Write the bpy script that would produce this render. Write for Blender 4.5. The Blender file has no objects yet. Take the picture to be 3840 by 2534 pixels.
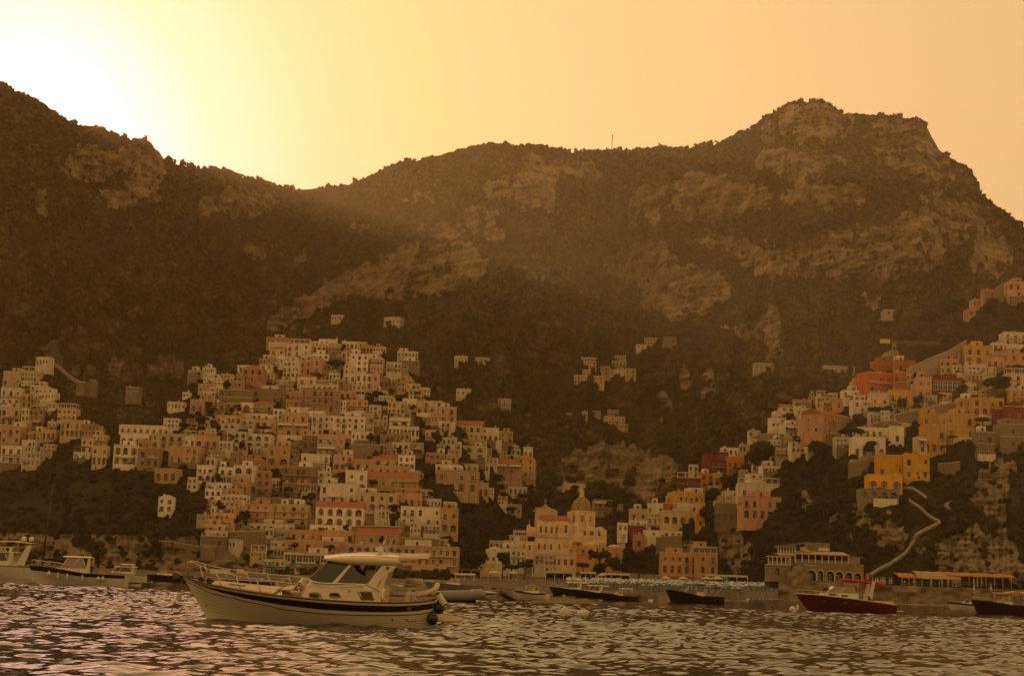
EXPO = 0.19; HAZE = 0.00008; SKYA = 0.80
import bpy, bmesh, math, random
import numpy as np
from mathutils import Vector, Matrix, Euler
random.seed(7); RNG = np.random.default_rng(11)
R = math.radians
S = bpy.context.scene
COL = S.collection
# ------------------------------------------------------------------ camera
F = 6303.0; CX, CY = 1920.0, 1267.0; K = 3840/2376.0
CAMZ = 1.83
PITCH = math.atan((2185-1267)/F); ROLL = R(2.0)
MC = Matrix.Rotation(math.pi/2+PITCH, 3, 'X') @ Matrix.Rotation(ROLL, 3, 'Z')
MCN = np.array(MC)
cd = bpy.data.cameras.new('camera'); cam = bpy.data.objects.new('camera', cd); COL.objects.link(cam)
cam.location = (0, 0, CAMZ); cam.rotation_euler = MC.to_euler()
cd.sensor_width = 36; cd.lens = F/3840*36; cd.clip_start = 0.5; cd.clip_end = 9000
S.camera = cam

def ray(px, py):
    """direction (per metre of depth along Y) of the native pixel px, py"""
    px = np.asarray(px, float); py = np.asarray(py, float)
    v = np.stack([(px-CX)/F, -(py-CY)/F, -np.ones_like(px+py)*1.0], -1) if px.shape == py.shape else None
    d = v @ MCN.T
    return d/d[..., 1:2]
def P(px, py, Y):
    d = ray(np.asarray(px, float), np.asarray(py, float))
    return d*np.asarray(Y)[..., None] + np.array([0, 0, CAMZ])
def pt(px, py, Y):
    return Vector(P(np.array([px]), np.array([py]), np.array([Y]))[0])
def wat(px, Y):
    """the point of the water at depth Y in the column px"""
    p = pt(px, 2240, Y); return Vector((p.x, p.y, 0))
def watp(px, py):
    d = ray(np.array([px]), np.array([py]))[0]
    Y = CAMZ/-d[2]; return Vector((d[0]*Y, Y, 0))
def ppm(Y): return F/Y
# ------------------------------------------------------------------ noise
def _h(ix, iy, s):
    n = (ix*374761393 + iy*668265263 + s*1274126177) & 0xffffffff
    n = ((n ^ (n >> 13))*1274126177) & 0xffffffff
    return ((n ^ (n >> 16)) & 0xffff)/65535.0
def vnoise(x, y, s=0):
    x = np.asarray(x, float); y = np.asarray(y, float)
    ix = np.floor(x).astype(np.int64); iy = np.floor(y).astype(np.int64)
    fx = x-ix; fy = y-iy; fx = fx*fx*(3-2*fx); fy = fy*fy*(3-2*fy)
    a = _h(ix, iy, s); b = _h(ix+1, iy, s); c = _h(ix, iy+1, s); d = _h(ix+1, iy+1, s)
    return ((a*(1-fx)+b*fx)*(1-fy)+(c*(1-fx)+d*fx)*fy)*2-1
def fbm(x, y, s=0, o=4, g=0.5):
    t = 0; a = 1; f = 1
    for k in range(o):
        t = t+a*vnoise(x*f+k*17.3, y*f-k*9.1, s+k); a *= g; f *= 2.03
    return t
# ------------------------------------------------------------------ materials
MATS = {}
class NT:
    def __init__(s, name):
        s.m = bpy.data.materials.new(name); s.m.use_nodes = True; s.t = s.m.node_tree
        s.b = s.t.nodes['Principled BSDF']; s.o = s.t.nodes['Material Output']
    def n(s, typ, **kw):
        x = s.t.nodes.new(typ)
        for k, v in kw.items():
            if k.startswith('i_'):
                kk = k[2:]; x.inputs[int(kk) if kk.isdigit() else kk].default_value = v
            else: setattr(x, k, v)
        return x
    def l(s, a, b): s.t.links.new(a, b)
def mat(name, col, rough=0.6, var=0.0, scale=0.6, metal=0.0, bump=0.0, spec=0.5, rnd=0.0, stain=None, coat=0.0, trans=0.0, bscale=None, streak=False):
    """plain procedural surface: colour broken up by two noises, optional bump"""
    if name in MATS: return MATS[name]
    w = NT(name); b = w.b
    b.inputs['Roughness'].default_value = rough; b.inputs['Metallic'].default_value = metal
    b.inputs['Specular IOR Level'].default_value = spec
    b.inputs['Coat Weight'].default_value = coat
    b.inputs['Transmission Weight'].default_value = trans
    tc = w.n('ShaderNodeTexCoord')
    nz = w.n('ShaderNodeTexNoise', i_Scale=scale, i_Detail=6.0, i_Roughness=0.6)
    geo = w.n('ShaderNodeNewGeometry'); 
    if streak:
        mp = w.n('ShaderNodeMapping'); mp.inputs['Scale'].default_value = (1, 1, .22); w.l(geo.outputs['Position'], mp.inputs[0]); w.l(mp.outputs[0], nz.inputs['Vector'])
    else: w.l(geo.outputs['Position'], nz.inputs['Vector'])
    c = Vector(col)
    mx = w.n('ShaderNodeMix', data_type='RGBA')
    d = Vector(stain) if stain else c*(1-var)
    mx.inputs[6].default_value = (*c, 1); mx.inputs[7].default_value = (*d, 1)
    mr = w.n('ShaderNodeMapRange'); mr.inputs[1].default_value = 0.42; mr.inputs[2].default_value = 0.72; mr.inputs[4].default_value = 1.0 if not stain else 0.75
    w.l(nz.outputs['Fac'], mr.inputs[0]); w.l(mr.outputs[0], mx.inputs[0])
    out = mx.outputs[2]
    if rnd:
        oi = w.n('ShaderNodeObjectInfo'); m2 = w.n('ShaderNodeMapRange')
        m2.inputs[3].default_value = 1-rnd; m2.inputs[4].default_value = 1+rnd
        w.l(oi.outputs['Random'], m2.inputs[0])
        mm = w.n('ShaderNodeVectorMath', operation='SCALE'); w.l(out, mm.inputs[0]); w.l(m2.outputs[0], mm.inputs['Scale']); out = mm.outputs[0]
    w.l(out, b.inputs['Base Color'])
    if bump:
        n2 = w.n('ShaderNodeTexNoise', i_Scale=bscale or scale*6, i_Detail=5.0); w.l(geo.outputs['Position'], n2.inputs['Vector'])
        bp = w.n('ShaderNodeBump', i_Strength=bump, i_Distance=0.15); w.l(n2.outputs['Fac'], bp.inputs['Height']); w.l(bp.outputs[0], b.inputs['Normal'])
    MATS[name] = w.m; return w.m
# ------------------------------------------------------------------ object helpers
def tag(o, label=None, cat=None, group=None, kind=None):
    if label: o['label'] = label
    if cat: o['category'] = cat
    if group: o['group'] = group
    if kind or cat: o['kind'] = kind or 'thing'
    return o
def empty(name, loc=(0, 0, 0), rz=0.0, rx=0.0, ry=0.0):
    o = bpy.data.objects.new(name, None); COL.objects.link(o); o.location = loc; o.rotation_euler = (rx, ry, rz)
    o.empty_display_size = 0.3; return o
def mesh_np(name, V, Q, mats=(), smooth=False, mi=None, tri=False):
    """mesh from numpy vertices and quads (or triangles)"""
    me = bpy.data.meshes.new(name); n = len(V); k = 3 if tri else 4; f = len(Q)
    me.vertices.add(n); me.vertices.foreach_set('co', np.asarray(V, np.float32).ravel())
    me.loops.add(f*k); me.loops.foreach_set('vertex_index', np.asarray(Q, np.int32).ravel())
    me.polygons.add(f); me.polygons.foreach_set('loop_start', np.arange(0, f*k, k, dtype=np.int32))
    if mi is not None: me.polygons.foreach_set('material_index', np.asarray(mi, np.int32))
    me.polygons.foreach_set('use_smooth', np.full(f, smooth, bool))
    for m in mats: me.materials.append(m)
    me.update(calc_edges=True); return me
def link(name, me, parent=None, loc=None):
    o = bpy.data.objects.new(name, me); COL.objects.link(o)
    if parent: o.parent = parent
    if loc is not None: o.location = loc
    return o
class MB:
    """collects shapes into one mesh"""
    def __init__(s): s.v = []; s.f = []; s.m = []; s.sm = []
    def add(s, vs, fs, m=0, smooth=False):
        o = len(s.v); s.v += [tuple(v) for v in vs]; s.f += [tuple(i+o for i in f) for f in fs]; s.m += [m]*len(fs); s.sm += [smooth]*len(fs); return s
    def box(s, x0, y0, z0, x1, y1, z1, m=0):
        v = [(x0, y0, z0), (x1, y0, z0), (x1, y1, z0), (x0, y1, z0), (x0, y0, z1), (x1, y0, z1), (x1, y1, z1), (x0, y1, z1)]
        return s.add(v, [(0, 3, 2, 1), (4, 5, 6, 7), (0, 1, 5, 4), (1, 2, 6, 5), (2, 3, 7, 6), (3, 0, 4, 7)], m)
    def cbox(s, c, d, m=0, rot=None):
        c = Vector(c); M = rot or Matrix.Identity(3); vs = []
        for z in (-1, 1):
            for x, y in ((-1, -1), (1, -1), (1, 1), (-1, 1)):
                vs.append(c+M@Vector((x*d[0]/2, y*d[1]/2, z*d[2]/2)))
        return s.add(vs, [(0, 3, 2, 1), (4, 5, 6, 7), (0, 1, 5, 4), (1, 2, 6, 5), (2, 3, 7, 6), (3, 0, 4, 7)], m)
    def tube(s, pts, r, m=0, n=6, cap=True, closed=False):
        pts = [Vector(p) for p in pts]; rs = r if hasattr(r, '__len__') else [r]*len(pts); vs = []; N = len(pts)
        up = Vector((0, 0, 1)); 
        for i, p in enumerate(pts):
            a = pts[max(i-1, 0)]; b = pts[min(i+1, N-1)]; t = (b-a)
            if t.length < 1e-9: t = Vector((0, 0, 1))
            t.normalize(); u = t.cross(up)
            if u.length < 0.05: u = t.cross(Vector((1, 0, 0)))
            u.normalize(); w = t.cross(u)
            for k in range(n):
                an = 2*math.pi*k/n; vs.append(p+(u*math.cos(an)+w*math.sin(an))*rs[i])
        fs = [(i*n+k, i*n+(k+1) % n, (i+1)*n+(k+1) % n, (i+1)*n+k) for i in range(N-1) for k in range(n)]
        s.add(vs, fs, m, n > 4)
        if cap and n > 2:
            o = len(s.v)-len(vs); s.f += [tuple(o+k for k in range(n))[::-1], tuple(o+(N-1)*n+k for k in range(n))]; s.m += [m]*2; s.sm += [False]*2
        return s
    def lathe(s, prof, c=(0, 0, 0), n=12, m=0, smooth=True, a0=0.0, a1=2*math.pi):
        """profile (r, z) turned about z"""
        full = abs(a1-a0-2*math.pi) < 1e-6; cnt = n if full else n+1; vs = []
        for r, z in prof:
            for k in range(cnt):
                a = a0+(a1-a0)*k/n; vs.append((c[0]+r*math.cos(a), c[1]+r*math.sin(a), c[2]+z))
        fs = []
        for i in range(len(prof)-1):
            for k in range(n):
                k2 = (k+1) % cnt if full else k+1
                fs.append((i*cnt+k, i*cnt+k2, (i+1)*cnt+k2, (i+1)*cnt+k))
        return s.add(vs, fs, m, smooth)
    def loft(s, secs, m=0, smooth=True, close=False, caps=False, mf=None):
        """sections: equal-length point lists; mf(i, k) may give a material index"""
        n = len(secs[0]); o = len(s.v)
        for q in secs: s.v += [tuple(p) for p in q]
        for i in range(len(secs)-1):
            for k in range(n if close else n-1):
                s.f.append((o+i*n+k, o+i*n+(k+1) % n, o+(i+1)*n+(k+1) % n, o+(i+1)*n+k)); s.m.append(mf(i, k) if mf else m); s.sm.append(smooth)
        if caps:
            s.f += [tuple(o+k for k in range(n))[::-1], tuple(o+(len(secs)-1)*n+k for k in range(n))]; s.m += [m]*2; s.sm += [False]*2
        return s
    def prism(s, poly, a, b, m=0, axis='y'):
        """polygon in the plane across AXIS, pushed from a to b"""
        n = len(poly)
        def q(p, t): return (p[0], t, p[1]) if axis == 'y' else (t, p[0], p[1]) if axis == 'x' else (p[0], p[1], t)
        vs = [q(p, a) for p in poly]+[q(p, b) for p in poly]
        fs = [tuple(range(n)), tuple(range(2*n-1, n-1, -1))]+[(i, i+n, (i+1) % n+n, (i+1) % n) for i in range(n)]
        return s.add(vs, fs, m)
    def mesh(s, name, mats):
        me = bpy.data.meshes.new(name); me.from_pydata([tuple(v) for v in s.v], [], s.f)
        for x in (mats if isinstance(mats, (list, tuple)) else [mats]): me.materials.append(x)
        me.polygons.foreach_set('material_index', s.m); me.polygons.foreach_set('use_smooth', s.sm); me.update()
        bm = bmesh.new(); bm.from_mesh(me); bmesh.ops.recalc_face_normals(bm, faces=bm.faces); bm.to_mesh(me); bm.free()
        return me
    def build(s, name, mats, parent=None, loc=None): return link(name, s.mesh(name, mats), parent, loc)
def copy_tree(o, parent=None):
    c = o.copy(); COL.objects.link(c)
    if parent: c.parent = parent
    for ch in list(o.children): copy_tree(ch, c)
    return c
# ------------------------------------------------------------------ sky, sun, view
SUNPX = (70*K, 226*K)
sd = Vector(ray(np.array([SUNPX[0]]), np.array([SUNPX[1]]))[0]).normalized()
EL = math.asin(sd.z); AZ = math.atan2(sd.x, sd.y)
W = bpy.data.worlds.new('World'); S.world = W; W.use_nodes = True
nt = W.node_tree; bg = nt.nodes['Background']
sk = nt.nodes.new('ShaderNodeTexSky'); sk.sky_type = 'NISHITA'; sk.sun_disc = False
sk.sun_elevation = EL; sk.sun_rotation = AZ; sk.dust_density = 6.0; sk.air_density = 1.3; sk.ozone_density = 1.0
bw = nt.nodes.new('ShaderNodeRGBToBW'); nt.links.new(sk.outputs[0], bw.inputs[0])
def mth(op, a, b=None):
    x = nt.nodes.new('ShaderNodeMath'); x.operation = op
    for i, v in enumerate((a, b)):
        if v is None: continue
        if isinstance(v, (int, float)): x.inputs[i].default_value = v
        else: nt.links.new(v, x.inputs[i])
    return x.outputs[0]
# thick evening haze evens the clear-air sky out: its brightness is compressed and warmed, less so round the sun
L_ = mth('MULTIPLY', bw.outputs[0], 0.1)
L2 = mth('ADD', mth('MULTIPLY', mth('POWER', L_, 0.21), SKYA*10), mth('MULTIPLY', mth('POWER', mth('MAXIMUM', mth('SUBTRACT', L_, 1.6), 0.0), 1.75), 0.55))
rp_ = nt.nodes.new('ShaderNodeValToRGB'); nt.links.new(mth('MULTIPLY', L_, 0.1), rp_.inputs[0]); e_ = rp_.color_ramp.elements
e_[0].position = 0.0; e_[0].color = (1, .58, .215, 1); e_[1].position = 0.84; e_[1].color = (1, .75, .72, 1)
for q_, c_ in ((.035, (1, .59, .23)), (.08, (1, .635, .285)), (.21, (1, .64, .285)), (.33, (1, .59, .255)), (.46, (1, .53, .265)), (.60, (1, .505, .325)), (.70, (1, .60, .47))): k_ = e_.new(q_); k_.color = (*c_, 1)
tn = rp_
sc_ = nt.nodes.new('ShaderNodeVectorMath'); sc_.operation = 'SCALE'; nt.links.new(tn.outputs[0], sc_.inputs[0]); nt.links.new(L2, sc_.inputs['Scale']); nt.links.new(sc_.outputs[0], bg.inputs[0])
bg.inputs[1].default_value = 0.10
sl = bpy.data.lights.new('sun', 'SUN'); sl.energy = 2.0; sl.angle = R(0.5); sl.color = (1.0, 0.72, 0.40)
so = bpy.data.objects.new('sun', sl); COL.objects.link(so); so.rotation_euler = sd.to_track_quat('Z', 'Y').to_euler()
so.location = sd*1000
S.view_settings.view_transform = 'Standard'; S.view_settings.look = 'None'; S.view_settings.exposure = EXPO
S.view_settings.gamma = 1.0
S.render.engine = 'CYCLES'
cy = S.cycles; cy.use_denoising = True; cy.denoiser = 'OPENIMAGEDENOISE'
cy.max_bounces = 6; cy.diffuse_bounces = 3; cy.glossy_bounces = 3; cy.transmission_bounces = 4; cy.volume_bounces = 1; cy.transparent_max_bounces = 8
cy.caustics_reflective = True; cy.caustics_refractive = False; cy.sample_clamp_indirect = 6.0
# ------------------------------------------------------------------ terrain shapes, in photo columns and rows of the 2376-wide view
def crv(pts):
    a = np.array(pts, float); return lambda x: np.interp(x, a[:, 0], a[:, 1])
SKY = crv([(-300, 60), (-120, 130), (0, 190), (48, 213), (75, 228), (130, 265), (185, 293), (240, 297), (300, 325), (345, 327), (372, 355), (380, 368), (415, 376), (440, 384), (500, 390), (560, 407), (620, 425), (680, 436), (750, 438), (770, 430), (800, 428), (830, 420), (870, 405), (905, 386), (960, 370), (1020, 362), (1050, 350), (1090, 340), (1140, 335), (1200, 338), (1250, 336), (1280, 345), (1320, 349), (1400, 350), (1450, 346), (1500, 346), (1560, 345), (1600, 342), (1640, 335), (1680, 324), (1720, 305), (1755, 290), (1790, 264), (1830, 242), (1865, 232), (1900, 232), (1925, 242), (1945, 259), (2000, 265), (2060, 271), (2130, 274), (2150, 286), (2163, 312), (2180, 347), (2210, 367), (2240, 387), (2265, 417), (2275, 447), (2300, 467), (2328, 487), (2376, 530), (2700, 700)])
TOPB = crv([(-300, 800), (0, 838), (48, 850), (100, 880), (130, 930), (180, 965), (240, 1005), (270, 990), (340, 972), (380, 950), (430, 915), (460, 885), (520, 868), (600, 852), (650, 812), (700, 795), (800, 795), (860, 808), (900, 828), (960, 868), (1000, 905), (1050, 955), (1060, 988), (1150, 1008), (1200, 1046), (1240, 1075), (1250, 1110), (1265, 1190), (1300, 1245), (1340, 1300), (1400, 1340)])
TOPC = crv([(1350, 1365), (1390, 1340), (1420, 1280), (1450, 1225), (1480, 1198), (1560, 1140), (1620, 1085), (1680, 1045), (1740, 1020), (1790, 975), (1840, 945), (1900, 925), (1960, 905), (2010, 870), (2040, 830), (2060, 812), (2130, 800), (2160, 785), (2200, 765), (2250, 735), (2290, 700), (2328, 670), (2376, 640), (2700, 560)])
D1A = crv([(-300, 1750), (48, 1750), (370, 1800), (700, 2250), (1150, 1850), (1450, 2000), (1850, 1750), (2328, 1600), (2700, 1500)])
D0A = crv([(-300, 1080), (250, 1080), (900, 1020), (1400, 900), (1800, 860), (2376, 900), (2700, 900)])
def blobs(x, y, L):
    t = np.zeros_like(x+y)
    for (cx, cy_, rx, ry, a) in L: t = np.maximum(t, a*np.clip(1.5-1.5*np.sqrt(((x-cx)/rx)**2+((y-cy_)/ry)**2), 0, 1))
    return t
def poly_in(x, y, p):
    c = np.zeros(x.shape, bool); n = len(p)
    for i in range(n):
        (x1, y1), (x2, y2) = p[i], p[(i+1) % n]
        if y1 == y2: continue
        k = ((y1 > y) != (y2 > y)) & (x < (x2-x1)*(y-y1)/(y2-y1)+x1); c ^= k
    return c
RB = [(330, 385, 62, 75, 1), (210, 375, 80, 50, .9), (300, 455, 90, 26, .8), (560, 468, 105, 36, .85), (100, 470, 25, 45, .6), (480, 600, 26, 26, .6), (600, 580, 40, 26, .7), (310, 725, 26, 16, .9), (120, 820, 40, 45, .6), (390, 850, 42, 40, .9), (270, 850, 30, 40, .6), (200, 860, 34, 28, .6), (1110, 510, 70, 36, .8), (1010, 535, 80, 26, .75), (1140, 545, 42, 22, .7), (1230, 640, 42, 26, .75), (980, 455, 40, 20, .6), (1350, 390, 70, 36, .55), (1880, 285, 120, 75, 1), (1730, 265, 30, 14, .3),
      (2080, 330, 120, 70, .85), (2170, 400, 60, 80, .7), (1860, 375, 120, 50, .95), (1640, 455, 190, 62, .95), (1900, 455, 150, 42, .9), (2130, 360, 50, 60, .8), (2230, 520, 90, 75, .95), (2300, 590, 60, 60, .9), (1500, 500, 60, 30, .7), (1795, 775, 26, 80, .95), (1735, 765, 60, 26, .85), (1590, 880, 22, 40, .6), (1650, 890, 16, 60, .5), (1545, 940, 16, 40, .5), (1500, 700, 30, 26, .3), (730, 760, 60, 12, .4), (2030, 700, 30, 30, .5), (2060, 640, 40, 16, .5), (1420, 1080, 150, 60, .8), (1510, 1105, 80, 70, .85), (700, 590, 24, 20, .5), (850, 520, 40, 16, .4), (1960, 810, 60, 18, .35)]
RP = [[(600, 762), (640, 722), (760, 652), (870, 600), (960, 562), (1090, 560), (1130, 600), (1120, 640), (1060, 672), (960, 690), (870, 697), (830, 682), (760, 715), (640, 772)],
      [(1232, 352), (1295, 380), (1290, 492), (1240, 492), (1130, 455), (1120, 430), (1205, 402)], [(1398, 642), (1408, 600), (1470, 560), (1562, 560), (1566, 600), (1480, 642)],
      [(1470, 650), (1530, 612), (1620, 612), (1690, 650), (1690, 690), (1640, 725), (1560, 742), (1500, 690)],
      [(1600, 562), (1640, 540), (1760, 562), (1900, 530), (2050, 520), (2150, 482), (2200, 520), (2185, 600), (2160, 632), (2000, 640), (1850, 656), (1770, 648), (1690, 592)]]
VEG = [(1830, 500, 110, 20, 1), (1960, 560, 30, 14, .4), (1700, 520, 90, 22, 1), (2020, 380, 50, 60, .9), (2080, 440, 90, 45, .9), (1880, 335, 110, 12, .9), (1940, 400, 30, 40, .7), (1560, 500, 40, 60, .7)]
def rockA(x, y):
    n = fbm(x/34, y/34, 5, 4); n2 = fbm(x/16, y/26, 19, 3)
    xx = x+n*13; yy = y+n2*10
    t = blobs(xx, yy, [(a, b, c*1.15, d*1.2, min(1.1, e*1.25)) for a, b, c, d, e in RB])
    for p in RP: t = np.maximum(t, poly_in(xx, yy, p)*1.0)
    t = t-blobs(xx, yy, VEG)*0.9
    t = t-np.clip(n2-0.25, 0, 1)*0.9+n*0.22
    return np.clip((t-0.30)*4.5, 0, 1)
def depA(x, y):
    """depth of the mountain face behind column x, row y"""
    top = SKY(x); s = np.clip((1360-y)/(1360-top), 0, 1)
    d = D0A(x)+(D1A(x)-D0A(x))*(s**0.95)
    d = d+70*s*fbm(x/260+3, y/330, 31, 2)*np.clip((1-s)*4, 0.15, 1)+16*fbm(x/70, y/75, 37, 3)+5*fbm(x/17, y/17, 41, 2)
    rk = rockA(x, y); lay = (y+.22*x+14*fbm(x/60, y/60, 43, 2))/13.0; saw = lay-np.floor(lay)
    d = d+rk*(9*(saw-.5)+5*fbm(x/6, y/45, 47, 3)+4*fbm(x/14, y/12, 49, 2))
    rd = 1-np.abs(vnoise((x+.35*y)/75, y/420, 53)); d = d-62*(rd**2-.4)*np.clip(s*4-.3, 0, 1)*np.clip((1-s)*6, 0, 1)*(1-.5*rk)
    # gullies: the valley left of the middle and the one right of the crag
    d = d+150*np.exp(-((x-(1400+0.16*(y-400)))/75)**2)*np.clip(s*3-.6, 0, 1)*np.clip((1-s)*5, 0, 1)+120*np.exp(-((x-(520-0.3*(y-700)))/130)**2)*np.clip((1-s)*3, 0, 1)*np.clip(s*3, 0, 1)
    return d
def rockB(x, y):
    n = fbm(x/22, y/30, 61, 4)
    tw = poly_in(x+n*10, y+n*8, [(470, 1250), (500, 1110), (400, 1040), (420, 985), (520, 890), (640, 806), (870, 815), (960, 880), (1050, 985), (960, 1050), (980, 1150), (1060, 1200), (1060, 1325), (560, 1335)])*.62
    t = tw*1.0+np.where((x < 640) & (y > 1235+0.02*x), .75, 0.0)+blobs(x, y, [(110, 935, 26, 60, .9), (150, 900, 14, 40, .7), (420, 1210, 60, 18, .3), (560, 1285, 60, 40, .5), (80, 1130, 60, 10, .4)])
    return np.clip((t+n*0.35-0.42)*4, 0, 1)
def depB(x, y):
    d = 655+(1322-y)*0.60+np.clip((300-x)/300, 0, 1)*40+np.clip((x-1040)/150, 0, 1)*120
    d = d-np.clip((x-620)/200, 0, 1)*0-np.where(y > 1235, (1322-np.maximum(y, 1235))*0.60*0.7*np.clip((620-x)/100, 0, 1), 0)
    d = d-np.where(y <= 1235, 87*0.42*np.clip((620-x)/100, 0, 1), 0)
    return d+3.0*fbm(x/60, y/50, 71, 3)+1.2*fbm(x/15, y/15, 77, 2)
def rockC(x, y):
    n = fbm(x/24, y/40, 81, 4); n2 = fbm(x/60, y/60, 83, 2)
    t = blobs(x, y, [(1710, 1260, 70, 110, .95), (1690, 1210, 60, 70, .8), (1600, 1265, 60, 30, .4), (2240, 1270, 150, 120, 1), (2310, 1150, 70, 120, .95), (2120, 1250, 120, 60, .75), (1950, 1190, 120, 60, .55), (2010, 1230, 90, 60, .6), (1860, 1180, 50, 60, .8), (2200, 1180, 60, 30, .5), (2310, 800, 40, 60, .5), (2060, 830, 45, 40, .75), (1900, 1310, 500, 14, .2), (2330, 1330, 140, 60, 1)])
    t = t-blobs(x, y, [(1790, 1270, 60, 60, 1), (2180, 1225, 70, 26, 1), (2160, 1120, 60, 30, .7), (1850, 1230, 60, 80, .45)])
    return np.clip((t+n*0.45+n2*.12-0.40)*3.2, 0, 1)
def depC(x, y):
    b = np.interp(x, [1350, 1500, 1700, 1800, 2000, 2376, 2700], [735, 720, 690, 640, 575, 545, 520])
    base = np.interp(x, [1350, 1700, 1900, 2376], [1340, 1352, 1372, 1392])
    k = np.interp(y, [600, 1100, 1160, 1300, 1345, 1400], [330, 120, 85, 30, 8, 0])
    d = b+k
    rk = rockC(x, y); return d+3.5*fbm(x/55, y/60, 91, 3)+1.6*fbm(x/14, y/18, 97, 3)+rk*(2.6*fbm(x/5, y/34, 93, 3)+1.6*fbm(x/8, y/6, 95, 2))
def sheet(name, x0, x1, dx, rows, top, bot, dep, rock, back, mats, jit=0.0, seed=0):
    xs = np.arange(x0, x1+dx, dx); n = len(xs); t = top(xs)+jit*fbm(xs/9, xs*0, seed+3, 4)+jit*1.3*fbm(xs/31, xs*0+5, seed+5, 2)
    b = bot(xs); s = np.linspace(0, 1, rows)
    X = np.repeat(xs[None], rows, 0); Y = b[None]+(t-b)[None]*s[:, None]
    D = dep(X, Y); V = P(X*K, Y*K, D); rk = rock(X, Y)
    ex = []; er = []
    for q in back:                       # the far side of the crest
        v = V[-1].copy(); v *= 1.0; v[:, 1] += q[0]; v[:, 0] *= (v[:, 1]/(v[:, 1]-q[0])); v[:, 2] = np.maximum(v[:, 2]*(1-q[1]), -5)
        v[:, 2] += 6*fbm(xs/20, xs*0+q[0], seed, 3)*(q[1] > 0.02); ex.append(v); er.append(rk[-1])
    V = np.concatenate([V, np.stack(ex)]); rk = np.concatenate([rk, np.stack(er)]); m = len(V)
    i = np.arange((m-1)*n).reshape(m-1, n)[:, :-1].ravel(); Q = np.stack([i, i+1, i+n+1, i+n], -1)
    me = mesh_np(name, V.reshape(-1, 3), Q, mats, True)
    a = me.attributes.new('rock', 'FLOAT', 'POINT'); a.data.foreach_set('value', rk.ravel().astype(np.float32))
    o = link(name, me); tag(o, kind='structure'); return o
def terrain_mat(name, rockc, rockd, veg, vegd, s):
    w = NT(name); b = w.b; b.inputs['Roughness'].default_value = 0.95; b.inputs['Specular IOR Level'].default_value = 0.15
    g = w.n('ShaderNodeNewGeometry'); at = w.n('ShaderNodeAttribute', attribute_name='rock')
    mp = w.n('ShaderNodeMapping'); mp.inputs['Scale'].default_value = (1.0*s, 0.6*s, 0.22*s); w.l(g.outputs['Position'], mp.inputs[0])
    st = w.n('ShaderNodeTexNoise', i_Scale=1.0, i_Detail=8.0, i_Roughness=0.68); w.l(mp.outputs[0], st.inputs['Vector'])
    mp2 = w.n('ShaderNodeMapping'); mp2.inputs['Scale'].default_value = (.12*s, .2*s, 1.1*s); mp2.inputs['Rotation'].default_value = (0, .25, 0); w.l(g.outputs['Position'], mp2.inputs[0])
    st2 = w.n('ShaderNodeTexNoise', i_Scale=1.0, i_Detail=6.0, i_Roughness=0.6); w.l(mp2.outputs[0], st2.inputs['Vector'])
    ad = w.n('ShaderNodeMath', operation='ADD'); w.l(st.outputs['Fac'], ad.inputs[0]); w.l(st2.outputs['Fac'], ad.inputs[1])
    rp = w.n('ShaderNodeMapRange'); rp.inputs[1].default_value = 0.86; rp.inputs[2].default_value = 1.1; w.l(ad.outputs[0], rp.inputs[0])
    rc = w.n('ShaderNodeMix', data_type='RGBA'); rc.inputs[6].default_value = (*rockd, 1); rc.inputs[7].default_value = (*rockc, 1); w.l(rp.outputs[0], rc.inputs[0])
    vn = w.n('ShaderNodeTexNoise', i_Scale=0.16*s, i_Detail=8.0, i_Roughness=0.7); w.l(g.outputs['Position'], vn.inputs['Vector'])
    vr = w.n('ShaderNodeMapRange'); vr.inputs[1].default_value = 0.38; vr.inputs[2].default_value = 0.66; w.l(vn.outputs['Fac'], vr.inputs[0])
    vc = w.n('ShaderNodeMix', data_type='RGBA'); vc.inputs[6].default_value = (*vegd, 1); vc.inputs[7].default_value = (*veg, 1); w.l(vr.outputs[0], vc.inputs[0])
    fm = w.n('ShaderNodeMath', operation='ADD'); w.l(at.outputs['Fac'], fm.inputs[0])
    fs = w.n('ShaderNodeMapRange'); fs.inputs[3].default_value = -0.45; fs.inputs[4].default_value = 0.3; w.l(st.outputs['Fac'], fs.inputs[0]); w.l(fs.outputs[0], fm.inputs[1])
    f2 = w.n('ShaderNodeMapRange'); f2.inputs[1].default_value = 0.3; f2.inputs[2].default_value = 0.55; w.l(fm.outputs[0], f2.inputs[0])
    mx = w.n('ShaderNodeMix', data_type='RGBA'); w.l(f2.outputs[0], mx.inputs[0]); w.l(vc.outputs[2], mx.inputs[6]); w.l(rc.outputs[2], mx.inputs[7])
    w.l(mx.outputs[2], b.inputs['Base Color'])
    bp = w.n('ShaderNodeBump', i_Strength=1.0, i_Distance=2.2/s*0.5); w.l(ad.outputs[0], bp.inputs['Height']); w.l(bp.outputs[0], b.inputs['Normal'])
    return w.m
MA = terrain_mat('mountain_ground', (.37, .285, .20), (.11, .083, .056), (.042, .032, .012), (.020, .017, .007), 0.10)
MBm = terrain_mat('hill_ground', (.36, .28, .19), (.10, .075, .05), (.045, .034, .013), (.022, .018, .007), 0.35)
BOT = lambda y: (lambda x: x*0+y)
sheet('mountain', -220, 2600, 3.0, 330, SKY, BOT(1372), depA, rockA, [(12, .0), (40, .02), (140, .12), (420, .45), (800, .9)], [MA], 3.0, 1)
def botB(x): return np.interp(x, [-300, 0, 600, 1100, 1400], [1330, 1330, 1346, 1362, 1372])
sheet('town_hill', -220, 1390, 2.5, 230, TOPB, botB, depB, rockB, [(8, .0), (30, .05), (70, .3), (130, .9)], [MBm], 2.0, 2)
def botC(x): return np.interp(x, [1350, 1700, 2000, 2376, 2700], [1368, 1384, 1402, 1416, 1430])
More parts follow.
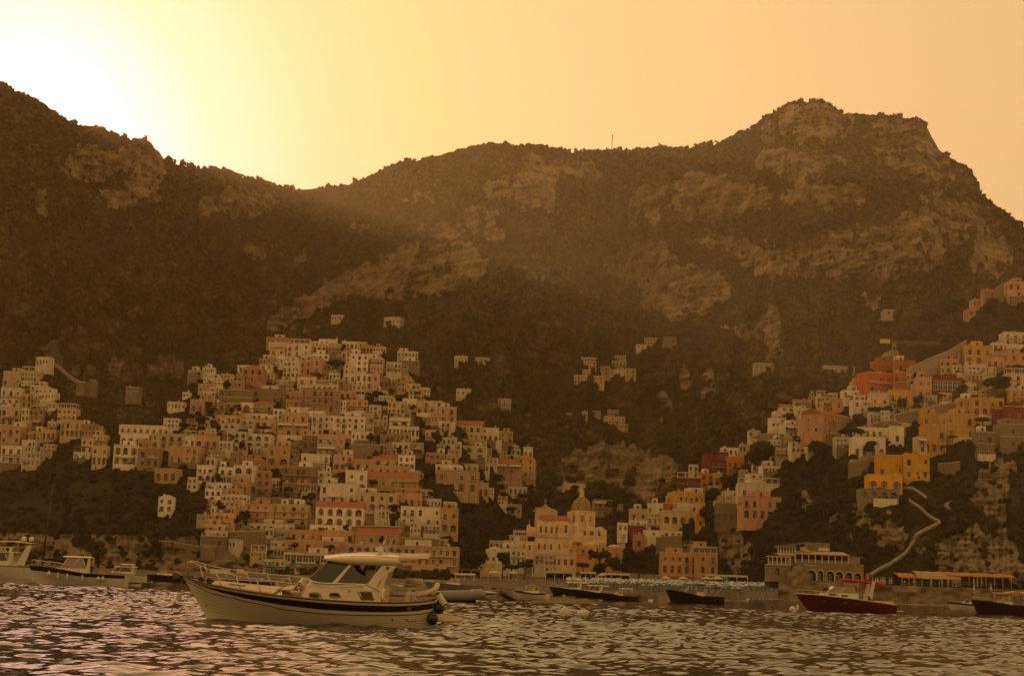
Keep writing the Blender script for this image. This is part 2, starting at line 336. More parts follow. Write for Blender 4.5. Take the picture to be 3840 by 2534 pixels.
sheet('headland', 1352, 2600, 2.5, 240, TOPC, botC, depC, rockC, [(8, .0), (30, .05), (80, .3), (160, .9)], [MBm], 2.0, 4)
# beach and the rising ground behind it, one sheet
def groundz(x, Y):
    shore = np.interp(x, [-180, 0, 60, 150, 200], [640, 606, 594, 580, 560])
    t = Y-shore
    return np.interp(t, [-20, 0, 12, 50, 75, 80, 140, 190, 300], [-2, 0.0, 1.6, 3.2, 3.6, 4.6, 8, 10, 10])
bx = np.arange(-190, 260, 2.5); by = np.arange(560, 790, 2.5)
BX, BY = np.meshgrid(bx, by); BZ = groundz(BX, BY)+0.12*fbm(BX/6, BY/6, 7, 3)
n = len(bx); i = np.arange((len(by)-1)*n).reshape(-1, n)[:, :-1].ravel()
me = mesh_np('beach', np.stack([BX, BY, BZ], -1).reshape(-1, 3), np.stack([i, i+1, i+n+1, i+n], -1), [mat('sand', (.13, .10, .075), .95, .35, .12, bump=.3)], True)
tag(link('beach', me), kind='structure')
# ------------------------------------------------------------------ the sea
def water():
    ys = [24.0]
    while ys[-1] < 170: ys.append(ys[-1]*1.0013+0.012)
    while ys[-1] < 1000: ys.append(ys[-1]*1.008)
    ys = np.array(ys); xs = np.linspace(-0.40, 0.40, 860)
    Yg = np.repeat(ys[:, None], len(xs), 1); Xg = Yg*xs[None]
    Z = np.zeros_like(Yg); r = np.random.default_rng(3)
    cell = np.maximum(np.gradient(ys)[:, None], Yg*(xs[1]-xs[0])); wp = [1.1*fbm(Xg/(1.7+q*.6), Yg/(1.7+q*.6), 100+q, 2) for q in range(6)]
    for k in range(120):
        lam = 0.36*(4.4/0.36)**(r.random()**1.0); a = 0.0052*lam/(1+(lam/2.2)**1.5)
        th = r.uniform(0, 6.283)
        if k < 5: lam = 7+k*2.3; a = 0.022; th = -1.2+.3*k
        ph = r.random()*6.283; kx, ky = math.cos(th)*6.283/lam, math.sin(th)*6.283/lam
        fade = np.clip((lam/cell-2.0)/2.0, 0, 1)
        wv = np.sin(kx*Xg+ky*Yg+ph+wp[k % 6]*min(1, lam*.8)); Z += a*fade*(wv+0.3*(wv*wv-0.5))
    Z *= 0.62+0.55*np.clip(.5+.9*fbm(Xg/13, Yg/24, 9, 3), 0, 1.3)
    n = len(xs); i = np.arange((len(ys)-1)*n).reshape(-1, n)[:, :-1].ravel()
    w = NT('sea_water'); b = w.b; b.inputs['Base Color'].default_value = (.012, .014, .012, 1); b.inputs['Roughness'].default_value = 0.05; b.inputs['IOR'].default_value = 1.38; b.inputs['Specular Tint'].default_value = (1, .98, .60, 1)  # warm specular tint puts a golden cast into the water's reflections
    g = w.n('ShaderNodeNewGeometry')
    mp = w.n('ShaderNodeMapping'); mp.inputs['Scale'].default_value = (1.0, 1.25, 1); mp.inputs['Rotation'].default_value = (0, 0, .3); w.l(g.outputs['Position'], mp.inputs[0])
    n1 = w.n('ShaderNodeTexNoise', i_Scale=3.2, i_Detail=3.0, i_Roughness=0.5); w.l(mp.outputs[0], n1.inputs['Vector'])
    b1 = w.n('ShaderNodeBump', i_Strength=1.0, i_Distance=0.012); w.l(n1.outputs['Fac'], b1.inputs['Height'])
    w.l(b1.outputs[0], b.inputs['Normal'])
    me = mesh_np('sea', np.stack([Xg, Yg, Z], -1).reshape(-1, 3), np.stack([i, i+1, i+n+1, i+n], -1), [w.m], True)
    tag(link('sea', me), kind='structure')
water()
# ------------------------------------------------------------------ the air
w = NT('haze_air'); w.t.nodes.remove(w.b); pv = w.n('ShaderNodeVolumePrincipled')
pv.inputs['Color'].default_value = (1.0, 0.70, 0.40, 1); pv.inputs['Density'].default_value = HAZE; pv.inputs['Anisotropy'].default_value = 0.5
w.l(pv.outputs[0], w.o.inputs['Volume'])
hz = MB().box(-1600, -60, -8, 1600, 3300, 900).build('haze', [w.m]); tag(hz, kind='stuff')
# ------------------------------------------------------------------ foliage
def leafmat(name, c1, c2, tr=0.25):
    w = NT(name); b = w.b; b.inputs['Roughness'].default_value = .75; b.inputs['Specular IOR Level'].default_value = .2
    at = w.n('ShaderNodeAttribute', attribute_name='tint'); mx = w.n('ShaderNodeMix', data_type='RGBA'); mx.inputs[6].default_value = (*c1, 1); mx.inputs[7].default_value = (*c2, 1)
    w.l(at.outputs['Fac'], mx.inputs[0]); w.l(mx.outputs[2], b.inputs['Base Color']); return w.m
LEAF = leafmat('leaves_olive', (.014, .013, .005), (.062, .050, .016)); LEAFD = leafmat('leaves_dark', (.010, .010, .004), (.036, .032, .012)); LEAFP = leafmat('flowers_purple', (.05, .012, .022), (.17, .03, .06)); LEAFW = leafmat('wood_far', (.010, .009, .003), (.150, .115, .040))
BARK = mat('bark', (.11, .075, .045), .9, .4, 2, bump=.5)
def leaf_cloud(rng, n, lumps, size, core=True):
    """triangles: leaf-sized faces spread through lumps (cx, cy, cz, rx, ry, rz), with a dark lumpy heart in each"""
    V = []; T = []; A = []; o = 0; tot = sum(l[3]*l[4]+l[4]*l[5]+l[3]*l[5] for l in lumps)
    for l in lumps:
        c, r = np.array(l[:3]), np.array(l[3:6]); k = max(6, int(n*(r[0]*r[1]+r[1]*r[2]+r[0]*r[2])/tot)); lt = rng.uniform(-.18, .18)
        d = rng.normal(size=(k, 3)); d /= np.linalg.norm(d, axis=1)[:, None]; rad = rng.uniform(.62, 1.12, k)**.8
        p = c+d*r*rad[:, None]; s = size*rng.uniform(.6, 1.4, (k, 1)); u = rng.normal(size=(k, 3)); u /= np.linalg.norm(u, axis=1)[:, None]; w = np.cross(u, d+.3*rng.normal(size=(k, 3))); w /= np.linalg.norm(w, axis=1)[:, None]+1e-9
        q = np.stack([p-u*s-w*s*.5, p+u*s-w*s*.5, p+w*s*.9], 1); V.append(q.reshape(-1, 3)); T.append(np.arange(k*3).reshape(-1, 3)+o); o += k*3
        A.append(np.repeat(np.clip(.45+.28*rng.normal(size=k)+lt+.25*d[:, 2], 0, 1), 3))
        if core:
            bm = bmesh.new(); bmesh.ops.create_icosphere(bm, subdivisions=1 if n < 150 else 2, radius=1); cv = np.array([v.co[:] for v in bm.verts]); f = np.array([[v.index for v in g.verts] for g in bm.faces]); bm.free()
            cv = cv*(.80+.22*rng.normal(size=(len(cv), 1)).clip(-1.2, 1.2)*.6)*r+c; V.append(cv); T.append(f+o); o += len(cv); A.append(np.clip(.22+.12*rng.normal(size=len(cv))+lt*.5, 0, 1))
    return np.concatenate(V), np.concatenate(T), np.concatenate(A)
def foliage_mesh(name, V, T, A, m):
    me = mesh_np(name, V, T, [m], False, tri=True); a = me.attributes.new('tint', 'FLOAT', 'POINT'); a.data.foreach_set('value', A.astype(np.float32)); return me
rg = np.random.default_rng(21)
def lumps_round(k, sx=1, sz=1): return [(rg.uniform(-.5, .5)*sx, rg.uniform(-.5, .5)*sx, rg.uniform(-.45, .5)*sz, *(rg.uniform(.38, .62)*np.array([sx, sx, sz]))) for _ in range(k)]
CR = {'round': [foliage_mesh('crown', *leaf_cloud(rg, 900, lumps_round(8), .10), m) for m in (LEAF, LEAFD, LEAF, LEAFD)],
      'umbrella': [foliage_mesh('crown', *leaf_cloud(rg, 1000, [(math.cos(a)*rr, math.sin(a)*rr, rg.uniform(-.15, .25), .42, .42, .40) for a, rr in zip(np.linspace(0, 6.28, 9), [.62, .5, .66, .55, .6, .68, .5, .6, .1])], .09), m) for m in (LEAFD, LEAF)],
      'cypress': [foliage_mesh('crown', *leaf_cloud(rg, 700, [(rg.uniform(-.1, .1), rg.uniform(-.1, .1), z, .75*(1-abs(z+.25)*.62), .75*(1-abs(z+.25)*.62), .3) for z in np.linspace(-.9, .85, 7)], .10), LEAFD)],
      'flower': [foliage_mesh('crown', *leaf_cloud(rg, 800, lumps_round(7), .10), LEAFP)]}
def palm_mesh():
    m = MB(); r = random.Random(4)
    for k in range(22):
        a = 6.283*k/22+r.uniform(-.1, .1); up = r.uniform(-.1, .9); pts = []
        for q in range(6):
            t = q/5; d = 1.0*t; z = up*t*.8-.75*t*t; pts.append((math.cos(a)*d, math.sin(a)*d, z, .09*(1-.8*t)+.015))
        nx, ny = -math.sin(a), math.cos(a)
        m.loft([[(x-nx*w, y-ny*w, z-.4*w), (x, y, z+.2*w), (x+nx*w, y+ny*w, z-.4*w)] for x, y, z, w in pts], 0, False)
    me = m.mesh('crown', [LEAF]); a = me.attributes.new('tint', 'FLOAT', 'POINT'); a.data.foreach_set('value', np.random.default_rng(1).uniform(.2, .9, len(me.vertices)).astype(np.float32)); return me
CR['palm'] = [palm_mesh()]
# ------------------------------------------------------------------ houses
PAL = dict(w=(.80, .73, .61), c=(.68, .53, .34), y=(.62, .38, .11), o=(.56, .31, .10), r=(.46, .13, .05), d=(.22, .045, .032), p=(.55, .32, .25), P=(.60, .36, .23), s=(.27, .21, .15), g=(.52, .48, .41), b=(.40, .29, .19), Y=(.70, .38, .05), O=(.66, .27, .04), R=(.50, .15, .05), k=(.40, .17, .14))
def wallmat(c, hill='C'):
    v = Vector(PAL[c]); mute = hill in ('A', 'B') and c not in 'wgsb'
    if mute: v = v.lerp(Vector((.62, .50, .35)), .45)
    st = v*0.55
    return mat(('muted_' if mute else '')+'plaster_'+{'w': 'white', 'c': 'cream', 'y': 'yellow', 'o': 'ochre', 'r': 'terracotta', 'd': 'dark_red', 'p': 'pink', 'P': 'peach', 's': 'rubble_stone', 'g': 'grey_white', 'b': 'tan', 'Y': 'bright_yellow', 'O': 'orange', 'R': 'orange_red', 'k': 'dusky_pink'}[c], v, .9, stain=st, scale=.9 if c != 's' else 1.6, rnd=.16, streak=True, bump=.35 if c == 's' else .12, spec=.2, bscale=2.5)
TILE = mat('roof_tiles', (.36, .14, .065), .9, .35, 1.2, bump=.5, spec=.2); ROOFW = mat('roof_lime', (.56, .51, .43), .9, .25, .5, spec=.2)
TRIM = mat('trim_white', (.70, .64, .54), .8, .12, .8, spec=.3); TRIMY = mat('trim_yellow', (.62, .45, .16), .8, .15, .8)
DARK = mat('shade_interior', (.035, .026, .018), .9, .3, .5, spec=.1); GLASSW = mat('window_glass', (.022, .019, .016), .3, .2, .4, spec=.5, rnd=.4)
SHUT = mat('shutter_brown', (.10, .055, .03), .7, .3, 1.0); SHUTG = mat('shutter_green', (.035, .055, .03), .7, .3, 1.0)
IRON = mat('iron_dark', (.05, .042, .035), .5, .2, 2.0); CANV = mat('awning_cloth', (.58, .51, .40), .9, .15, .6); CANVO = mat('awning_orange', (.42, .19, .06), .9, .15, .6)
WOODP = mat('pergola_wood', (.20, .13, .08), .85, .3, 2.0); STONE = mat('wall_stone', (.27, .21, .145), .95, .45, 1.2, bump=.6, bscale=2.0)
LAMPM = NT('lamp_glow'); LAMPM.b.inputs['Emission Color'].default_value = (1, .55, .2, 1); LAMPM.b.inputs['Emission Strength'].default_value = 2.2; LAMPM = LAMPM.m
UNIT = {}
def unit(kind):
    """window, door and shutter meshes one metre wide and tall, scaled where they stand"""
    if kind in UNIT: return UNIT[kind]
    m = MB()
    if kind == 'win':
        m.box(-.5, -.02, 0, .5, .02, 1, 1)
        for a in ((-.5, 0, -.42, 1), (.42, 0, .5, 1), (-.42, .94, .42, 1), (-.42, 0, .42, .05), (-.035, .05, .035, .94), (-.42, .55, -.035, .585), (.035, .55, .42, .585)): m.box(a[0], -.05, a[1], a[2], -.02, a[3], 0)
        mm = [TRIM, GLASSW]
    elif kind == 'shut' or kind == 'shutg':
        m.box(-.5, -.02, 0, .5, .02, 1, 1)
        for a in ((-.5, 0, -.04), (.04, 0, .5)):
            m.box(a[0], -.07, .02, a[2], -.02, .98, 0)
            for q in range(6): m.box(a[0]+.05, -.09, .08+q*.15, a[2]-.05, -.07, .16+q*.15, 0)
        mm = [SHUT if kind == 'shut' else SHUTG, GLASSW]
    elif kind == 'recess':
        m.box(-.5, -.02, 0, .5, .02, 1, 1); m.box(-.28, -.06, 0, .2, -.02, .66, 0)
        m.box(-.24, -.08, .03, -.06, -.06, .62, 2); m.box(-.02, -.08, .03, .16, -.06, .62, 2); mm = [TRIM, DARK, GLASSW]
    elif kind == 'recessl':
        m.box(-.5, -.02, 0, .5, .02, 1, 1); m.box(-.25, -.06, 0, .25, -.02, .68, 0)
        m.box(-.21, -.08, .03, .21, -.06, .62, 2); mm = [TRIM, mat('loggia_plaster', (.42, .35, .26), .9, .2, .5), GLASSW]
    UNIT[kind] = m.mesh('window', mm); return UNIT[kind]
def put(kind, name, parent, x, y, z, w, h, rz=0.0):
    o = bpy.data.objects.new(name, unit(kind)); COL.objects.link(o); o.parent = parent
    o.location = (x, y, z); o.scale = (w, 1, h); o.rotation_euler = (0, 0, rz); return o
def wall_open(m, W, x0, z0, z1, ops, y=0.0, rd=.3, mi=0):
    """front face W wide from z0 to z1 with holes; ops: (xa, za, xb, zb, arched, depth)"""
    xs = sorted({x0, x0+W}|{o[0] for o in ops}|{o[2] for o in ops}); zs = sorted({z0, z1}|{o[1] for o in ops}|{o[3] for o in ops})
    for i in range(len(xs)-1):
        for j in range(len(zs)-1):
            cx, cz = (xs[i]+xs[i+1])/2, (zs[j]+zs[j+1])/2
            if any(o[0] < cx < o[2] and o[1] < cz < o[3] for o in ops): continue
            m.add([(xs[i], y, zs[j]), (xs[i+1], y, zs[j]), (xs[i+1], y, zs[j+1]), (xs[i], y, zs[j+1])], [(0, 1, 2, 3)], mi)
    for xa, za, xb, zb, ar, dp in ops:
        e = y+dp; N = 8
        if ar:
            r = (xb-xa)/2; sp = max(za+.05, zb-r); rh = zb-sp; c = (xa+xb)/2
            arc = [(c-r*math.cos(math.pi*k/N), sp+rh*math.sin(math.pi*k/N)) for k in range(N+1)]
            for half in (arc[:N//2+1], arc[N//2:]):
                cor = (xa, zb) if half[0][0] < c-1e-6 else (xb, zb)
                vs = [(cor[0], y, cor[1])]+[(p[0], y, p[1]) for p in half]
                m.add(vs, [(0, k+1, k+2) for k in range(len(half)-1)], mi)
            path = [(xa, za)]+arc+[(xb, za)]
        else: path = [(xa, za), (xa, zb), (xb, zb), (xb, za)]
        vs = [(p[0], y, p[1]) for p in path]+[(p[0], e, p[1]) for p in path]; n = len(path)
        m.add(vs, [(k, (k+1) % n, (k+1) % n+n, k+n) for k in range(n)], mi)
def railing(m, x0, x1, z, y, mi=0, h=1.0, step=.45, r=.028):
    m.box(x0, y-.03, z+h-.05, x1, y+.03, z+h, mi); m.box(x0, y-.02, z+.08, x1, y+.02, z+.12, mi)
    n = max(2, int((x1-x0)/step))
    for k in range(n+1):
        x = x0+(x1-x0)*k/n; m.box(x-r, y-r, z, x+r, y+r, z+h, mi)
HB = []          # native boxes of everything built in the town
def hillD(hill, px, py):
    x, y = np.array([px/K]), np.array([py/K])
    if hill == 'B': return float(depB(x, y)[0])
    if hill == 'C': return float(depC(x, y)[0])
    if hill == 'A': return float(depA(x, y)[0])
    return float(hill)
def house(hill, x0, y0, x1, y1, colour, nf, nc, flags, label, cat='house', group=None):
    """a house whose front fills the native box x0..x1, y0..y1 at the depth of the hill there"""
    fl = {}
    for t in flags.split(','):
        if t: fl[t[0]] = [float(q) for q in t[2:].split(':')] if len(t) > 2 else True
    r = random.Random(int(x0*7+y0*13)); cx = (x0+x1)/2
    D = hillD(hill, cx, y1)-(4.5 if hill != 'A' else 6)+(fl['o'][0] if 'o' in fl else 0)
    yaw = R(fl['y'][0]) if 'y' in fl else R(r.uniform(-7, 7))
    lat = (x1-x0)*D/F; H = (y1-y0)*D/F; dep = fl['d'][0] if 'd' in fl else min(max(lat*.8, 6), 11)
    W_ = lat/max(math.cos(yaw), .3)
    if abs(yaw) > .2 and 'y' in fl: W_ = (lat)/(math.cos(yaw)+1e-6)
    b = pt(cx, y1, D); nm = {'hotel': 'hotel', 'villa': 'villa', 'restaurant': 'restaurant', 'tower': 'tower', 'church': 'church', 'wall': 'stone_wall'}.get(cat, 'house')
    root = empty(nm, b, yaw); tag(root, label, cat, group); HB.append((x0, y0, x1, y1, D))
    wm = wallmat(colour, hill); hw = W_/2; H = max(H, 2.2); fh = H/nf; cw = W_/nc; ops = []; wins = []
    trim = TRIM
    stripe = 's' in fl
    for f in range(nf):                                     # openings
        arch = 'A' in fl or ('a' in fl and f == 0)
        if 'q' in fl and f == nf-1:
            ops.append((-hw+.3, f*fh+.15*fh, hw-.3, f*fh+.85*fh, False, .4)); n = max(3, int(W_/2.2))
            for k in range(n): wins.append(('win', -hw+.3+(W_-.6)*(k+.5)/n, .4, f*fh+.15*fh, (W_-.6)/n*.97, .7*fh, 0))
            continue
        for k in range(nc):
            c = -hw+cw*(k+.5)+r.uniform(-.06, .06)*cw
            if not arch and nc > 2 and r.random() < .16: continue
            if arch:
                w = min(cw*.62, 3.4)*r.uniform(.85, 1.08); h = min(fh*.74, 3.2); z = f*fh+.06*fh; dp = 1.4
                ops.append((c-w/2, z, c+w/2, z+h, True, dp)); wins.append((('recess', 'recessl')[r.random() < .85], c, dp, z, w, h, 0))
            else:
                big = r.random() < .6; w = min(cw*.5, 1.5 if big else 1.15)*r.uniform(.85, 1.1); h = min(fh*(.64 if big else .46), 2.5 if big else 1.6)
                z = f*fh+(.08 if big else .26)*fh
                ops.append((c-w/2, z, c+w/2, z+h, False, .28)); wins.append((r.choice(['win', 'win', 'win', 'shut', 'shutg']) if not stripe else 'win', c, .28, z, w, h, 1 if big else 0))
    m = MB(); wall_open(m, W_, -hw, -5.0, H, ops)
    pr = .45 if not ('t' in fl or 'l' in fl or 'g' in fl) else 0
    T = H+pr
    m.add([(-hw, 0, -5), (-hw, dep, -5), (-hw, dep, T), (-hw, 0, T)], [(0, 1, 2, 3)]); m.add([(hw, 0, -5), (hw, dep, -5), (hw, dep, T), (hw, 0, T)], [(0, 1, 2, 3)])
    m.add([(-hw, dep, -5), (hw, dep, -5), (hw, dep, T), (-hw, dep, T)], [(0, 1, 2, 3)])
    if pr:                                                  # parapet
        m.add([(-hw, 0, H), (hw, 0, H), (hw, 0, T), (-hw, 0, T)], [(0, 1, 2, 3)])
        i = .25; m.add([(-hw, 0, T), (hw, 0, T), (hw, dep, T), (-hw, dep, T), (-hw+i, i, T), (hw-i, i, T), (hw-i, dep-i, T), (-hw+i, dep-i, T), (-hw+i, i, H), (hw-i, i, H), (hw-i, dep-i, H), (-hw+i, dep-i, H)], [(0, 1, 5, 4), (1, 2, 6, 5), (2, 3, 7, 6), (3, 0, 4, 7), (4, 5, 9, 8), (5, 6, 10, 9), (6, 7, 11, 10), (7, 4, 8, 11)])
    m.build('wall', [wm], root)
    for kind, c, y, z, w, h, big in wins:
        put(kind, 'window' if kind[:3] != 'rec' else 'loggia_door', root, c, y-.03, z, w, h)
    # a few openings on the visible side
    side = 1 if (cx > 1920) ^ (yaw > .05) else -1
    if dep > 7 and H > 4:
        for f in range(nf):
            for q in range(1 if dep < 9 else 2):
                if r.random() < .7: put(r.choice(['win', 'shut']), 'window', root, side*(hw+.06), dep*(.3+.35*q), f*fh+.25*fh, 1.0, min(1.4, fh*.5), side*math.pi/2)
    rf = MB(); o_ = .35
    if 't' in fl:
        rh = min(W_, dep)*.20+.3; q = min(W_, dep)/2*.9
        v = [(-hw-o_, -o_, H), (hw+o_, -o_, H), (hw+o_, dep+o_, H), (-hw-o_, dep+o_, H), (-hw+q if W_ > dep else 0, dep/2, H+rh), (hw-q if W_ > dep else 0, dep/2, H+rh)]
        rf.add(v, [(0, 1, 5, 4), (1, 2, 5), (2, 3, 4, 5), (3, 0, 4), (0, 3, 2, 1)])
        rf.box(-hw-o_, -o_, H-.18, hw+o_, dep+o_, H-.02, 1); rf.build('roof', [TILE, trim], root)
    elif 'l' in fl:
        rh = dep*.22+.2
        rf.prism([(-o_, H), (dep+o_, H), (dep*.6, H+rh)], -hw-o_, hw+o_, 0, 'x'); rf.box(-hw-.2, -.25, H-.2, hw+.2, dep, H-.02, 1); rf.build('roof', [TILE, trim], root)
    elif 'g' in fl:
        rh = W_*.22
        rf.prism([(-hw-o_, H), (hw+o_, H), (0, H+rh)], -o_, dep+o_, 0, 'y'); rf.prism([(-hw, H-.02), (hw, H-.02), (0, H+rh-.25)], -o_-.03, -.05, 1, 'y'); rf.build('roof', [TILE, wm], root)
    elif 'v' in fl:
        n = max(1, int(round(W_/4.5))); vw = W_/n*.46
        rf.box(-hw+.26, .26, H-.3, hw-.26, dep-.26, H+.02)
        for k in range(n):
            c = -hw+W_/n*(k+.5); rf.lathe([(vw, 0), (vw*.94, vw*.16), (vw*.76, vw*.32), (vw*.45, vw*.43), (0.02, vw*.48)], (c, dep*.45, H+.02), 12)
        rf.build('roof', [ROOFW], root)
    else: rf.box(-hw+.26, .26, H-.3, hw-.26, dep-.26, H+.02).build('roof', [ROOFW], root)
    if 'b' in fl:
        for f in range(nf) if nf < 3 else range(1, nf):
            if 'A' in fl: continue
            bl = MB(); x = hw*.96; bl.box(-x, -1.1, f*fh-.12, x, -.002, f*fh+.02, 1); railing(bl, -x, x, f*fh, -1.05, 0); bl.build('balcony', [IRON if r.random() < .5 else TRIM, trim], root)
    elif not ('A' in fl):
        for kind, c, y, z, w, h, big in wins:
            if big and z > .8*fh and w > .8 and r.random() < .6:
                bl = MB(); bl.box(c-w*.9, -.75, z-.14, c+w*.9, -.002, z-.02, 1); railing(bl, c-w*.9, c+w*.9, z-.02, -.7, 0, .95); bl.build('balcony', [IRON, trim], root)
    if 'a' in fl or 'A' in fl:
        rm_ = IRON if r.random() < .5 else TRIM
        for xa, za, xb, zb, ar, dp in ops:
            if ar: bl = MB(); railing(bl, xa, xb, za, .25, 0, .95); bl.build('loggia_railing', [rm_], root)
    if 'p' in fl:
        pg = MB(); n = max(2, int(W_/3))
        for k in range(n+1):
            x = -hw+.2+(W_-.4)*k/n
            for yy in (.15, dep*.5): pg.box(x-.1, yy-.1, T-.2, x+.1, yy+.1, T+2.3)
        pg.box(-hw, .0, T+2.3, hw, .2, T+2.5); pg.box(-hw, dep*.5-.1, T+2.3, hw, dep*.5+.1, T+2.5)
        for k in range(int(W_/.8)): x = -hw+.4+k*.8; pg.box(x-.05, -.3, T+2.5, x+.05, dep*.5+.3, T+2.62)
        railing(pg, -hw, hw, T, .1, 0, .9)
        pg.build('pergola', [TRIM if r.random() < .55 else WOODP], root)
    elif not ('t' in fl or 'l' in fl or 'g' in fl or 'v' in fl):
        if r.random() < .5:
            rr = MB(); railing(rr, -hw+.1, hw-.1, T, .12, 0, .8); rr.build('roof_railing', [IRON], root)
    if 'w' in fl:
        for k in range(max(1, nc//2)):
            c = -hw+W_*(k+.5)/max(1, nc//2); ww = W_/max(1, nc//2)*.42; z = fh*.86+(nf-1)*fh
            aw = MB(); aw.add([(c-ww, -.01, z), (c+ww, -.01, z), (c+ww, -1.7, z-.95), (c-ww, -1.7, z-.95), (c-ww, -1.7, z-1.2), (c+ww, -1.7, z-1.2), (c-ww, -.01, z-.06), (c+ww, -.01, z-.06)], [(0, 1, 2, 3), (3, 2, 5, 4), (6, 7, 5, 4), (0, 3, 4, 6), (1, 2, 5, 7)]); aw.build('awning', [CANV], root)
    if 'u' in fl:
        u = fl['u']; ux0, uy0, ux1, uy1 = [v for v in u]
        ua, ub = (ux0-cx)*D/F, (ux1-cx)*D/F; uh = (y0-uy0)*D/F; ya = 1.8
        um = MB(); n = max(1, int((ub-ua)/2.8)); us = []
        for k in range(n):
            c = ua+(ub-ua)*(k+.5)/n; w = min(1.3, (ub-ua)/n*.5); us.append((c-w/2, H+pr+.3, c+w/2, H+pr+.3+min(2.0, uh*.6), 'A' in fl, .3))
        zt = H+uh; wall_open(um, ub-ua, ua, H-.25, max(zt, H+pr+2.9), us, ya); zt = max(zt, H+pr+2.9)
        for xx in (ua, ub): um.add([(xx, ya, H-.25), (xx, dep+2, H-.25), (xx, dep+2, zt), (xx, ya, zt)], [(0, 1, 2, 3)])
        um.add([(ua, ya, zt), (ub, ya, zt), (ub, dep+2, zt), (ua, dep+2, zt)], [(0, 1, 2, 3)]); us_o = um.build('upper_storey', [wm], root)
        for q in us: put('win', 'window', us_o, (q[0]+q[2])/2, ya+.26, q[1], q[2]-q[0], q[3]-q[1])
        if 't' in fl:
            MB().box(ua-.3, ya-.3, zt, ub+.3, dep+2.2, zt+.3).build('upper_roof', [TILE], us_o)
    flat = not ('t' in fl or 'l' in fl or 'g' in fl or 'v' in fl)
    if flat: MB().box(-hw-.12, -.14, T-.16, hw+.12, .1, T+.05).build('cornice', [TRIM if r.random() < .6 else wm], root)
    if nf > 1 and 'b' not in fl and r.random() < .5: MB().box(-hw-.03, -.10, fh*(nf-1)-.10, hw+.03, -.001, fh*(nf-1)+.08).build('string_course', [TRIM if r.random() < .5 else wm], root)
    if flat and 'p' not in fl and 'u' not in fl and W_ > 6 and r.random() < .55 and hill != 'A':
        rw = W_*r.uniform(.28, .5); c = r.uniform(-hw+rw/2, hw-rw/2); h_ = r.uniform(2.3, 2.9); rr_ = MB(); wall_open(rr_, rw, c-rw/2, H-.2, H+h_, [(c-.5, H+.1, c+.5, H+2.0, False, .2)], 1.7)
        for xx in (c-rw/2, c+rw/2): rr_.add([(xx, 1.7, H-.2), (xx, dep, H-.2), (xx, dep, H+h_), (xx, 1.7, H+h_)], [(0, 1, 2, 3)])
        rr_.add([(c-rw/2, 1.7, H+h_), (c+rw/2, 1.7, H+h_), (c+rw/2, dep, H+h_), (c-rw/2, dep, H+h_)], [(0, 1, 2, 3)]); ro_ = rr_.build('roof_room', [wm if r.random() < .6 else wallmat('w')], root); put('shut', 'door', ro_, c, 1.87, H+.1, 1.0, 1.9)
    if r.random() < (.62 if hill in ('B', 'C') else 0) and W_ > 5:
        tw = W_*r.uniform(.5, 1.0); c = r.uniform(-hw+tw/2, hw-tw/2); te = MB(); pd = r.uniform(1.6, 2.8); te.box(c-tw/2, -pd, -5, c+tw/2, -.003, .05, 1); railing(te, c-tw/2, c+tw/2, .05, -pd+.08, 0, .95, .5); te.build('terrace', [r.choice([TRIM, IRON]), r.choice([wm, STONE, wallmat('w')])], root)
        for q in range(r.randint(0, 3)):
            pl = link('planting', r.choice(CR['round']+CR['flower'][:1]*1), root, (c+r.uniform(-.45, .45)*tw, -pd+.5, .35)); pl.scale = (r.uniform(.5, 1.2), .5, r.uniform(.4, .9)); pl.rotation_euler = (0, 0, r.uniform(0, 6))
        if r.random() < .22 and nf > 1:
            aw = MB(); ww = tw*.35; aw.add([(c-ww, -.01, fh*.9), (c+ww, -.01, fh*.9), (c+ww, -pd*.9, fh*.72), (c-ww, -pd*.9, fh*.72), (c-ww, -pd*.9, fh*.66), (c+ww, -pd*.9, fh*.66)], [(0, 1, 2, 3), (3, 2, 5, 4)]); aw.build('awning', [CANV if r.random() < .7 else WOODP], root)
    if r.random() < .55 and dep > 5:
        x = r.uniform(-hw*.7, hw*.7); ch = MB()
        if r.random() < .5: ch.box(x-.35, dep*.5, H-.1, x+.35, dep*.5+.7, H+1.6).box(x-.45, dep*.5-.1, H+1.6, x+.45, dep*.5+.8, H+1.78).build('chimney', [wm], root)
        else:
            ch.lathe([(.02, 0), (.5, .02), (.5, 1.1), (.3, 1.3), (.02, 1.32)], (x, dep*.45, H+.3), 10)
            for q in (-.35, .35): ch.box(x+q-.05, dep*.45-.05, H-.05, x+q+.05, dep*.45+.05, H+.32)
            ch.build('water_tank', [ROOFW], root)
    return root
REG = {'1': (60, 1250, 800/2091), '2': (560, 1230, .28696), '3': (1060, 1230, .28696), '4': (560, 1600, .28696), '5': (1060, 1600, .33477), '6': (1560, 1500, .28696), '7': (1760, 1780, .33477), '8': (2060, 1250, .28696),
       'a': (2360, 1650, .28696), 'b': (2460, 1850, .28696), 'c': (2800, 1350, .23912), 'd': (3200, 1000, .28696), 'e': (3200, 1350, .28696), 'f': (3000, 1650, .28696), 'g': (2860, 1950, .28696), 'h': (3260, 1850, .31886), 'n': (0, 0, 1.0), 'k': (0, 0, K)}
def zx(reg, *xy):
    ox, oy, s = REG[reg]; return [(ox if i % 2 == 0 else oy)+v*s for i, v in enumerate(xy)]
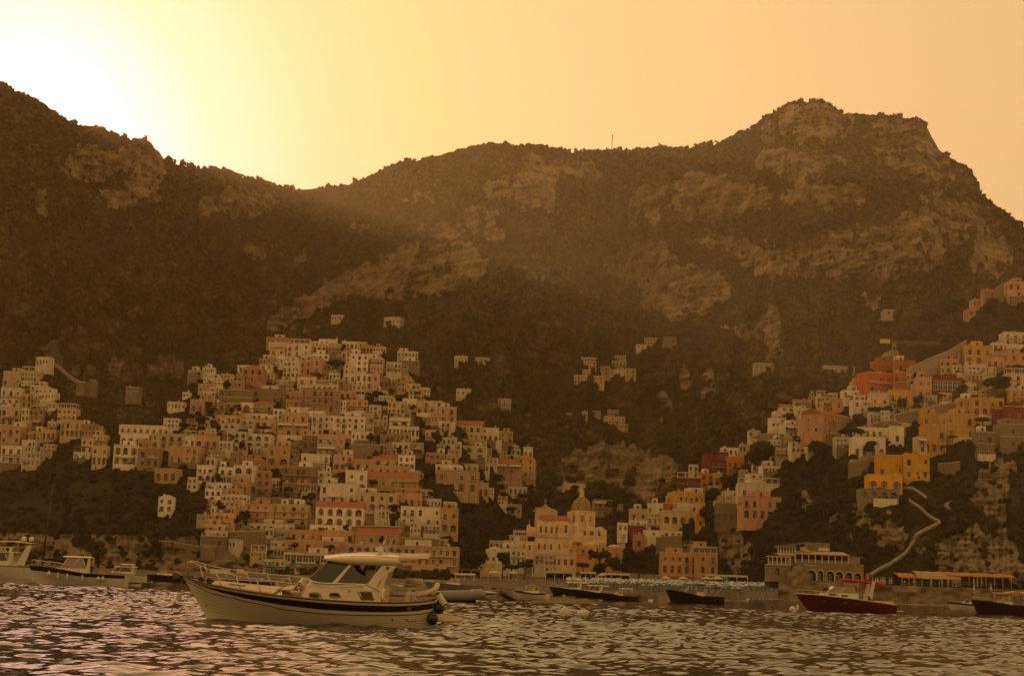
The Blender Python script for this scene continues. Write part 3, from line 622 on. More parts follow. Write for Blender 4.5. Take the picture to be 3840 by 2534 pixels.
def town(text):
    reg = hill = None
    for ln in text.strip().splitlines():
        ln = ln.strip()
        if not ln: continue
        if ln[0] == '@': reg, hill = ln[1:].split(); continue
        a, lab = ln.split('|')[0], ln.split('|')[1:]
        q = a.split(); fl = q[7] if len(q) > 7 else ''
        x0, y0, x1, y1 = zx(reg, *[float(v) for v in q[:4]])
        ft = []
        for t in fl.split(','):
            if t.startswith('u:'): t = 'u:'+':'.join('%.1f' % v for v in zx(reg, *[float(v) for v in t[2:].split(':')]))
            ft.append(t)
        house(hill, x0, y0, x1, y1, q[4], int(q[5]), int(q[6]), ','.join(ft), lab[0].strip(), lab[1].strip() if len(lab) > 1 else 'house')
town('''
@1 B
185 235 320 310 w 1 4 y:-18,k|white house standing alone on the dark slope above the far-left hamlet
50 375 225 470 c 2 6 p|cream house topmost of the far-left hamlet, under a long roof pergola
45 472 140 540 w 2 3 a|small white arched house just below the topmost pergola house at far left
140 515 300 580 w 2 4|white flat-roofed house on the ledge at the right end of the far-left hamlet
240 582 375 650 w 1 4 y:-15|low white house stepping down the right edge of the far-left ledge
45 595 150 730 P 2 2 a|salmon two-storey house with an arched ground floor at the left picture edge
45 735 125 860 w 2 2|narrow white house directly below the salmon house at far left
120 745 255 905 b 3 3 a|tan three-storey house with a bottom arcade against the far-left rock
45 862 135 965 p 2 2|pink house below the narrow white one at far left
120 965 305 1050 c 2 5|long cream house with a blank right wall low in the far-left hamlet
250 950 385 1045 o 1 3 A|ochre loggia of three arches at the foot of the far-left rock
45 1052 185 1160 w 2 4 p|white house with a terrace pergola near the foot of the far-left hamlet
45 1160 235 1290 g 2 4 y:-14|grey-white house lowest of the far-left hamlet, above the dark trees
400 740 585 850 c 2 4 p|cream stepped guest house, upper terraces, right of the far-left rock
430 855 662 1015 c 2 5 a|cream guest house body with small arches, below its stepped terraces
640 895 800 1005 k 2 5|dusky red house beside the cream guest house, behind trees
800 935 850 1005 k 1 2|small dusky red annex at the right end of the dusky red house
635 1035 750 1165 c 2 2|cream block with a blank left wall, left of the big white terraced hotel
750 1000 880 1100 c 2 4 b|cream balcony house beside the blank cream block
740 1105 880 1290 c 2 3 a|cream house with tall arched windows below the balcony house
560 1170 720 1228 w 1 4 p|low white pergola house among trees left of the tall arched windows
950 1100 1185 1285 w 2 3 A,d:9|white block of two stacked rows of three open arches
1015 985 1300 1100 w 1 4 A,u:985:890:1430:985|long white hotel with arches and a broad roof terrace above the stacked arches|hotel
1320 990 1640 1130 c 2 4 a|cream hotel wing with two deep arches, right of the roof-terrace hotel
1185 1130 1275 1310 b 2 1|bare brown stone house between the stacked arches and the ochre block
1275 1130 1390 1310 b 2 2 b|brown house with an iron balcony left of the ochre block
1490 1112 1780 1265 o 2 4 s|ochre two-storey block with four brown-shuttered windows below the cream wing
1640 1010 1755 1112 w 1 2 p|white house with a glazed post pergola on its roof
1755 1005 1985 1130 o 1 3 a|ochre house with one arched door right of the glazed pergola
1350 1332 1575 1450 y 1 3 A|yellow house of three arches above the green slope, below the ochre block
1440 838 1590 922 w 2 4|white two-storey house with a long terrace left of the tree grove
1480 678 1655 735 w 1 5|low white house with a dark awning at the upper left edge of the town
1700 655 1840 780 o 1 2 a,u:1790:590:1905:700|ochre villa with white corner bands and a white arched door|villa
1070 532 1200 600 s 2 6|grey windowed block alone on the dark slope left of the town
715 467 785 530 s 2 2|small grey stone house alone at the far-left cliff foot
590 480 680 520 s 1 3|low grey sheds beside the small stone house on the far-left slope
@2 B
1200 520 1485 705 r 2 3 t|terracotta villa with a tiled hip roof and dark shutters on the ridge|villa
1130 610 1205 710 r 1 1 |low terracotta porch wing at the left end of the ridge villa
700 655 930 735 w 2 5 a|white arched house on the upper left slope, above the vaulted one
930 610 1090 700 p 2 4|pink house with five windows left of the terracotta villa
690 522 855 585 w 1 6|white house with a row of narrow windows at the upper left of the town
500 567 670 612 g 1 3|grey-white low house topmost at the left end of the town
630 738 835 852 p 1 3|pink flat block left of the white barrel-vaulted house
770 758 955 832 w 1 1 v|white barrel-vaulted house above the long stone palazzo
905 815 1340 990 s 2 5 y:4,d:9|left half of the long brown stone palazzo with a wavy roof line|palazzo
1342 803 1770 990 s 2 5 y:4,d:9|right half of the long brown stone palazzo with small balconies|palazzo
1570 267 1770 362 c 1 2 t|cream house with a hip roof left of the tallest white house
1660 372 1790 472 w 1 3 v|white house with two dark doors and little vaults below the cream hip roof
1740 432 1955 645 w 3 4 a|white three-storey house with a broad arch left of the ochre wall
1600 452 1740 505 w 1 1|little white arched gatehouse beside the white house with the broad arch
1440 470 1610 545 w 1 2 l|white cottage with a tiled roof right behind the terracotta villa
1530 132 1900 192 r 1 6|long low terracotta building at the top edge of the town
1145 492 1310 572 w 1 2|white cottage half hidden behind the terracotta villa
870 1148 1190 1250 Y 1 5 |bright yellow house with dark windows standing on white arches
870 1252 1130 1312 w 1 3 A|white arched base below the bright yellow house
1185 978 1340 1082 w 1 1 A|white wall with one big arch right below the stone palazzo
1345 985 1610 1102 c 1 3 t|cream house with three dark doors below the stone palazzo
1612 1062 1745 1200 w 2 2|white house with a small balcony below the cream three-door house
1205 1122 1530 1195 w 1 5 p|white terrace house with a long roof pergola above the peach block
1200 1195 1355 1322 w 2 2|white two-storey house left of the peach block
1355 1198 1660 1310 P 1 3|peach block with two tall windows between white houses
1755 1112 2060 1232 P 1 3|peach upper storey with three white-framed doors
1660 1232 2090 1402 P 2 4 w|large peach house with awnings over a restaurant terrace
1010 1362 1260 1505 w 2 3 A|white house with three large arches below the bright yellow house
1250 1392 1585 1565 w 2 3 A|white house with two rows of arches beside the red side wall
430 852 520 902 w 1 2|tiny white cottage alone at the left edge of the slope
815 985 985 1082 b 1 2 A|tan arched basement below the left end of the stone palazzo
990 985 1180 1060 b 1 2 A|tan wall with dark arches under the middle of the stone palazzo
@3 B
120 205 357 370 w 2 2 p,d:9|tallest white house on the ridge with a roof frame
45 218 122 372 w 2 1|white side wing left of the tallest white house
385 228 565 322 y 1 3 A|yellow house of three arched windows right of the tallest white house
590 212 770 345 c 3 4 b|cream house of stacked balconies near the ridge chapel
340 180 490 232 c 1 3|cream house behind the yellow arched house on the ridge
770 182 985 272 w 1 4|white long house right of the chapel turret
985 188 1100 255 c 1 2|cream house at the right end of the ridge top
1040 235 1178 342 y 1 3 A|yellow house with arches below the ridge top
1180 252 1350 305 c 1 5|cream house highest on the right ridge beside a cypress
1180 308 1290 372 w 1 3 |white house below the cream one beside the cypress
815 240 882 302 Y 1 1|narrow yellow house between the ridge trees
470 165 700 205 w 1 1 v|white vaulted chapel nave on the ridge top
765 308 890 382 c 1 2 g|cream gabled house below the narrow yellow house
230 345 362 470 w 1 2 A|white house with two arched windows below the tallest white house
365 402 518 582 p 2 1|pink tower-like house left of the umbrella pine
216 422 365 605 o 2 2|ochre house with a blue-shuttered window left of the pink tower-like house
380 345 600 400 w 1 3|white terrace house left above the umbrella pine
815 380 1000 535 w 2 3|white house with a glazed upper room right of the umbrella pine
880 342 1110 570 w 3 3 a|large white house with a blind arch on the right ridge
1120 400 1310 480 c 2 4 b|cream balcony house right of the blind-arch house
1140 480 1310 570 c 1 4 b|lower cream terrace house under the balcony house
790 522 950 702 w 2 2|white house descending the slope right of the cypress
955 602 1160 792 w 2 3 A|white house with a loggia of three arches on the right slope
1170 582 1310 662 r 1 2 A|red-brown house with two arches above the dark red cube
1262 655 1385 772 d 1 2|dark red cube house between white loggias
1160 605 1262 812 p 2 1|pale pink narrow house left of the dark red cube
1380 650 1500 742 w 1 3 A|white house with three arches right of the dark red cube
1535 635 1682 762 y 2 2 g|yellow gabled house on the right shoulder of the hill
1610 735 1800 795 c 1 3|cream flat house below the yellow gabled house
1500 770 1600 830 o 1 2|small ochre house left below the cream flat house
1640 798 1812 950 c 2 3 a|cream house with arched doors beside the tall palm
1795 788 1925 905 w 2 3|white house with stepped roof at the right shoulder
1500 312 1770 422 w 2 6 b|white balcony house alone on the terraces right of the ridge
1510 432 1780 505 s 1 5|stone terrace house below the lone balcony house
1480 528 1640 592 g 1 4|grey shuttered house on the terraces right of the town
1562 928 1742 1062 w 1 3|white house with brown shutters behind the palm
1742 955 2078 1112 c 2 4 a|cream house with an outside stair and dark arches|villa
1370 965 1590 1132 c 2 4 a|cream house with arches below the umbrella-shaped bush
632 675 815 790 b 1 2 A|tan house with broad arch below the cypress
815 740 940 872 b 1 2 a|tan house with one dark arch left of the cream terrace
900 745 1075 872 c 2 3|cream terraced house below the white loggia of three arches
742 825 945 942 c 1 3 A|cream house with a barrel-shaped roof edge right of the red hotel
190 635 430 745 w 1 2 l|white gabled house with a brown tiled roof above the red hotel
228 795 662 1090 d 3 6 b|dark red hotel with white balconies in the middle of the hill|hotel
660 832 745 1090 d 3 1 o:-1|dark red stair tower with white-framed windows at the right of the red hotel|tower
235 745 720 800 w 1 7 p|white roof terrace house on top of the dark red hotel
30 842 228 945 p 1 3|pale pink house with brown shutters left of the red hotel
40 945 402 1040 y 1 4|yellow house with two dark doors left below the red hotel
50 1042 350 1115 w 1 4 p|white terrace house with a pergola below the yellow two-door house
405 935 640 1060 w 1 3 A|white arcade at the foot of the dark red hotel
820 945 1110 1090 O 2 4 b|orange house with green shutters right of the red hotel
895 1090 1075 1152 w 1 1 v|white vaulted roof house below the orange house
1030 1120 1190 1262 p 1 2|dusty pink house with two brown windows below the orange house
370 1145 600 1392 w 3 3|white three-storey house left of the long white arcade
600 1160 1070 1392 w 3 6 a,d:8|long white house with seven dark windows over an arcade
1185 1205 1365 1292 c 1 3|cream house right of the dusty pink house
1380 1290 1780 1412 w 1 8 A,p|long white arcade at the right end of the middle town
1390 1180 1660 1290 w 1 7 p,o:1|white pergola terrace house above the long right arcade
895 1355 1180 1470 w 1 5 |white flat house with blue-grey doors right of the domed peach block
450 1402 810 1535 P 1 4|peach flat house with two long windows below the long white arcade
248 1412 440 1565 s 2 2 p|stone house with a wooden pergola left of the peach flat house
1272 1395 1520 1492 b 1 4|brown house with a tiled verge below the right arcade
1522 1372 1650 1560 k 2 2|dusky red house at the lower right end of the arcade terrace
1090 1268 1185 1372 g 1 1|grey-white house below the dusty pink house
742 948 825 1080 w 2 2|narrow white house between the red stair tower and the orange house
''')
town('''
@4 B
1525 262 1825 510 o 2 2 a,u:1640:192:1825:265|ochre house with an arched loggia above the big red hotel
1050 345 1160 482 d 1 1|red house end wall covered in creeper
1150 425 1470 512 r 1 3 b|red house with a row of doors above the white twin arches
1100 515 1370 622 w 1 2 A|white twin arches below the red house
615 512 850 615 w 1 2 w|white house with two cream awnings on the lower left slope
620 618 800 705 w 1 2 A|white arches under the house with two awnings
900 535 1098 640 w 1 2|white house with a brown door left of the twin arches
850 645 1080 740 g 1 5 q|grey-white house with a glazed veranda below the brown-door house
1085 645 1310 738 c 1 4 b|cream terrace house right of the glazed veranda
735 742 1030 812 w 1 4 b|white terrace house above the two low arches
725 822 930 902 w 1 3 A|white house on three low arches at the top of the stepped lower town
1035 735 1280 865 y 1 4 b|yellow house with flower balconies below the terrace house
1382 592 1570 890 d 3 2 A|left wing of the big red hotel with open arches|hotel
490 742 625 812 w 1 2|small white house above the lone white cube on the left slope
500 672 620 738 w 1 2 a|white terrace house over the small white house on the left slope
960 812 1180 892 y 1 4|yellow house with washing on its terrace
850 895 1270 962 w 1 8 b|long white balcony house below the washing terrace
805 970 1170 1042 y 1 6 b|yellow house with a long balcony in the stepped lower town
800 1045 920 1130 w 1 2|white house end with a brown shutter left of the dark terrace
925 1050 1110 1130 y 1 4 b|yellow-brown terrace recess right of the brown shutter
800 1135 1100 1215 y 1 5 b|yellow house with a white column in the stepped lower town
740 1220 1080 1300 y 1 5 b|yellow house with white side walls second lowest of the steps
705 1300 1020 1362 y 1 5 b|yellow terrace house lowest of the stepped column
675 1364 1010 1440 w 1 4|white base storey of the stepped yellow houses
668 1442 960 1580 s 1 3|dark stone base with oval windows by the shore cliff
110 928 300 1112 w 2 2 v,a|white vaulted house alone among dark trees on the lower left
1235 1018 1565 1272 o 3 3 b|orange hotel with nine balconied rooms|hotel
1568 1022 1810 1272 y 3 2 b|yellow hotel with pale arches right of the orange hotel|hotel
1812 1030 2060 1275 c 3 2 b|cream hotel wing with a rounded awning|hotel
1245 945 2060 1015 s 1 8 p|dark roof restaurant with pergola above the orange and cream hotels|restaurant
1130 1280 1880 1345 w 1 9 b|long white terrace under the orange hotel
1662 1372 1815 1452 g 1 3|grey shed house left of the long orange shore hotel
@5 B
75 1170 800 1290 O 1 7 |long orange hotel front with a blank fascia by the shore|hotel
30 1290 720 1400 O 1 7 b|columned balcony floors of the long orange shore hotel|hotel
15 1422 560 1532 w 1 14 q|long white glazed gallery under a green roof by the shore
805 1205 1300 1325 b 1 4 l|brown house with a dark canopy roof right of the orange shore hotel
722 1332 1345 1430 c 1 7 a|cream house with small windows behind the big white boat
1340 1350 1955 1556 P 2 8 b|salmon-pink hotel with white-framed windows by the beach|hotel
1315 905 1760 1112 w 2 5 |white house with glazed verandas above the vine terrace
1760 925 1962 1190 y 2 2 a|yellow house with white upper storey and arched windows
365 900 895 1112 w 2 5 A,l|white house with two rows of arches under a brown tiled roof
305 1115 760 1170 w 1 6|low white terrace house below the tiled-roof arches
412 645 820 862 w 2 4 |white house with dark windows and a vine balcony
832 750 1265 942 c 2 4 a|cream house with glazed balcony and two pale arches
1272 755 1555 892 o 1 4|ochre house with a white pergola on its terrace
952 560 1518 690 y 1 5 l|yellow house under a long terracotta roof, five balconies
1210 695 1555 752 o 1 5 p|ochre terrace with white pergola below the long terracotta roof
702 495 940 722 w 2 2 a|white tall house with two arches left of the long terracotta roof
958 445 1405 545 y 1 5|yellow house with dark glazed doors above the terracotta roof
1012 362 1350 440 y 1 3 l|yellow house with a red tiled roof and parasol terrace
790 370 995 492 o 1 2 b|ochre house with a dark balcony
752 205 1080 372 s 1 3|brown stone block with white-framed windows
200 312 520 500 w 2 4 b|white house with long balconies above the red hotel
392 505 540 632 w 2 2|white annex at the right end of the red hotel
560 315 785 482 P 2 3 a|peach house with two arches beside the bougainvillea
378 208 600 310 g 1 3 w|grey-white house with long dark windows
1215 185 1412 312 w 2 3|white house with brown doors at the right of the middle town
1085 205 1212 340 b 2 3|tan house left of the white brown-door house
1290 325 1480 470 w 2 3 a|white house over arches at the right edge of the middle town
0 455 390 632 d 2 6 b|big dark red hotel with two balconied floors and yellow frames|hotel
-10 635 110 760 d 1 2|dark red ground floor of the big red hotel
115 645 380 730 d 1 6 q|glazed dining room of the big red hotel
@6 B
500 318 860 425 c 1 4 l|cream house with a red tiled roof at the right of the town
560 430 890 510 c 1 5 |cream terrace house under vines below the red tiled roof
862 368 1080 530 w 2 3 a|white house with black doors beside the red tiled roof house
1082 415 1265 550 c 2 2|cream-yellow cube with two arched windows
532 515 912 605 y 1 4|yellow house above the white two-tier loggia
602 608 905 772 w 2 2 A|white two-tier loggia of four arches
930 530 1120 578 w 1 1 A|white low wall with one fan arch
1062 585 1200 690 s 1 2|brown ruined stone house among shrubs
1200 600 1340 652 w 1 3|white low house with bougainvillea
1400 620 1525 745 w 1 2|white square house at the right end of the row above the gable
1290 760 1550 925 y 2 2 g|yellow gabled house beside the dusky pink villa
1005 820 1380 1080 k 2 4 t,w|dusky pink villa with a tiled hip roof and awnings|villa
1352 1005 1480 1132 r 1 1|terracotta lean-to right of the dusky pink villa
1482 1050 1560 1120 r 1 1 |small terracotta gate house beside the lean-to
252 925 800 1195 p 2 4 a|large pale pink house with dark shuttered windows
800 1092 948 1260 c 1 2 A|cream house with two tall arches below the pale pink house
950 1155 1010 1245 w 2 2|narrow white house right of the two tall arches
125 695 380 765 k 1 4|dusky pink house behind the cypress bushes
385 720 522 832 P 1 2|peach cube right of the dusky pink house behind the bushes
252 850 580 925 w 1 4|white terrace house above the pale pink house
582 840 800 925 c 1 3|cream terrace house behind the pale pink house roof
905 760 1060 830 w 1 3|white house left of the dusky pink villa's roof
800 835 950 930 w 1 3|white house between the cream terrace and the pink villa
1210 1140 1450 1232 w 1 4 A|white four-arch house alone among the trees
1065 1262 1198 1362 c 2 3|cream house in the wood left of the church
1150 1370 1380 1500 P 1 3|peach house in the wood left of the church
290 95 525 292 p 2 2|pink corner house with white edge lines
190 165 330 292 p 1 3|pink low wing left of the pink corner house
@7 735
222 748 385 832 g 1 3 a|grey house with an arched window left of the church
388 748 630 832 w 1 5|white house with a round gable window left of the church
445 695 648 745 P 1 3|peach roof house left of the church facade
500 635 650 690 w 1 3 q|white glazed pavilion left of the church facade
1400 798 1530 880 c 1 2|cream low house right of the ochre terraces
1662 545 1772 625 w 1 2|white house with a terrace left of the dark red cube by the church
1655 680 1745 790 g 1 3|grey house below the terrace right of the church
@7 712
362 838 625 1000 w 2 5 b|white balcony house below the church on the left
1142 815 1400 950 o 2 3 |ochre house with terraces below the dome
1530 820 1700 955 o 1 2 v|ochre house with a curved roof right of the tall pine
@7 690
180 845 362 1005 w 1 3 v|white vaulted house behind the beach pines
732 895 942 1008 g 2 4 |grey-white house below the church arcade
700 1010 942 1112 c 1 5|cream beach house with small windows
948 1025 1190 1110 w 1 6 q|white beach house with wide glass doors
968 905 1188 1020 c 1 3 p|cream house with a flower terrace above the glass-door beach house
100 1010 420 1080 c 1 5|cream low house behind the beach pines
@7 A
1390 290 1598 462 c 2 4 b,w|cream hotel with awnings behind the dome|hotel
1600 335 1720 455 b 1 3|tan house right of the awning hotel
990 100 1300 212 w 1 5 b|white modern house in the wood above the dome
@8 A
320 550 490 650 w 2 4 a|white house at the left foot of the mid-slope hamlet
490 555 720 665 c 2 3|cream house in the middle of the mid-slope hamlet
430 478 540 548 c 1 2|small cream house on the left of the mid-slope hamlet
610 432 790 545 P 2 2|peach house topmost of the mid-slope hamlet
735 468 840 555 w 1 2|white house with a dark opening in the mid-slope hamlet
842 475 985 560 w 1 3|white house with an arch in the mid-slope hamlet
988 462 1132 575 c 2 2|cream square house at the right end of the mid-slope hamlet
810 362 1010 470 g 2 4 b|grey balcony house above the mid-slope hamlet
850 290 1000 350 w 1 4|white terrace house highest above the mid-slope hamlet
510 362 612 455 P 2 2 |peach stepped house at the upper left of the mid-slope hamlet
415 318 620 372 g 1 5|grey long house at the upper left of the mid-slope hamlet
1240 60 1462 152 o 2 6 b|ochre building with a colonnade high on the slope
1490 48 1665 122 s 1 2|stone house beside the high ochre colonnade building
1140 150 1350 190 w 1 4|white low terrace below the high ochre colonnade building
220 1045 300 1120 s 1 3 a|stone tower house at the left of the lower slope hamlet
385 1020 500 1085 c 1 4|cream row house of the lower slope hamlet
562 1018 668 1075 c 1 2|cream shed house in the middle of the lower slope hamlet
758 1002 905 1092 b 1 2|tan house with a big dark opening in the lower slope hamlet
720 1085 990 1200 P 2 4 b|peach balcony house of the lower slope hamlet
882 1190 1032 1245 r 1 4|terracotta house lowest of the lower slope hamlet
@k A
768 731 800 742 w 1 5|distant white house with arches high left on the mountain foot
890 736 928 750 w 1 4 y:-20|distant white house slanting on the mountain foot
1055 826 1085 842 c 1 4|distant cream house on the terraces above the town
1102 830 1140 842 g 1 4|distant grey house on the terraces above the town
1058 902 1092 916 w 1 3|distant white house on the terraces below the grey one
1142 925 1186 948 g 2 4 b|white balcony house alone in the wood right of the town
2035 718 2080 730 w 1 4|distant white house high on the right mountain slope
1750 843 1808 856 g 1 5|distant grey house on the right mountain foot
1910 850 1985 866 g 1 6|distant long grey house left of the crane
''')
town('''
@a C
985 190 1180 430 d 3 2 a,y:8|dark red tower house with white-framed arched windows
1170 165 1390 245 d 1 4 |dark red house behind the white turret
1062 275 1262 430 d 2 3 b|dark red balcony house with white balustrades
1280 225 1500 375 O 1 3 v|bright orange house with a domed white roof
1300 110 1470 200 w 1 3|white roof house beside the white turret
935 440 1100 600 O 2 2 |orange house above the long yellow shutter hotel
1100 445 1215 595 o 1 1 a|ochre house with one big white arch
625 500 935 690 d 2 6 A,p|red house of white arches under a planted roof terrace
572 690 985 830 y 1 6 y:10|long yellow hotel with brown shutters and flower balconies|hotel
560 835 870 900 y 1 6 b|planted balcony floor of the yellow shutter hotel
872 830 985 1150 y 2 1 o:-1|yellow corner tower of the shutter hotel|tower
436 935 865 1105 c 1 4 A|cream arcade with flower boxes below the shutter hotel
235 835 435 1105 w 2 3 b|white and red house with tall columns at the left of the arcade
436 830 565 930 r 1 3|terracotta house with columns between white and yellow houses
482 738 575 822 w 1 3 A|white house with three pointed arches over the columns
1425 575 1960 745 w 1 3 p|white flat villa with a roof terrace above the pink house|villa
1250 675 1520 745 w 1 3 b|white balcony wing left of the flat villa
1120 745 1535 838 w 1 4 p|white veranda house on the stone base
1122 840 1475 1075 s 1 4 A,o:-1|stone base with four dark arches below the white veranda
1482 750 1990 1030 p 2 5 a|pink house with a wavy roof and awnings over the cliff
0 910 235 1055 c 1 2|cream house with round gable windows right of the church
0 1060 232 1120 w 1 3|white terrace house below the round gable windows
20 1125 215 1260 d 1 2|dark red cube at the right of the church
45 1245 195 1400 p 1 1|pink tower house below the dark red cube
1580 455 1940 515 w 1 4 a|white low house with arches above the flat villa
1870 5 2091 130 w 2 4 b|white house with a railed terrace right of the tall tree
1730 370 2000 410 w 1 6|white terrace wall house under the tall tree
200 1190 690 1265 w 1 6|white flower terrace below the cream arcade
@b C
75 785 540 1048 P 2 5 a,o:-6|pale pink beach villa with low domes and an arched porch|villa
540 790 805 1048 P 2 2 o:-5|pale pink right wing of the beach villa
478 705 800 785 c 1 4 q,o:-3|small roof house with a glass room on the beach villa
@c C
430 815 735 930 w 1 3|white house with three big dark windows at the left end of the right-hand town
385 915 670 1042 w 2 4|white curved house at the left end of the right-hand town
735 650 985 722 c 1 2 l|cream chapel hall with a tiled roof beside the bell tower
540 735 835 808 w 1 3 l|white house with a tiled roof below the chapel hall
840 855 1110 935 g 1 2|grey flat house behind the yellow balcony house
878 925 1112 1188 c 2 3 b,y:15|cream balcony house left of the long peach palazzo
1112 890 1830 1200 P 2 8 y:50,l,o:8|long peach palazzo with arched windows and a sloping tiled roof|palazzo
595 1020 870 1190 w 2 4 w,y:20|white house with cream awnings at the left of the balcony house
1352 625 1540 760 y 1 1 t|olive-yellow cube house with a tiled hip roof
1195 575 1340 660 w 1 1|white cube house left of the olive-yellow cube
1300 532 1430 600 w 1 2|white house behind the olive-yellow cube
1655 345 1885 470 y 2 3 a|yellow house with arched balconies left of the orange-red hotel
1510 490 1840 560 w 1 4 b|white terrace house below the yellow arched balconies
1690 560 1860 640 w 1 2 a|white house with one arch below the terrace house
395 1260 600 1420 w 2 4 b|white balustrade house above the tall dark tree
1665 635 1945 740 w 1 2 |white low house left of the cream square tower
700 1370 990 1440 w 1 4 a|white house with round windows under the garden awnings
@e C
180 170 530 440 R 2 3 b,y:22|orange-red hotel with yellow corner bands, front wing|hotel
530 160 690 420 R 2 2 b,y:-8|orange-red hotel side wing facing the sea|hotel
310 20 545 140 R 1 4 y:22,o:4|orange-red upper storey with a crenellated roof
548 10 820 150 R 1 2 o:6|orange-red rear house with one big dark door
835 225 1030 500 P 2 2 |salmon house with a white balustrade
1032 235 1440 425 d 1 4 q|dark red house with a long glazed room
228 435 470 610 c 1 2|cream square tower house in front of the orange-red hotel
472 395 830 550 y 1 4|yellow house half hidden behind the street trees
1360 510 1560 722 y 2 2 |yellow corner block with tall white windows
1562 500 1975 722 y 2 4 a|large yellow house with deep arches at the right picture edge
1845 645 1975 765 d 1 3 A|dark red arched house at the right picture edge
905 860 1210 1210 y 2 3 a|front of the three-storey yellow villa with a big white arch|villa
912 705 1285 858 y 1 4 b,o:2|top floor of the three-storey yellow villa with a veranda
1212 705 1590 1010 y 2 3 o:3|plain sea-facing side of the three-storey yellow villa
60 890 480 1010 w 1 5 |white house upper floor with lit windows
480 870 660 1080 w 1 1|white blank end wall of the arcaded house
0 1010 420 1270 w 1 4 A|white arcade of four tall arches below the lit windows
835 1010 965 1200 c 2 1 w|cream awning bay left of the three-storey yellow villa
1615 945 1850 1235 s 2 2 |stone house with a fan window at the right cliff
@f C
1018 205 1370 480 Y 1 3 o:-1|bright yellow villa with three tall balcony windows on the cliff|villa
1370 190 1690 500 Y 2 3 o:1|bright yellow villa side with small windows behind a tree
890 465 1335 650 Y 1 3 A,o:-3|bright yellow terrace floor with white arches
790 652 1292 765 s 1 4 a,o:-3|stone foundation with small arches under the bright yellow villa
@d C
1465 1035 1815 1285 y 2 3 a|yellow house with a loggia and two arches at the upper right
1820 1000 1975 1100 w 1 2|white house with green shutters at the upper right edge
1110 1215 1370 1320 o 1 3 b|ochre balcony house left of the yellow loggia house
1700 310 1850 405 P 1 2 l|pink house with a tiled eave high at the right edge
1568 435 1655 505 P 1 2|small pink house on the wooded crest at the right
1490 560 1600 635 P 1 1|pink cube lowest on the wooded crest at the right
1745 1180 1975 1320 P 1 3|pink-based white terrace at the right edge
''')

town("""
@k C
2330 772 2385 800 w 2 3 b|white balcony house beyond the upper right edge group
2300 820 2385 838 P 1 4|peach terrace house under the upper white balcony house
2335 868 2390 900 c 2 3 p|cream house above the large yellow house at the right edge
2345 905 2400 940 y 2 3 b|yellow balcony house rightmost in the row at the right edge
2330 945 2400 975 d 1 3|dark red house below the rightmost yellow balcony house
2338 655 2390 690 P 2 3|peach house highest at the far right corner of the slope
2320 985 2385 1040 s 2 3|stone house on the cliff at the far right edge
@k B
0 900 46 940 w 2 3 b|white balcony house at the far left corner of the hamlet
0 945 44 985 c 2 3 a|cream arched house at the far left corner below the balcony house
0 990 46 1030 P 2 3|salmon house lowest but one at the far left corner
0 1035 48 1075 w 2 3 b|white house lowest at the far left corner
5 862 46 896 c 1 3|cream house topmost at the far left corner
""")
# gaps between the drawn houses are filled with small ones
FILL = []
def fill(hill, poly, n, lo, hi, labels, seed, yr):
    r = random.Random(seed); g = {}; q = 6.0; put_ = 0
    def cells(a, b, c, d):
        for i in range(int(a/q), int(c/q)+1):
            for j in range(int(b/q), int(d/q)+1): yield (i, j)
    for b in HB:
        for c in cells(*b[:4]): g[c] = 1
    xs = [p[0] for p in poly]; ys = [p[1] for p in poly]
    for _ in range(6000):
        if put_ >= n: break
        x, y = r.uniform(min(xs), max(xs)), r.uniform(min(ys), max(ys))
        if not poly_in(np.array([x]), np.array([y]), poly)[0]: continue
        w, h = r.uniform(*lo), r.uniform(*hi); a = (x*K-w/2, y*K-h, x*K+w/2, y*K); cl = list(cells(*a)); f = sum(c in g for c in cl)/len(cl)
        if f > .38: continue
        k = r.choice('wwwwwcgcp'); nf = 1 if h < 27 else 2
        FILL.append(house(hill, *a, k, nf, max(1, int(w/13)), r.choice(['', '', 'b', 'a', 'p', '']), 'x')); put_ += 1
        for c in cl: g[c] = 1
def lab4(w): return None
fill('B', [(470, 1235), (490, 1110), (390, 1030), (430, 960), (520, 890), (640, 812), (860, 815), (950, 880), (1050, 985), (1000, 1050), (985, 1120), (1050, 1190), (1055, 1290), (600, 1320)], 46, (30, 62), (20, 40), lab4('of the left-hand hill'), 3, 0)
fill('B', [(50, 870), (110, 900), (140, 960), (120, 1060), (50, 1070)], 6, (24, 44), (18, 32), lab4('of the far-left hamlet'), 4, 0)
fill('B', [(1060, 985), (1230, 1045), (1235, 1140), (1060, 1130), (1010, 1060)], 10, (28, 50), (20, 34), lab4('on the right flank of the left-hand hill'), 5, 0)
fill('C', [(1500, 1190), (1640, 1075), (1800, 985), (2000, 900), (2320, 800), (2320, 960), (2100, 1000), (2000, 1040), (1830, 1060), (1660, 1150), (1520, 1240)], 40, (30, 60), (20, 40), lab4('of the right-hand hill'), 6, 0)

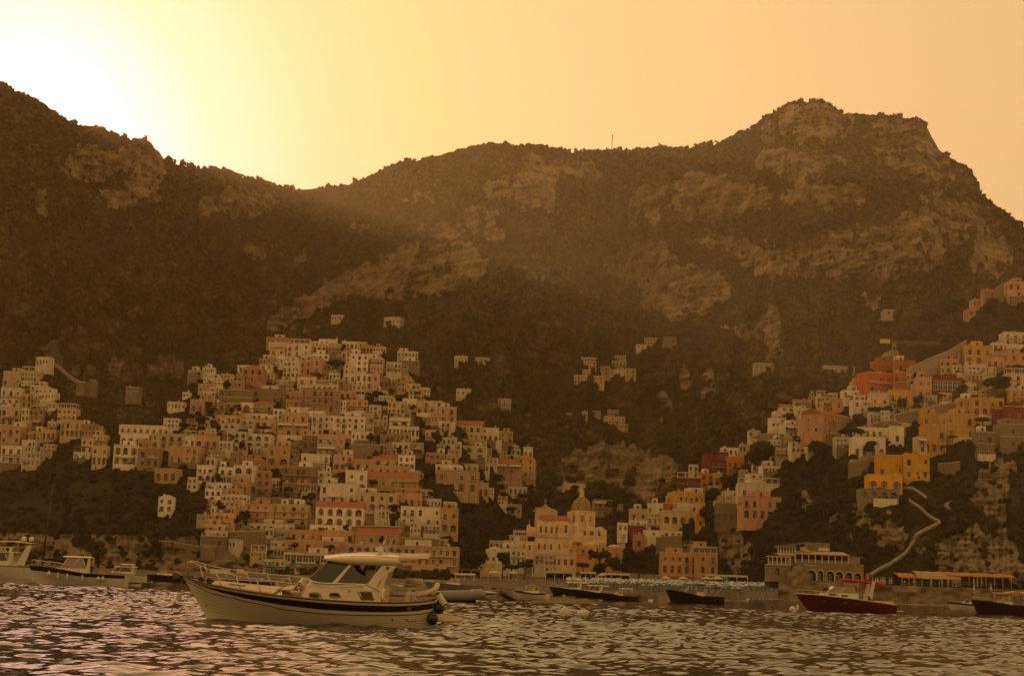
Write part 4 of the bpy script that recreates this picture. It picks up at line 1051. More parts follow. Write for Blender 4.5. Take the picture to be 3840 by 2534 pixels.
def merge_stuff(roots, name):
    """the smallest houses, past the three hundred largest, as one mesh"""
    bpy.context.view_layer.update(); V, Fs, M, ms, o = [], [], [], [], 0; dead = []
    def walk(ob):
        dead.append(ob)
        for c in ob.children: walk(c)
    for r_ in roots: walk(r_)
    for ob in dead:
        if ob.type != 'MESH': continue
        me = ob.data; mw = np.array(ob.matrix_world); co = np.empty(len(me.vertices)*3, np.float32); me.vertices.foreach_get('co', co); co = co.reshape(-1, 3)@mw[:3, :3].T+mw[:3, 3]; V.append(co); mp = []
        for m in me.materials:
            if m not in ms: ms.append(m)
            mp.append(ms.index(m))
        for p in me.polygons: Fs.append(tuple(i+o for i in p.vertices)); M.append(mp[p.material_index] if mp else 0)
        o += len(co)
    for ob in reversed(dead): bpy.data.objects.remove(ob)
    me = bpy.data.meshes.new(name); me.from_pydata(np.concatenate(V).tolist(), [], Fs)
    for m in ms: me.materials.append(m)
    me.polygons.foreach_set('material_index', M); me.attributes.new('tint', 'FLOAT', 'POINT').data.foreach_set('value', np.random.default_rng(2).uniform(.2, .8, len(me.vertices)).astype(np.float32)); me.update(); tag(link(name, me), None, None, None, 'stuff')
merge_stuff(FILL, 'small_houses')
# ------------------------------------------------------------------ the church with the tiled dome
CHW = mat('church_plaster', (.84, .66, .38), .9, stain=(.36, .26, .15), scale=.3, spec=.2, bump=.1, bscale=2)
CHP = mat('church_grey', (.60, .51, .37), .9, stain=(.2, .16, .11), scale=.5, spec=.2)
def domemat():
    w = NT('dome_tiles'); b = w.b; b.inputs['Roughness'].default_value = .35
    tc = w.n('ShaderNodeTexCoord'); vo = w.n('ShaderNodeTexVoronoi', i_Scale=2.4); w.l(tc.outputs['Object'], vo.inputs['Vector'])
    r = w.n('ShaderNodeValToRGB'); e = r.color_ramp.elements; e[0].color = (.30, .22, .04, 1); e[1].color = (.10, .12, .03, 1); e.new(.5).color = (.34, .26, .05, 1)
    sp = w.n('ShaderNodeSeparateColor'); w.l(vo.outputs['Color'], sp.inputs[0]); w.l(sp.outputs[0], r.inputs[0]); w.l(r.outputs[0], b.inputs['Base Color']); return w.m
def church():
    D = 728.0; q = .33477*D/F; ox, oy = 1090, 900
    px, py = zx('7', ox, oy); base = pt(px, py, D); root = empty('church', base, R(3)); tag(root, 'cream yellow church with a big green and yellow tiled dome above the beach', 'church')
    HB.append((*zx('7', 620, 360), *zx('7', 1540, 900), D))
    X = lambda a: (a-ox)*q
    Z = lambda a: (oy-a)*q
    def block(name, a0, a1, z0, z1, y0, y1, wins=(), m=CHW, arch=False, parent=root, rd=.35):
        mb = MB(); ops = [(X(w0), Z(zb), X(w1), Z(zt), arch, rd) for (w0, zt, w1, zb) in wins]
        wall_open(mb, X(a1)-X(a0), X(a0), Z(z1), Z(z0), ops, y0)
        for xx in (X(a0), X(a1)): mb.add([(xx, y0, Z(z1)), (xx, y1, Z(z1)), (xx, y1, Z(z0)), (xx, y0, Z(z0))], [(0, 1, 2, 3)])
        mb.add([(X(a0), y0, Z(z0)), (X(a1), y0, Z(z0)), (X(a1), y1, Z(z0)), (X(a0), y1, Z(z0))], [(0, 1, 2, 3)])
        o = mb.build(name, [m], parent)
        for (w0, zt, w1, zb) in wins: put('win', 'window', o, X((w0+w1)/2), y0+rd-.03, Z(zb), X(w1)-X(w0), Z(zt)-Z(zb))
        return o
    # lower arcade storey, nave, transept, apse
    block('cloister_wall', 745, 1150, 715, 960, 0, 12, [(768, 778, 790, 845), (832, 778, 856, 845), (902, 778, 926, 845), (993, 778, 1018, 845)], arch=True)
    block('cloister_annex', 622, 744, 760, 955, .6, 10, [(664, 800, 688, 855)])
    MB().box(X(740), -.2, Z(716), X(1152), .5, Z(700)).build('cornice', [CHP], root)
    ar = MB()
    for c in (845, 915, 1000): ar.lathe([(.01, 0), (1.15, 0), (1.15, .1)], (X(c), -.0, Z(905)), 10)
    nave = block('nave_wall', 765, 1110, 512, 716, 4, 18, [(788, 583, 817, 660), (848, 583, 877, 660), (909, 583, 938, 660), (969, 583, 993, 660)])
    rf = MB(); rf.prism([(3.5, Z(516)), (18.5, Z(516)), (11, Z(452))], X(800), X(1112), 0, 'x'); rf.build('nave_roof', [TILE], root)
    block('lean_to', 770, 985, 668, 716, 2, 4.2, m=CHP)
    block('transept', 988, 1160, 548, 760, 1.5, 16, [(1060, 563, 1094, 655)])
    tv = MB(); tv.lathe([(3.1, 0), (2.9, .5), (2.2, 1.0), (1.0, 1.25), (.02, 1.3)], (X(1170), 5, Z(575)), 14); tv.build('transept_vault', [ROOFW], root)
    block('choir', 1160, 1258, 575, 800, 2.2, 16)
    block('apse', 1258, 1540, 597, 800, 3.0, 17, [(1280, 618, 1310, 670), (1352, 618, 1392, 670), (1440, 622, 1470, 672)])
    for c, rr in ((1360, 2.7), (1465, 2.3)):
        v = MB(); v.lathe([(rr, 0), (rr*.92, rr*.2), (rr*.7, rr*.38), (rr*.35, rr*.48), (.02, rr*.5)], (X(c), 6, Z(597)), 14); v.build('apse_vault', [ROOFW], root)
    block('lower_choir', 1150, 1420, 780, 960, 1.0, 12, m=CHW)
    # drum with eight buttresses, dome, lantern
    cx, cy = X(1268), 11.0; rd = 4.9; dm = MB(); zb, zt = Z(600), Z(402)
    dm.lathe([(rd, zb), (rd, zt), (rd+.25, zt), (rd+.25, zt+.35), (rd-.3, zt+.36)], (cx, cy, 0), 16, 0, False); drum = dm.build('drum', [CHW], root)
    for k in range(8):
        a = math.pi/8+k*math.pi/4; c = Vector((cx+math.cos(a)*(rd+.35), cy+math.sin(a)*(rd+.35), (zb+zt)/2))
        MB().cbox(c, (1.9, 1.7, zt-zb-.1), 0, Matrix.Rotation(a, 3, 'Z')).build('buttress', [CHW], root)
        a2 = a+math.pi/8
        if math.sin(a2) < .2: put('win', 'window', drum, cx+math.cos(a2)*(rd+.05), cy+math.sin(a2)*(rd+.05), Z(520), 1.0, 3.1, a2+math.pi/2)
    do = MB(); H = Z(236)-Z(398); prof = [(4.62*math.cos(t)**.86 if t < 1.5 else .8, Z(400)+H*math.sin(t)) for t in np.linspace(0, 1.47, 12)]
    do.lathe(prof, (cx, cy, 0), 32); do_ = do.build('dome', [domemat()], root)
    for k in range(8):
        a = k*math.pi/4+math.pi/8; rb = MB(); rb.tube([(cx+math.cos(a)*r, cy+math.sin(a)*r, z) for r, z in prof], .16, 0, 5); rb.build('dome_rib', [mat('dome_rib', (.09, .07, .04), .5, .4, 6)], do_)
    ln = MB(); ln.lathe([(1.35, Z(238)), (1.35, Z(228)), (1.0, Z(226)), (.95, Z(172)), (1.25, Z(170)), (1.25, Z(163)), (.9, Z(161)), (.1, Z(130)), (.08, Z(118)), (.01, Z(117))], (cx, cy, 0), 10, 0, False); ln.build('lantern', [CHW], root)
    # the tall screen front with the cross, standing behind the nave, and the small gable
    fp = [(755, 690), (755, 405), (728, 405), (728, 396), (755, 392), (760, 362), (800, 362), (822, 358), (845, 345), (862, 325), (870, 318), (878, 325), (895, 345), (918, 360), (940, 370), (1000, 384), (1003, 398), (1020, 400), (1018, 408), (1008, 408), (1008, 690)]
    MB().prism([(X(a), Z(b)) for a, b in fp], 16.5, 19.0).build('screen_front', [CHP], root)
    cr = MB(); cr.box(X(866), 17.5, Z(322), X(873), 17.8, Z(262)).box(X(856), 17.52, Z(288), X(884), 17.78, Z(281)); cr.build('cross', [mat('cross_stone', (.5, .42, .3), .8)], root)
    gp = [(650, 700), (650, 578), (662, 572), (678, 558), (688, 572), (700, 588), (715, 596), (755, 590), (755, 700)]
    g = MB(); g.prism([(X(a), Z(b)) for a, b in gp], 8, 9.5); g.box(X(676), 8.6, Z(560), X(680), 8.8, Z(510)); g.build('side_gable', [CHW], root)
church()
# ------------------------------------------------------------------ bell tower of the chapel in the right-hand town
def campanile():
    x0, y0, x1, y1 = zx('c', 978, 462, 1068, 645); D = hillD('C', (x0+x1)/2, y1+30)+2; b = pt((x0+x1)/2, y1, D); s = D/F; H = (y1-y0)*s; w = (x1-x0)*s
    root = empty('bell_tower', b, R(12)); tag(root, 'stone bell tower with three stepped tiers and a pointed cap', 'bell tower'); m = mat('tower_stone', (.42, .34, .24), .9, .35, .8, bump=.3)
    def tier(name, w_, z0, z1):
        mb = MB(); wall_open(mb, w_, -w_/2, z0, z1, [(-w_*.18, z0+.2*(z1-z0), w_*.18, z0+.8*(z1-z0), True, .5)], -w_/2)
        for a in (1, -1): mb.add([(a*w_/2, -w_/2, z0), (a*w_/2, w_/2, z0), (a*w_/2, w_/2, z1), (a*w_/2, -w_/2, z1)], [(0, 1, 2, 3)])
        mb.add([(-w_/2, w_/2, z0), (w_/2, w_/2, z0), (w_/2, w_/2, z1), (-w_/2, w_/2, z1)], [(0, 1, 2, 3)])
        mb.box(-w_/2-.12, -w_/2-.12, z1-.2, w_/2+.12, w_/2+.12, z1); mb.box(-w_*.2, -w_/2+.5, z0, w_*.2, -w_/2+.52, z1-.3, 1); mb.build(name, [m, DARK], root)
    tier('lower_tier', w, -6, H*.42); tier('belfry', w*.66, H*.42, H*.74)
    c = MB(); c.lathe([(w*.30, H*.74), (w*.33, H*.76), (w*.26, H*.78), (w*.24, H*.88), (w*.1, H*.95), (.05, H), (.01, H*1.03)], (0, 0, 0), 8, 0, False); c.build('cap', [m], root)
campanile()
def turret(reg, hill, x0, y0, x1, y1, label):
    a = zx(reg, x0, y0, x1, y1); D = hillD(hill, (a[0]+a[2])/2, a[3])-1; s = D/F; w = (a[2]-a[0])*s; H = (a[3]-a[1])*s; b = pt((a[0]+a[2])/2, a[3], D)
    root = empty('roof_turret', b); tag(root, label, 'turret'); m = MB(); m.lathe([(w*.42, -2), (w*.42, H*.55), (w*.5, H*.56), (w*.5, H*.62), (w*.4, H*.63)], (0, 0, 0), 8, 0, False); m.build('drum', [wallmat('w')], root)
    c = MB(); c.lathe([(w*.42, H*.62), (w*.36, H*.76), (w*.18, H*.92), (.05, H), (.01, H*1.06)], (0, 0, 0), 10); c.build('cap', [ROOFW], root)
turret('3', 'B', 682, 120, 725, 192, 'white domed chapel turret on the top of the ridge')
turret('a', 'C', 1200, 72, 1290, 190, 'white pointed turret above the dark red tower house')
# ------------------------------------------------------------------ shore restaurant on its stone arcade
def restaurant():
    D = 556.0; q = .28696*D/F; ox, oy = 760, 810; px, py = zx('g', ox, oy); base = pt(px, py, D)
    root = empty('shore_restaurant', base, R(2)); tag(root, 'stone shore restaurant with white arches, verandas and canvas roofs under the cliff', 'restaurant'); HB.append((*zx('g', 60, 290), *zx('g', 1320, 840), D))
    X = lambda a: (a-ox)*q
    Z = lambda a: (oy-a)*q
    GL = mat('veranda_glass', (.10, .11, .09), .15, .2, .5)
    ops = [(X(a), Z(790), X(b), Z(t), True, 1.2) for a, b, t in ((562, 698, 655), (718, 792, 655), (832, 935, 660), (952, 1050, 664), (1074, 1170, 668), (1196, 1290, 672))]
    m = MB(); wall_open(m, X(1320)-X(430), X(430), Z(900), Z(562), ops, 0)
    for xx in (X(430), X(1320)): m.add([(xx, 0, Z(900)), (xx, 14, Z(900)), (xx, 14, Z(562)), (xx, 0, Z(562))], [(0, 1, 2, 3)])
    m.add([(X(430), 0, Z(562)), (X(1320), 0, Z(562)), (X(1320), 14, Z(562)), (X(430), 14, Z(562))], [(0, 1, 2, 3)]); m.build('arcade_wall', [STONE], root)
    for o in ops:
        put('recess', 'arch_door', root, (o[0]+o[2])/2, 1.15, o[1], o[2]-o[0], o[3]-o[1])
        t = MB(); r = (o[2]-o[0])/2; c = (o[0]+o[2])/2; sp = o[3]-r
        pts = [(o[0], o[1])]+[(c-r*math.cos(math.pi*k/10), sp+r*math.sin(math.pi*k/10)) for k in range(11)]+[(o[2], o[1])]
        t.loft([[(x-.0, -.05, z) for x, z in pts], [(c+(x-c)*1.16, -.05, o[1]+(z-o[1])*1.07) for x, z in pts], [(c+(x-c)*1.16, -.002, o[1]+(z-o[1])*1.07) for x, z in pts]], 0, False); t.build('arch_trim', [TRIM], root)
    def veranda(a0, a1, zt, zb, y, n, name, canvas=None, glass=True):
        v = MB(); x0, x1 = X(a0), X(a1)
        for k in range(n+1): x = x0+(x1-x0)*k/n; v.box(x-.13, y-.13, Z(zb), x+.13, y+.13, Z(zt))
        v.box(x0-.15, y-.16, Z(zt), x1+.15, y+.16, Z(zt)+.22); v.box(x0-.15, y-.2, Z(zb)-.2, x1+.15, y+5, Z(zb)); railing(v, x0, x1, Z(zb), y, 0, .95, .3)
        for x in (x0, x1): v.box(x-.08, y+.2, Z(zt), x+.08, y+5, Z(zt)+.2)
        vo = v.build(name, [TRIM], root)
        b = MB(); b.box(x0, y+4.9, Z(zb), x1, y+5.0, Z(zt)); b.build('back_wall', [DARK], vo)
        if glass:
            gl = MB(); gl.box(x0+.2, y+.22, Z(zb)+.05, x1-.2, y+.25, Z(zb)+.8); gl.build('glass_screen', [GL], vo)
        if canvas:
            c = MB(); z0 = Z(zt)+.24; z1 = Z(canvas); nn = n*2; s1 = [(x0-.4+(x1-x0+.8)*k/nn, y-.5, z0+(.12 if k % 2 else 0)) for k in range(nn+1)]; s2 = [(x0+.6+(x1-x0-1.2)*k/nn, y+5.2, z1) for k in range(nn+1)]
            c.loft([s1, s2], 0, False); c.loft([[(p[0], p[1], p[2]-.3) for p in s1], s1], 0, False); c.build('canvas_roof', [mat('canvas_tan', (.46, .36, .25), .85, .2, .4)], vo)
    veranda(430, 1122, 460, 562, .3, 8, 'main_veranda', 408)
    veranda(205, 428, 372, 456, 1.0, 6, 'upper_veranda')
    sg = MB(); sg.box(X(205), .55, Z(480), X(430), .78, Z(455)); so_ = sg.build('fascia', [TRIM], root)
    try:
        cu = bpy.data.curves.new('lettering', 'FONT'); cu.body = 'RISTORANTE'; cu.size = .62; cu.extrude = .015; cu.align_x = 'CENTER'; to = bpy.data.objects.new('lettering', cu); COL.objects.link(to)
        dg = bpy.context.evaluated_depsgraph_get(); me = bpy.data.meshes.new_from_object(to.evaluated_get(dg)); bpy.data.objects.remove(to); me.materials.clear(); me.materials.append(mat('letter_grey', (.25, .2, .14), .7))
        t = link('lettering', me, so_, (X(318), .53, Z(477))); t.rotation_euler = (math.pi/2, 0, 0)
    except Exception as e: print('lettering', e)
    MB().prism([(X(205), Z(366)), (X(430), Z(366)), (X(430), Z(345)), (X(640), Z(293)), (X(600), Z(290)), (X(205), Z(356))], .6, 6).build('slanting_roof', [mat('roof_slate', (.16, .14, .11), .7, .3, 1)], root)
    veranda(68, 352, 502, 600, -.6, 5, 'corner_veranda')
    m = MB(); wall_open(m, X(350)-X(95), X(95), Z(900), Z(602), [(X(165), Z(745), X(215), Z(648), True, .5)], -.4); m.add([(X(95), -.4, Z(900)), (X(95), 9, Z(900)), (X(95), 9, Z(602)), (X(95), -.4, Z(602))], [(0, 1, 2, 3)]); m.add([(X(350), -.4, Z(900)), (X(350), 9, Z(900)), (X(350), 9, Z(602)), (X(350), -.4, Z(602))], [(0, 1, 2, 3)]); m.build('corner_tower', [STONE], root)
    put('recess', 'tower_window', root, X(190), .07, Z(745), X(215)-X(165), Z(648)-Z(745))
    MB().box(X(355), 1.2, Z(600), X(430), 8, Z(482)).build('link_wall', [wallmat('g')], root)
    for a, b in ((362, 378), (388, 418)): put('recess', 'arched_window', root, X((a+b)/2), 1.17, Z(590), X(b)-X(a), Z(492)-Z(590))
    MB().box(X(650), 6, Z(420), X(925), 13, Z(296)).build('upper_stone_house', [STONE], root)
    MB().box(X(775), 5.9, Z(400), X(925), 5.98, Z(360)).build('white_panel', [TRIM], root)
    MB().prism([(X(530), Z(415)), (X(530), Z(360)), (X(560), Z(356)), (X(600), Z(368)), (X(650), Z(410)), (X(650), Z(415))], 4.5, 5.5).build('curved_white_wall', [TRIM], root)
    MB().box(X(1125), 1.5, Z(560), X(1285), 8, Z(470)).box(X(1110), 1.2, Z(470), X(1325), 9, Z(462)).build('side_terrace', [wallmat('b')], root)
    sk = MB(); sk.box(X(550), -.06, Z(600), X(697), -.01, Z(594)); sk.build('wall_light_bar', [TRIM], root)
restaurant()
def rocky(name, label, c, r, seed, m, sub=3, cat='rock', z0=None):
    bm = bmesh.new(); bmesh.ops.create_icosphere(bm, subdivisions=sub, radius=1)
    co = np.array([v.co[:] for v in bm.verts]); n = fbm(co[:, 0]*2.3+seed, co[:, 2]*2.3+co[:, 1]*1.7, seed, 4)
    for v, k in zip(bm.verts, n): v.co = Vector((v.co.x*r[0], v.co.y*r[1], v.co.z*r[2]))*(1+.32*k)
    me = bpy.data.meshes.new(name); bm.to_mesh(me); bm.free(); me.materials.append(m); o = link(name, me, None, c); tag(o, label, cat); return o
ROCK = mat('boulder_rock', (.25, .19, .12), .95, .6, .5, bump=1.0, bscale=1.2)
b = pt(*zx('g', 470, 780), 552.5); rocky('boulder', 'big knobbly boulder against the restaurant arcade', b, (3.6, 2.6, 4.2), 3, ROCK, 4)
# ------------------------------------------------------------------ quay on the right with its terrace
def quay():
    D = 520.0; xs = np.arange(-20, 76, .8); x0 = (3180-CX)*D/F
    zt = lambda px: 5.2
    V = []; rows = 14
    for j in range(rows+1):
        s = j/rows; z = -1+s*6.2
        for x in xs: V.append((x0+x, D-1.6*(1-s)**.5*0+1.6*fbm(np.array([x/5.]), np.array([z/3.]), 5, 4)[0]+(1-s)*-1.2, z+.25*fbm(np.array([x/2.]), np.array([z]), 8, 2)[0]*(0 < j < rows)))
    for x in xs: V.append((x0+x, D+45, 5.3))
    n = len(xs); Q = [(j*n+i, j*n+i+1, (j+1)*n+i+1, (j+1)*n+i) for j in range(rows+1) for i in range(n-1)]
    o = link('stone_quay', mesh_np('stone_quay', V, Q, [ROCK], True)); tag(o, 'rough brown rock quay wall along the water on the right', 'quay'); return D
QD = quay()
def canopy(label, x0, y0, x1, y1, yb, D, m, posts, slope=1.6):
    a = zx('h', x0, y0, x1, y1); s = D/F; b = pt((a[0]+a[2])/2, zx('h', 0, yb)[1], D); hw = (a[2]-a[0])*s/2; zt = (zx('h', 0, yb)[1]-a[1])*s; ze = (zx('h', 0, yb)[1]-a[3])*s
    root = empty('terrace_canopy', b, R(1)); tag(root, label, 'canopy'); c = MB(); n = 14
    f = lambda k, z, y: (-hw+2*hw*k/n, y, z+.10*math.sin(k*1.7))
    c.loft([[f(k, ze-.3, -.05) for k in range(n+1)], [f(k, ze, 0) for k in range(n+1)], [f(k, (ze+zt)/2+.15, 3) for k in range(n+1)], [f(k, zt, 7) for k in range(n+1)]], 0, False); c.build('awning', [m], root)
    for k in range(posts): x = -hw+2*hw*(k+.5)/posts; MB().tube([(x, .15, -.5), (x, .15, ze)], .07, 0, 6).build('post', [TRIM], root)
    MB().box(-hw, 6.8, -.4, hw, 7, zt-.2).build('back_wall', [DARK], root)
canopy('rust-brown canopy at the left end of the quay terrace', 345, 935, 590, 985, 1085, 526, CANVO, 3)
canopy('tan striped canopy over the middle of the quay terrace', 570, 918, 1080, 998, 1085, 525, mat('canvas_striped', (.40, .27, .15), .85, .3, .8), 5)
canopy('long rust-brown canopy at the right end of the quay terrace', 930, 935, 1720, 972, 1085, 527, CANVO, 8)
def fence(label, reg, pts_, D, h, z_is_px=True, m=None, step=.5):
    """railing along native points"""
    P3 = [pt(*zx(reg, a, b), d) for a, b, d in pts_]; root = P3[0]; mb = MB()
    for a, b in zip(P3[:-1], P3[1:]):
        n = max(1, int((b-a).length/step)); up = Vector((0, 0, h)); mb.tube([a-root+up, b-root+up], .035, 0, 5); mb.tube([a-root+up*.5, b-root+up*.5], .025, 0, 4)
        for k in range(n+1): p = a.lerp(b, k/n)-root; mb.tube([p, p+up], .03, 0, 4)
    o = mb.build('railing', [m or TRIM], None, root); tag(o, label, 'railing'); return o
fence('thin pale railing along the edge of the quay terrace', 'h', [(370, 1085, 520.5), (1000, 1085, 520.5), (1500, 1085, 520.5)], 520, 1.1, m=mat('rail_steel', (.4, .32, .22), .4, metal=.6), step=.8)
# ------------------------------------------------------------------ cliff stairs: parapet and steps
STAIR = []
def stairs(reg, label, P2, off=-3.2, h=.55):
    pts = [];
    for a, b in P2:
        nx, ny = zx(reg, a, b); pts.append((nx, ny))
    q = []
    for (a, b), (c, d) in zip(pts[:-1], pts[1:]):
        n = max(2, int(math.hypot(c-a, d-b)/9)); q += [(a+(c-a)*k/n, b+(d-b)*k/n) for k in range(n)]
    q.append(pts[-1]); STAIR.extend(q); W3 = [pt(x, y, float(depC(np.array([x/K-12, x/K, x/K+12]), np.array([y/K]*3)).min())+off) for x, y in q]
    for _ in range(1): W3 = [W3[0]]+[(W3[i-1]+W3[i]*2+W3[i+1])/4 for i in range(1, len(W3)-1)]+[W3[-1]]
    o0 = W3[0].copy(); W3 = [p-o0 for p in W3]; root = empty('cliff_staircase', o0); tag(root, label, 'staircase')
    m = MB(); th = Vector((0, .3, 0)); u = Vector((0, 0, h)); dn = Vector((0, 0, -.4))
    m.loft([[p+dn for p in W3], [p+u for p in W3], [p+u+th for p in W3], [p+th+dn for p in W3]], 0, False); m.build('parapet', [mat('parapet_lime', (.60, .50, .37), .9, .3, .6)], root)
    s = MB()
    for a, b in zip(W3[:-1], W3[1:]):
        for k in range(2): p = a.lerp(b, k/2); z = max(a.z, b.z) if k else p.z; s.box(min(a.x, b.x)-.1, p.y+.31, p.z-.6, max(a.x, b.x)+.1, p.y+1.9, p.z+.05*k)
    s.build('steps', [STONE], root)
stairs('h', 'pale zigzag staircase wall climbing the right cliff from the restaurant', [(5, 955), (110, 885), (240, 822), (270, 800), (380, 728), (450, 665), (530, 545), (540, 480), (600, 450), (740, 378), (835, 335)])
stairs('h', 'pale staircase wall running up from the cliff landing to the yellow villa', [(835, 330), (770, 300), (680, 240), (600, 155), (490, 95), (468, 62)])
stairs('f', 'short pale ramp wall right of the bright yellow villa', [(1345, 625), (1470, 620), (1560, 680), (1660, 750)])
# ------------------------------------------------------------------ retaining walls of the hill
def stonewall(reg, hill, P2, h, label, off=-1.2, m=None, top=True):
    pts = [zx(reg, a, b) for a, b in P2]; q = []
    for (a, b), (c, d) in zip(pts[:-1], pts[1:]):
        n = max(1, int(math.hypot(c-a, d-b)/12)); q += [(a+(c-a)*k/n, b+(d-b)*k/n) for k in range(n)]
    q.append(pts[-1]); W3 = [pt(x, y, hillD(hill, x, y+h*8)+off) for x, y in q]
    for _ in range(4): W3 = [W3[0]]+[(W3[i-1]+W3[i]*2+W3[i+1])/4 for i in range(1, len(W3)-1)]+[W3[-1]]
    o0 = W3[0].copy(); W3 = [p-o0 for p in W3]; root = empty('retaining_wall', o0); tag(root, label, 'wall'); mb = MB(); D_ = Vector((0, 0, -h)); th = Vector((0, 1.0, 0))
    mb.loft([[p+D_ for p in W3], W3, [p+th for p in W3]], 0, False); mb.build('masonry', [m or STONE], root)
    if top: c = MB(); c.loft([[p+Vector((0, -.08, -.02)) for p in W3], [p+Vector((0, -.08, .3)) for p in W3], [p+Vector((0, .5, .3)) for p in W3]], 0, False); c.build('coping', [mat('parapet_lime', (.46, .37, .27))], root)
stonewall('e', 'C', [(690, 870), (500, 760), (350, 800), (240, 850)], 5, 'stone street wall with trees below the long peach palazzo')
stonewall('e', 'C', [(500, 715), (700, 690), (900, 640), (1100, 590), (1360, 550)], 6, 'long stone street wall under the row of street trees')
stonewall('d', 'C', [(690, 1345), (900, 1240), (1100, 1150), (1240, 1110), (1430, 975), (1480, 960)], 9, 'tall bare grey modern wall slanting up beside the orange-red hotel', m=mat('bare_concrete', (.36, .30, .23), .9, .25, .4))
stonewall('d', 'C', [(1845, 290), (1900, 255), (1965, 215)], 9, 'high stone wall with pale posts at the upper right edge')
stonewall('c', 'C', [(70, 1215), (150, 1160), (300, 1150), (450, 1150), (590, 1160)], 9, 'curved stone viewpoint wall at the left end of the right-hand town')
stonewall('f', 'C', [(630, 295), (885, 240)], 7, 'stone wall block below the white arcaded house')
stonewall('f', 'C', [(1800, 310), (1950, 300), (2091, 285)], 5, 'stone terrace wall with sunbeds at the right edge')
stonewall('b', 'C', [(0, 570), (120, 560), (340, 550)], 9, 'long stone garden wall below the flower terrace')
stonewall('1', 'B', [(380, 290), (440, 330), (520, 410), (600, 460), (670, 490)], 2, 'road wall slanting down the far-left cliff')
stonewall('4', 'B', [(1030, 1375), (1300, 1365), (1530, 1360)], 7, 'tall dark stone wall under the orange hotel terrace')
stonewall('4', 'B', [(0, 1485), (300, 1500), (560, 1550), (660, 1568)], 2, 'low path wall along the top of the left shore cliff')
stonewall('5', 'B', [(1320, 1240), (1560, 1245), (1750, 1260)], 9, 'stone wall under the vine terrace left of the beach')
stonewall('5', 'B', [(780, 1115), (1000, 1110), (1300, 1120)], 7, 'stone wall behind the shore hotel roof')
# ------------------------------------------------------------------ pylons and the crane
def pylon(x, y0, y1, D, label):
    x, y0, y1 = x*K, y0*K, y1*K; s = D/F; H = (y1-y0)*s; b = pt(x, y1, D); w = H*.11; mb = MB(); lg = [(-1, -1), (1, -1), (1, 1), (-1, 1)]; root = empty('pylon', b); tag(root, label, 'pylon')
    f = lambda k: w*(1-.8*min(1, k/.7))*.5 if k < .7 else w*.1*(1-(k-.7)/.32)
    lv = np.linspace(0, .98, 12)
    for i in range(11):
        for j in range(4):
            a, c = lg[j], lg[(j+1) % 4]; p = Vector((a[0]*f(lv[i]), a[1]*f(lv[i]), lv[i]*H)); p2 = Vector((a[0]*f(lv[i+1]), a[1]*f(lv[i+1]), lv[i+1]*H)); c2 = Vector((c[0]*f(lv[i+1]), c[1]*f(lv[i+1]), lv[i+1]*H))
            mb.tube([p-Vector((0, 0, 3 if i == 0 else 0)), p2], .16, 0, 4); mb.tube([p, c2], .10, 0, 4)
    mb.build('mast', [IRON], root)
    for z, dx in ((.86, 1), (.78, -1), (.70, 1)): MB().tube([(0, 0, z*H), (dx*H*.09, 0, z*H-.4)], .2, 0, 4).build('cross_arm', [IRON], root)
pylon(1420, 307, 349, 1960, 'lattice power pylon standing on the skyline')
pylon(1227, 770, 838, float(depA(np.array([1227.]), np.array([838.]))[0])-4, 'tall lattice pylon on the dark slope right of the ridge town')
pylon(1255, 622, 668, float(depA(np.array([1255.]), np.array([668.]))[0])-4, 'lattice pylon beside the rock cliff in the middle of the mountain')
pylon(1496, 410, 455, float(depA(np.array([1496.]), np.array([455.]))[0])-4, 'lattice pylon high on the right-hand mountain')
def crane():
    a = zx('d', 533, 1380, 533, 985); D = hillD('C', a[0], a[1]+60)+3; s = D/F; b = pt(a[0], a[1]+40, D); H = (a[1]+40-a[3])*s; root = empty('tower_crane', b, R(-4)); tag(root, 'thin tower crane above the orange-red hotel with a yellow jib end', 'crane')
    m = MB()
    for i in range(14):
        z0, z1 = H*i/14, H*(i+1)/14
        for j in range(4):
            q = [(-.6, -.6), (.6, -.6), (.6, .6), (-.6, .6)]; p, r = q[j], q[(j+1) % 4]; m.tube([(*p, z0), (*p, z1)], .09, 0, 4); m.tube([(*p, z0), (*r, z1)], .06, 0, 4)
    m.build('mast', [mat('crane_grey', (.25, .2, .14), .6)], root)
    j = MB(); L0, L1 = -60*.287*s*2.9, 180*.287*s*3.3; n = 26
    for i in range(n):
        x0, x1 = L0+(L1-L0)*i/n, L0+(L1-L0)*(i+1)/n
        j.tube([(x0, -.4, H), (x1, -.4, H)], .08, 0, 4); j.tube([(x0, .4, H), (x1, .4, H)], .08, 0, 4); j.tube([(x0, 0, H+1), (x1, 0, H+1)], .08, 0, 4); j.tube([(x0, -.4, H), (x1, 0, H+1)], .05, 0, 4); j.tube([(x1, .4, H), (x0, 0, H+1)], .05, 0, 4)
    j.build('jib', [mat('crane_grey', (.25, .2, .14))], root)
    MB().box(L0-.3, -.6, H-.3, L0+4.2, .6, H+1.6).build('counterweight', [mat('crane_yellow', (.6, .5, .06), .6)], root)
    MB().box(-.8, -1, H-2.2, .8, .9, H-.2).build('cab', [mat('crane_grey', (.25, .2, .14))], root)
crane()
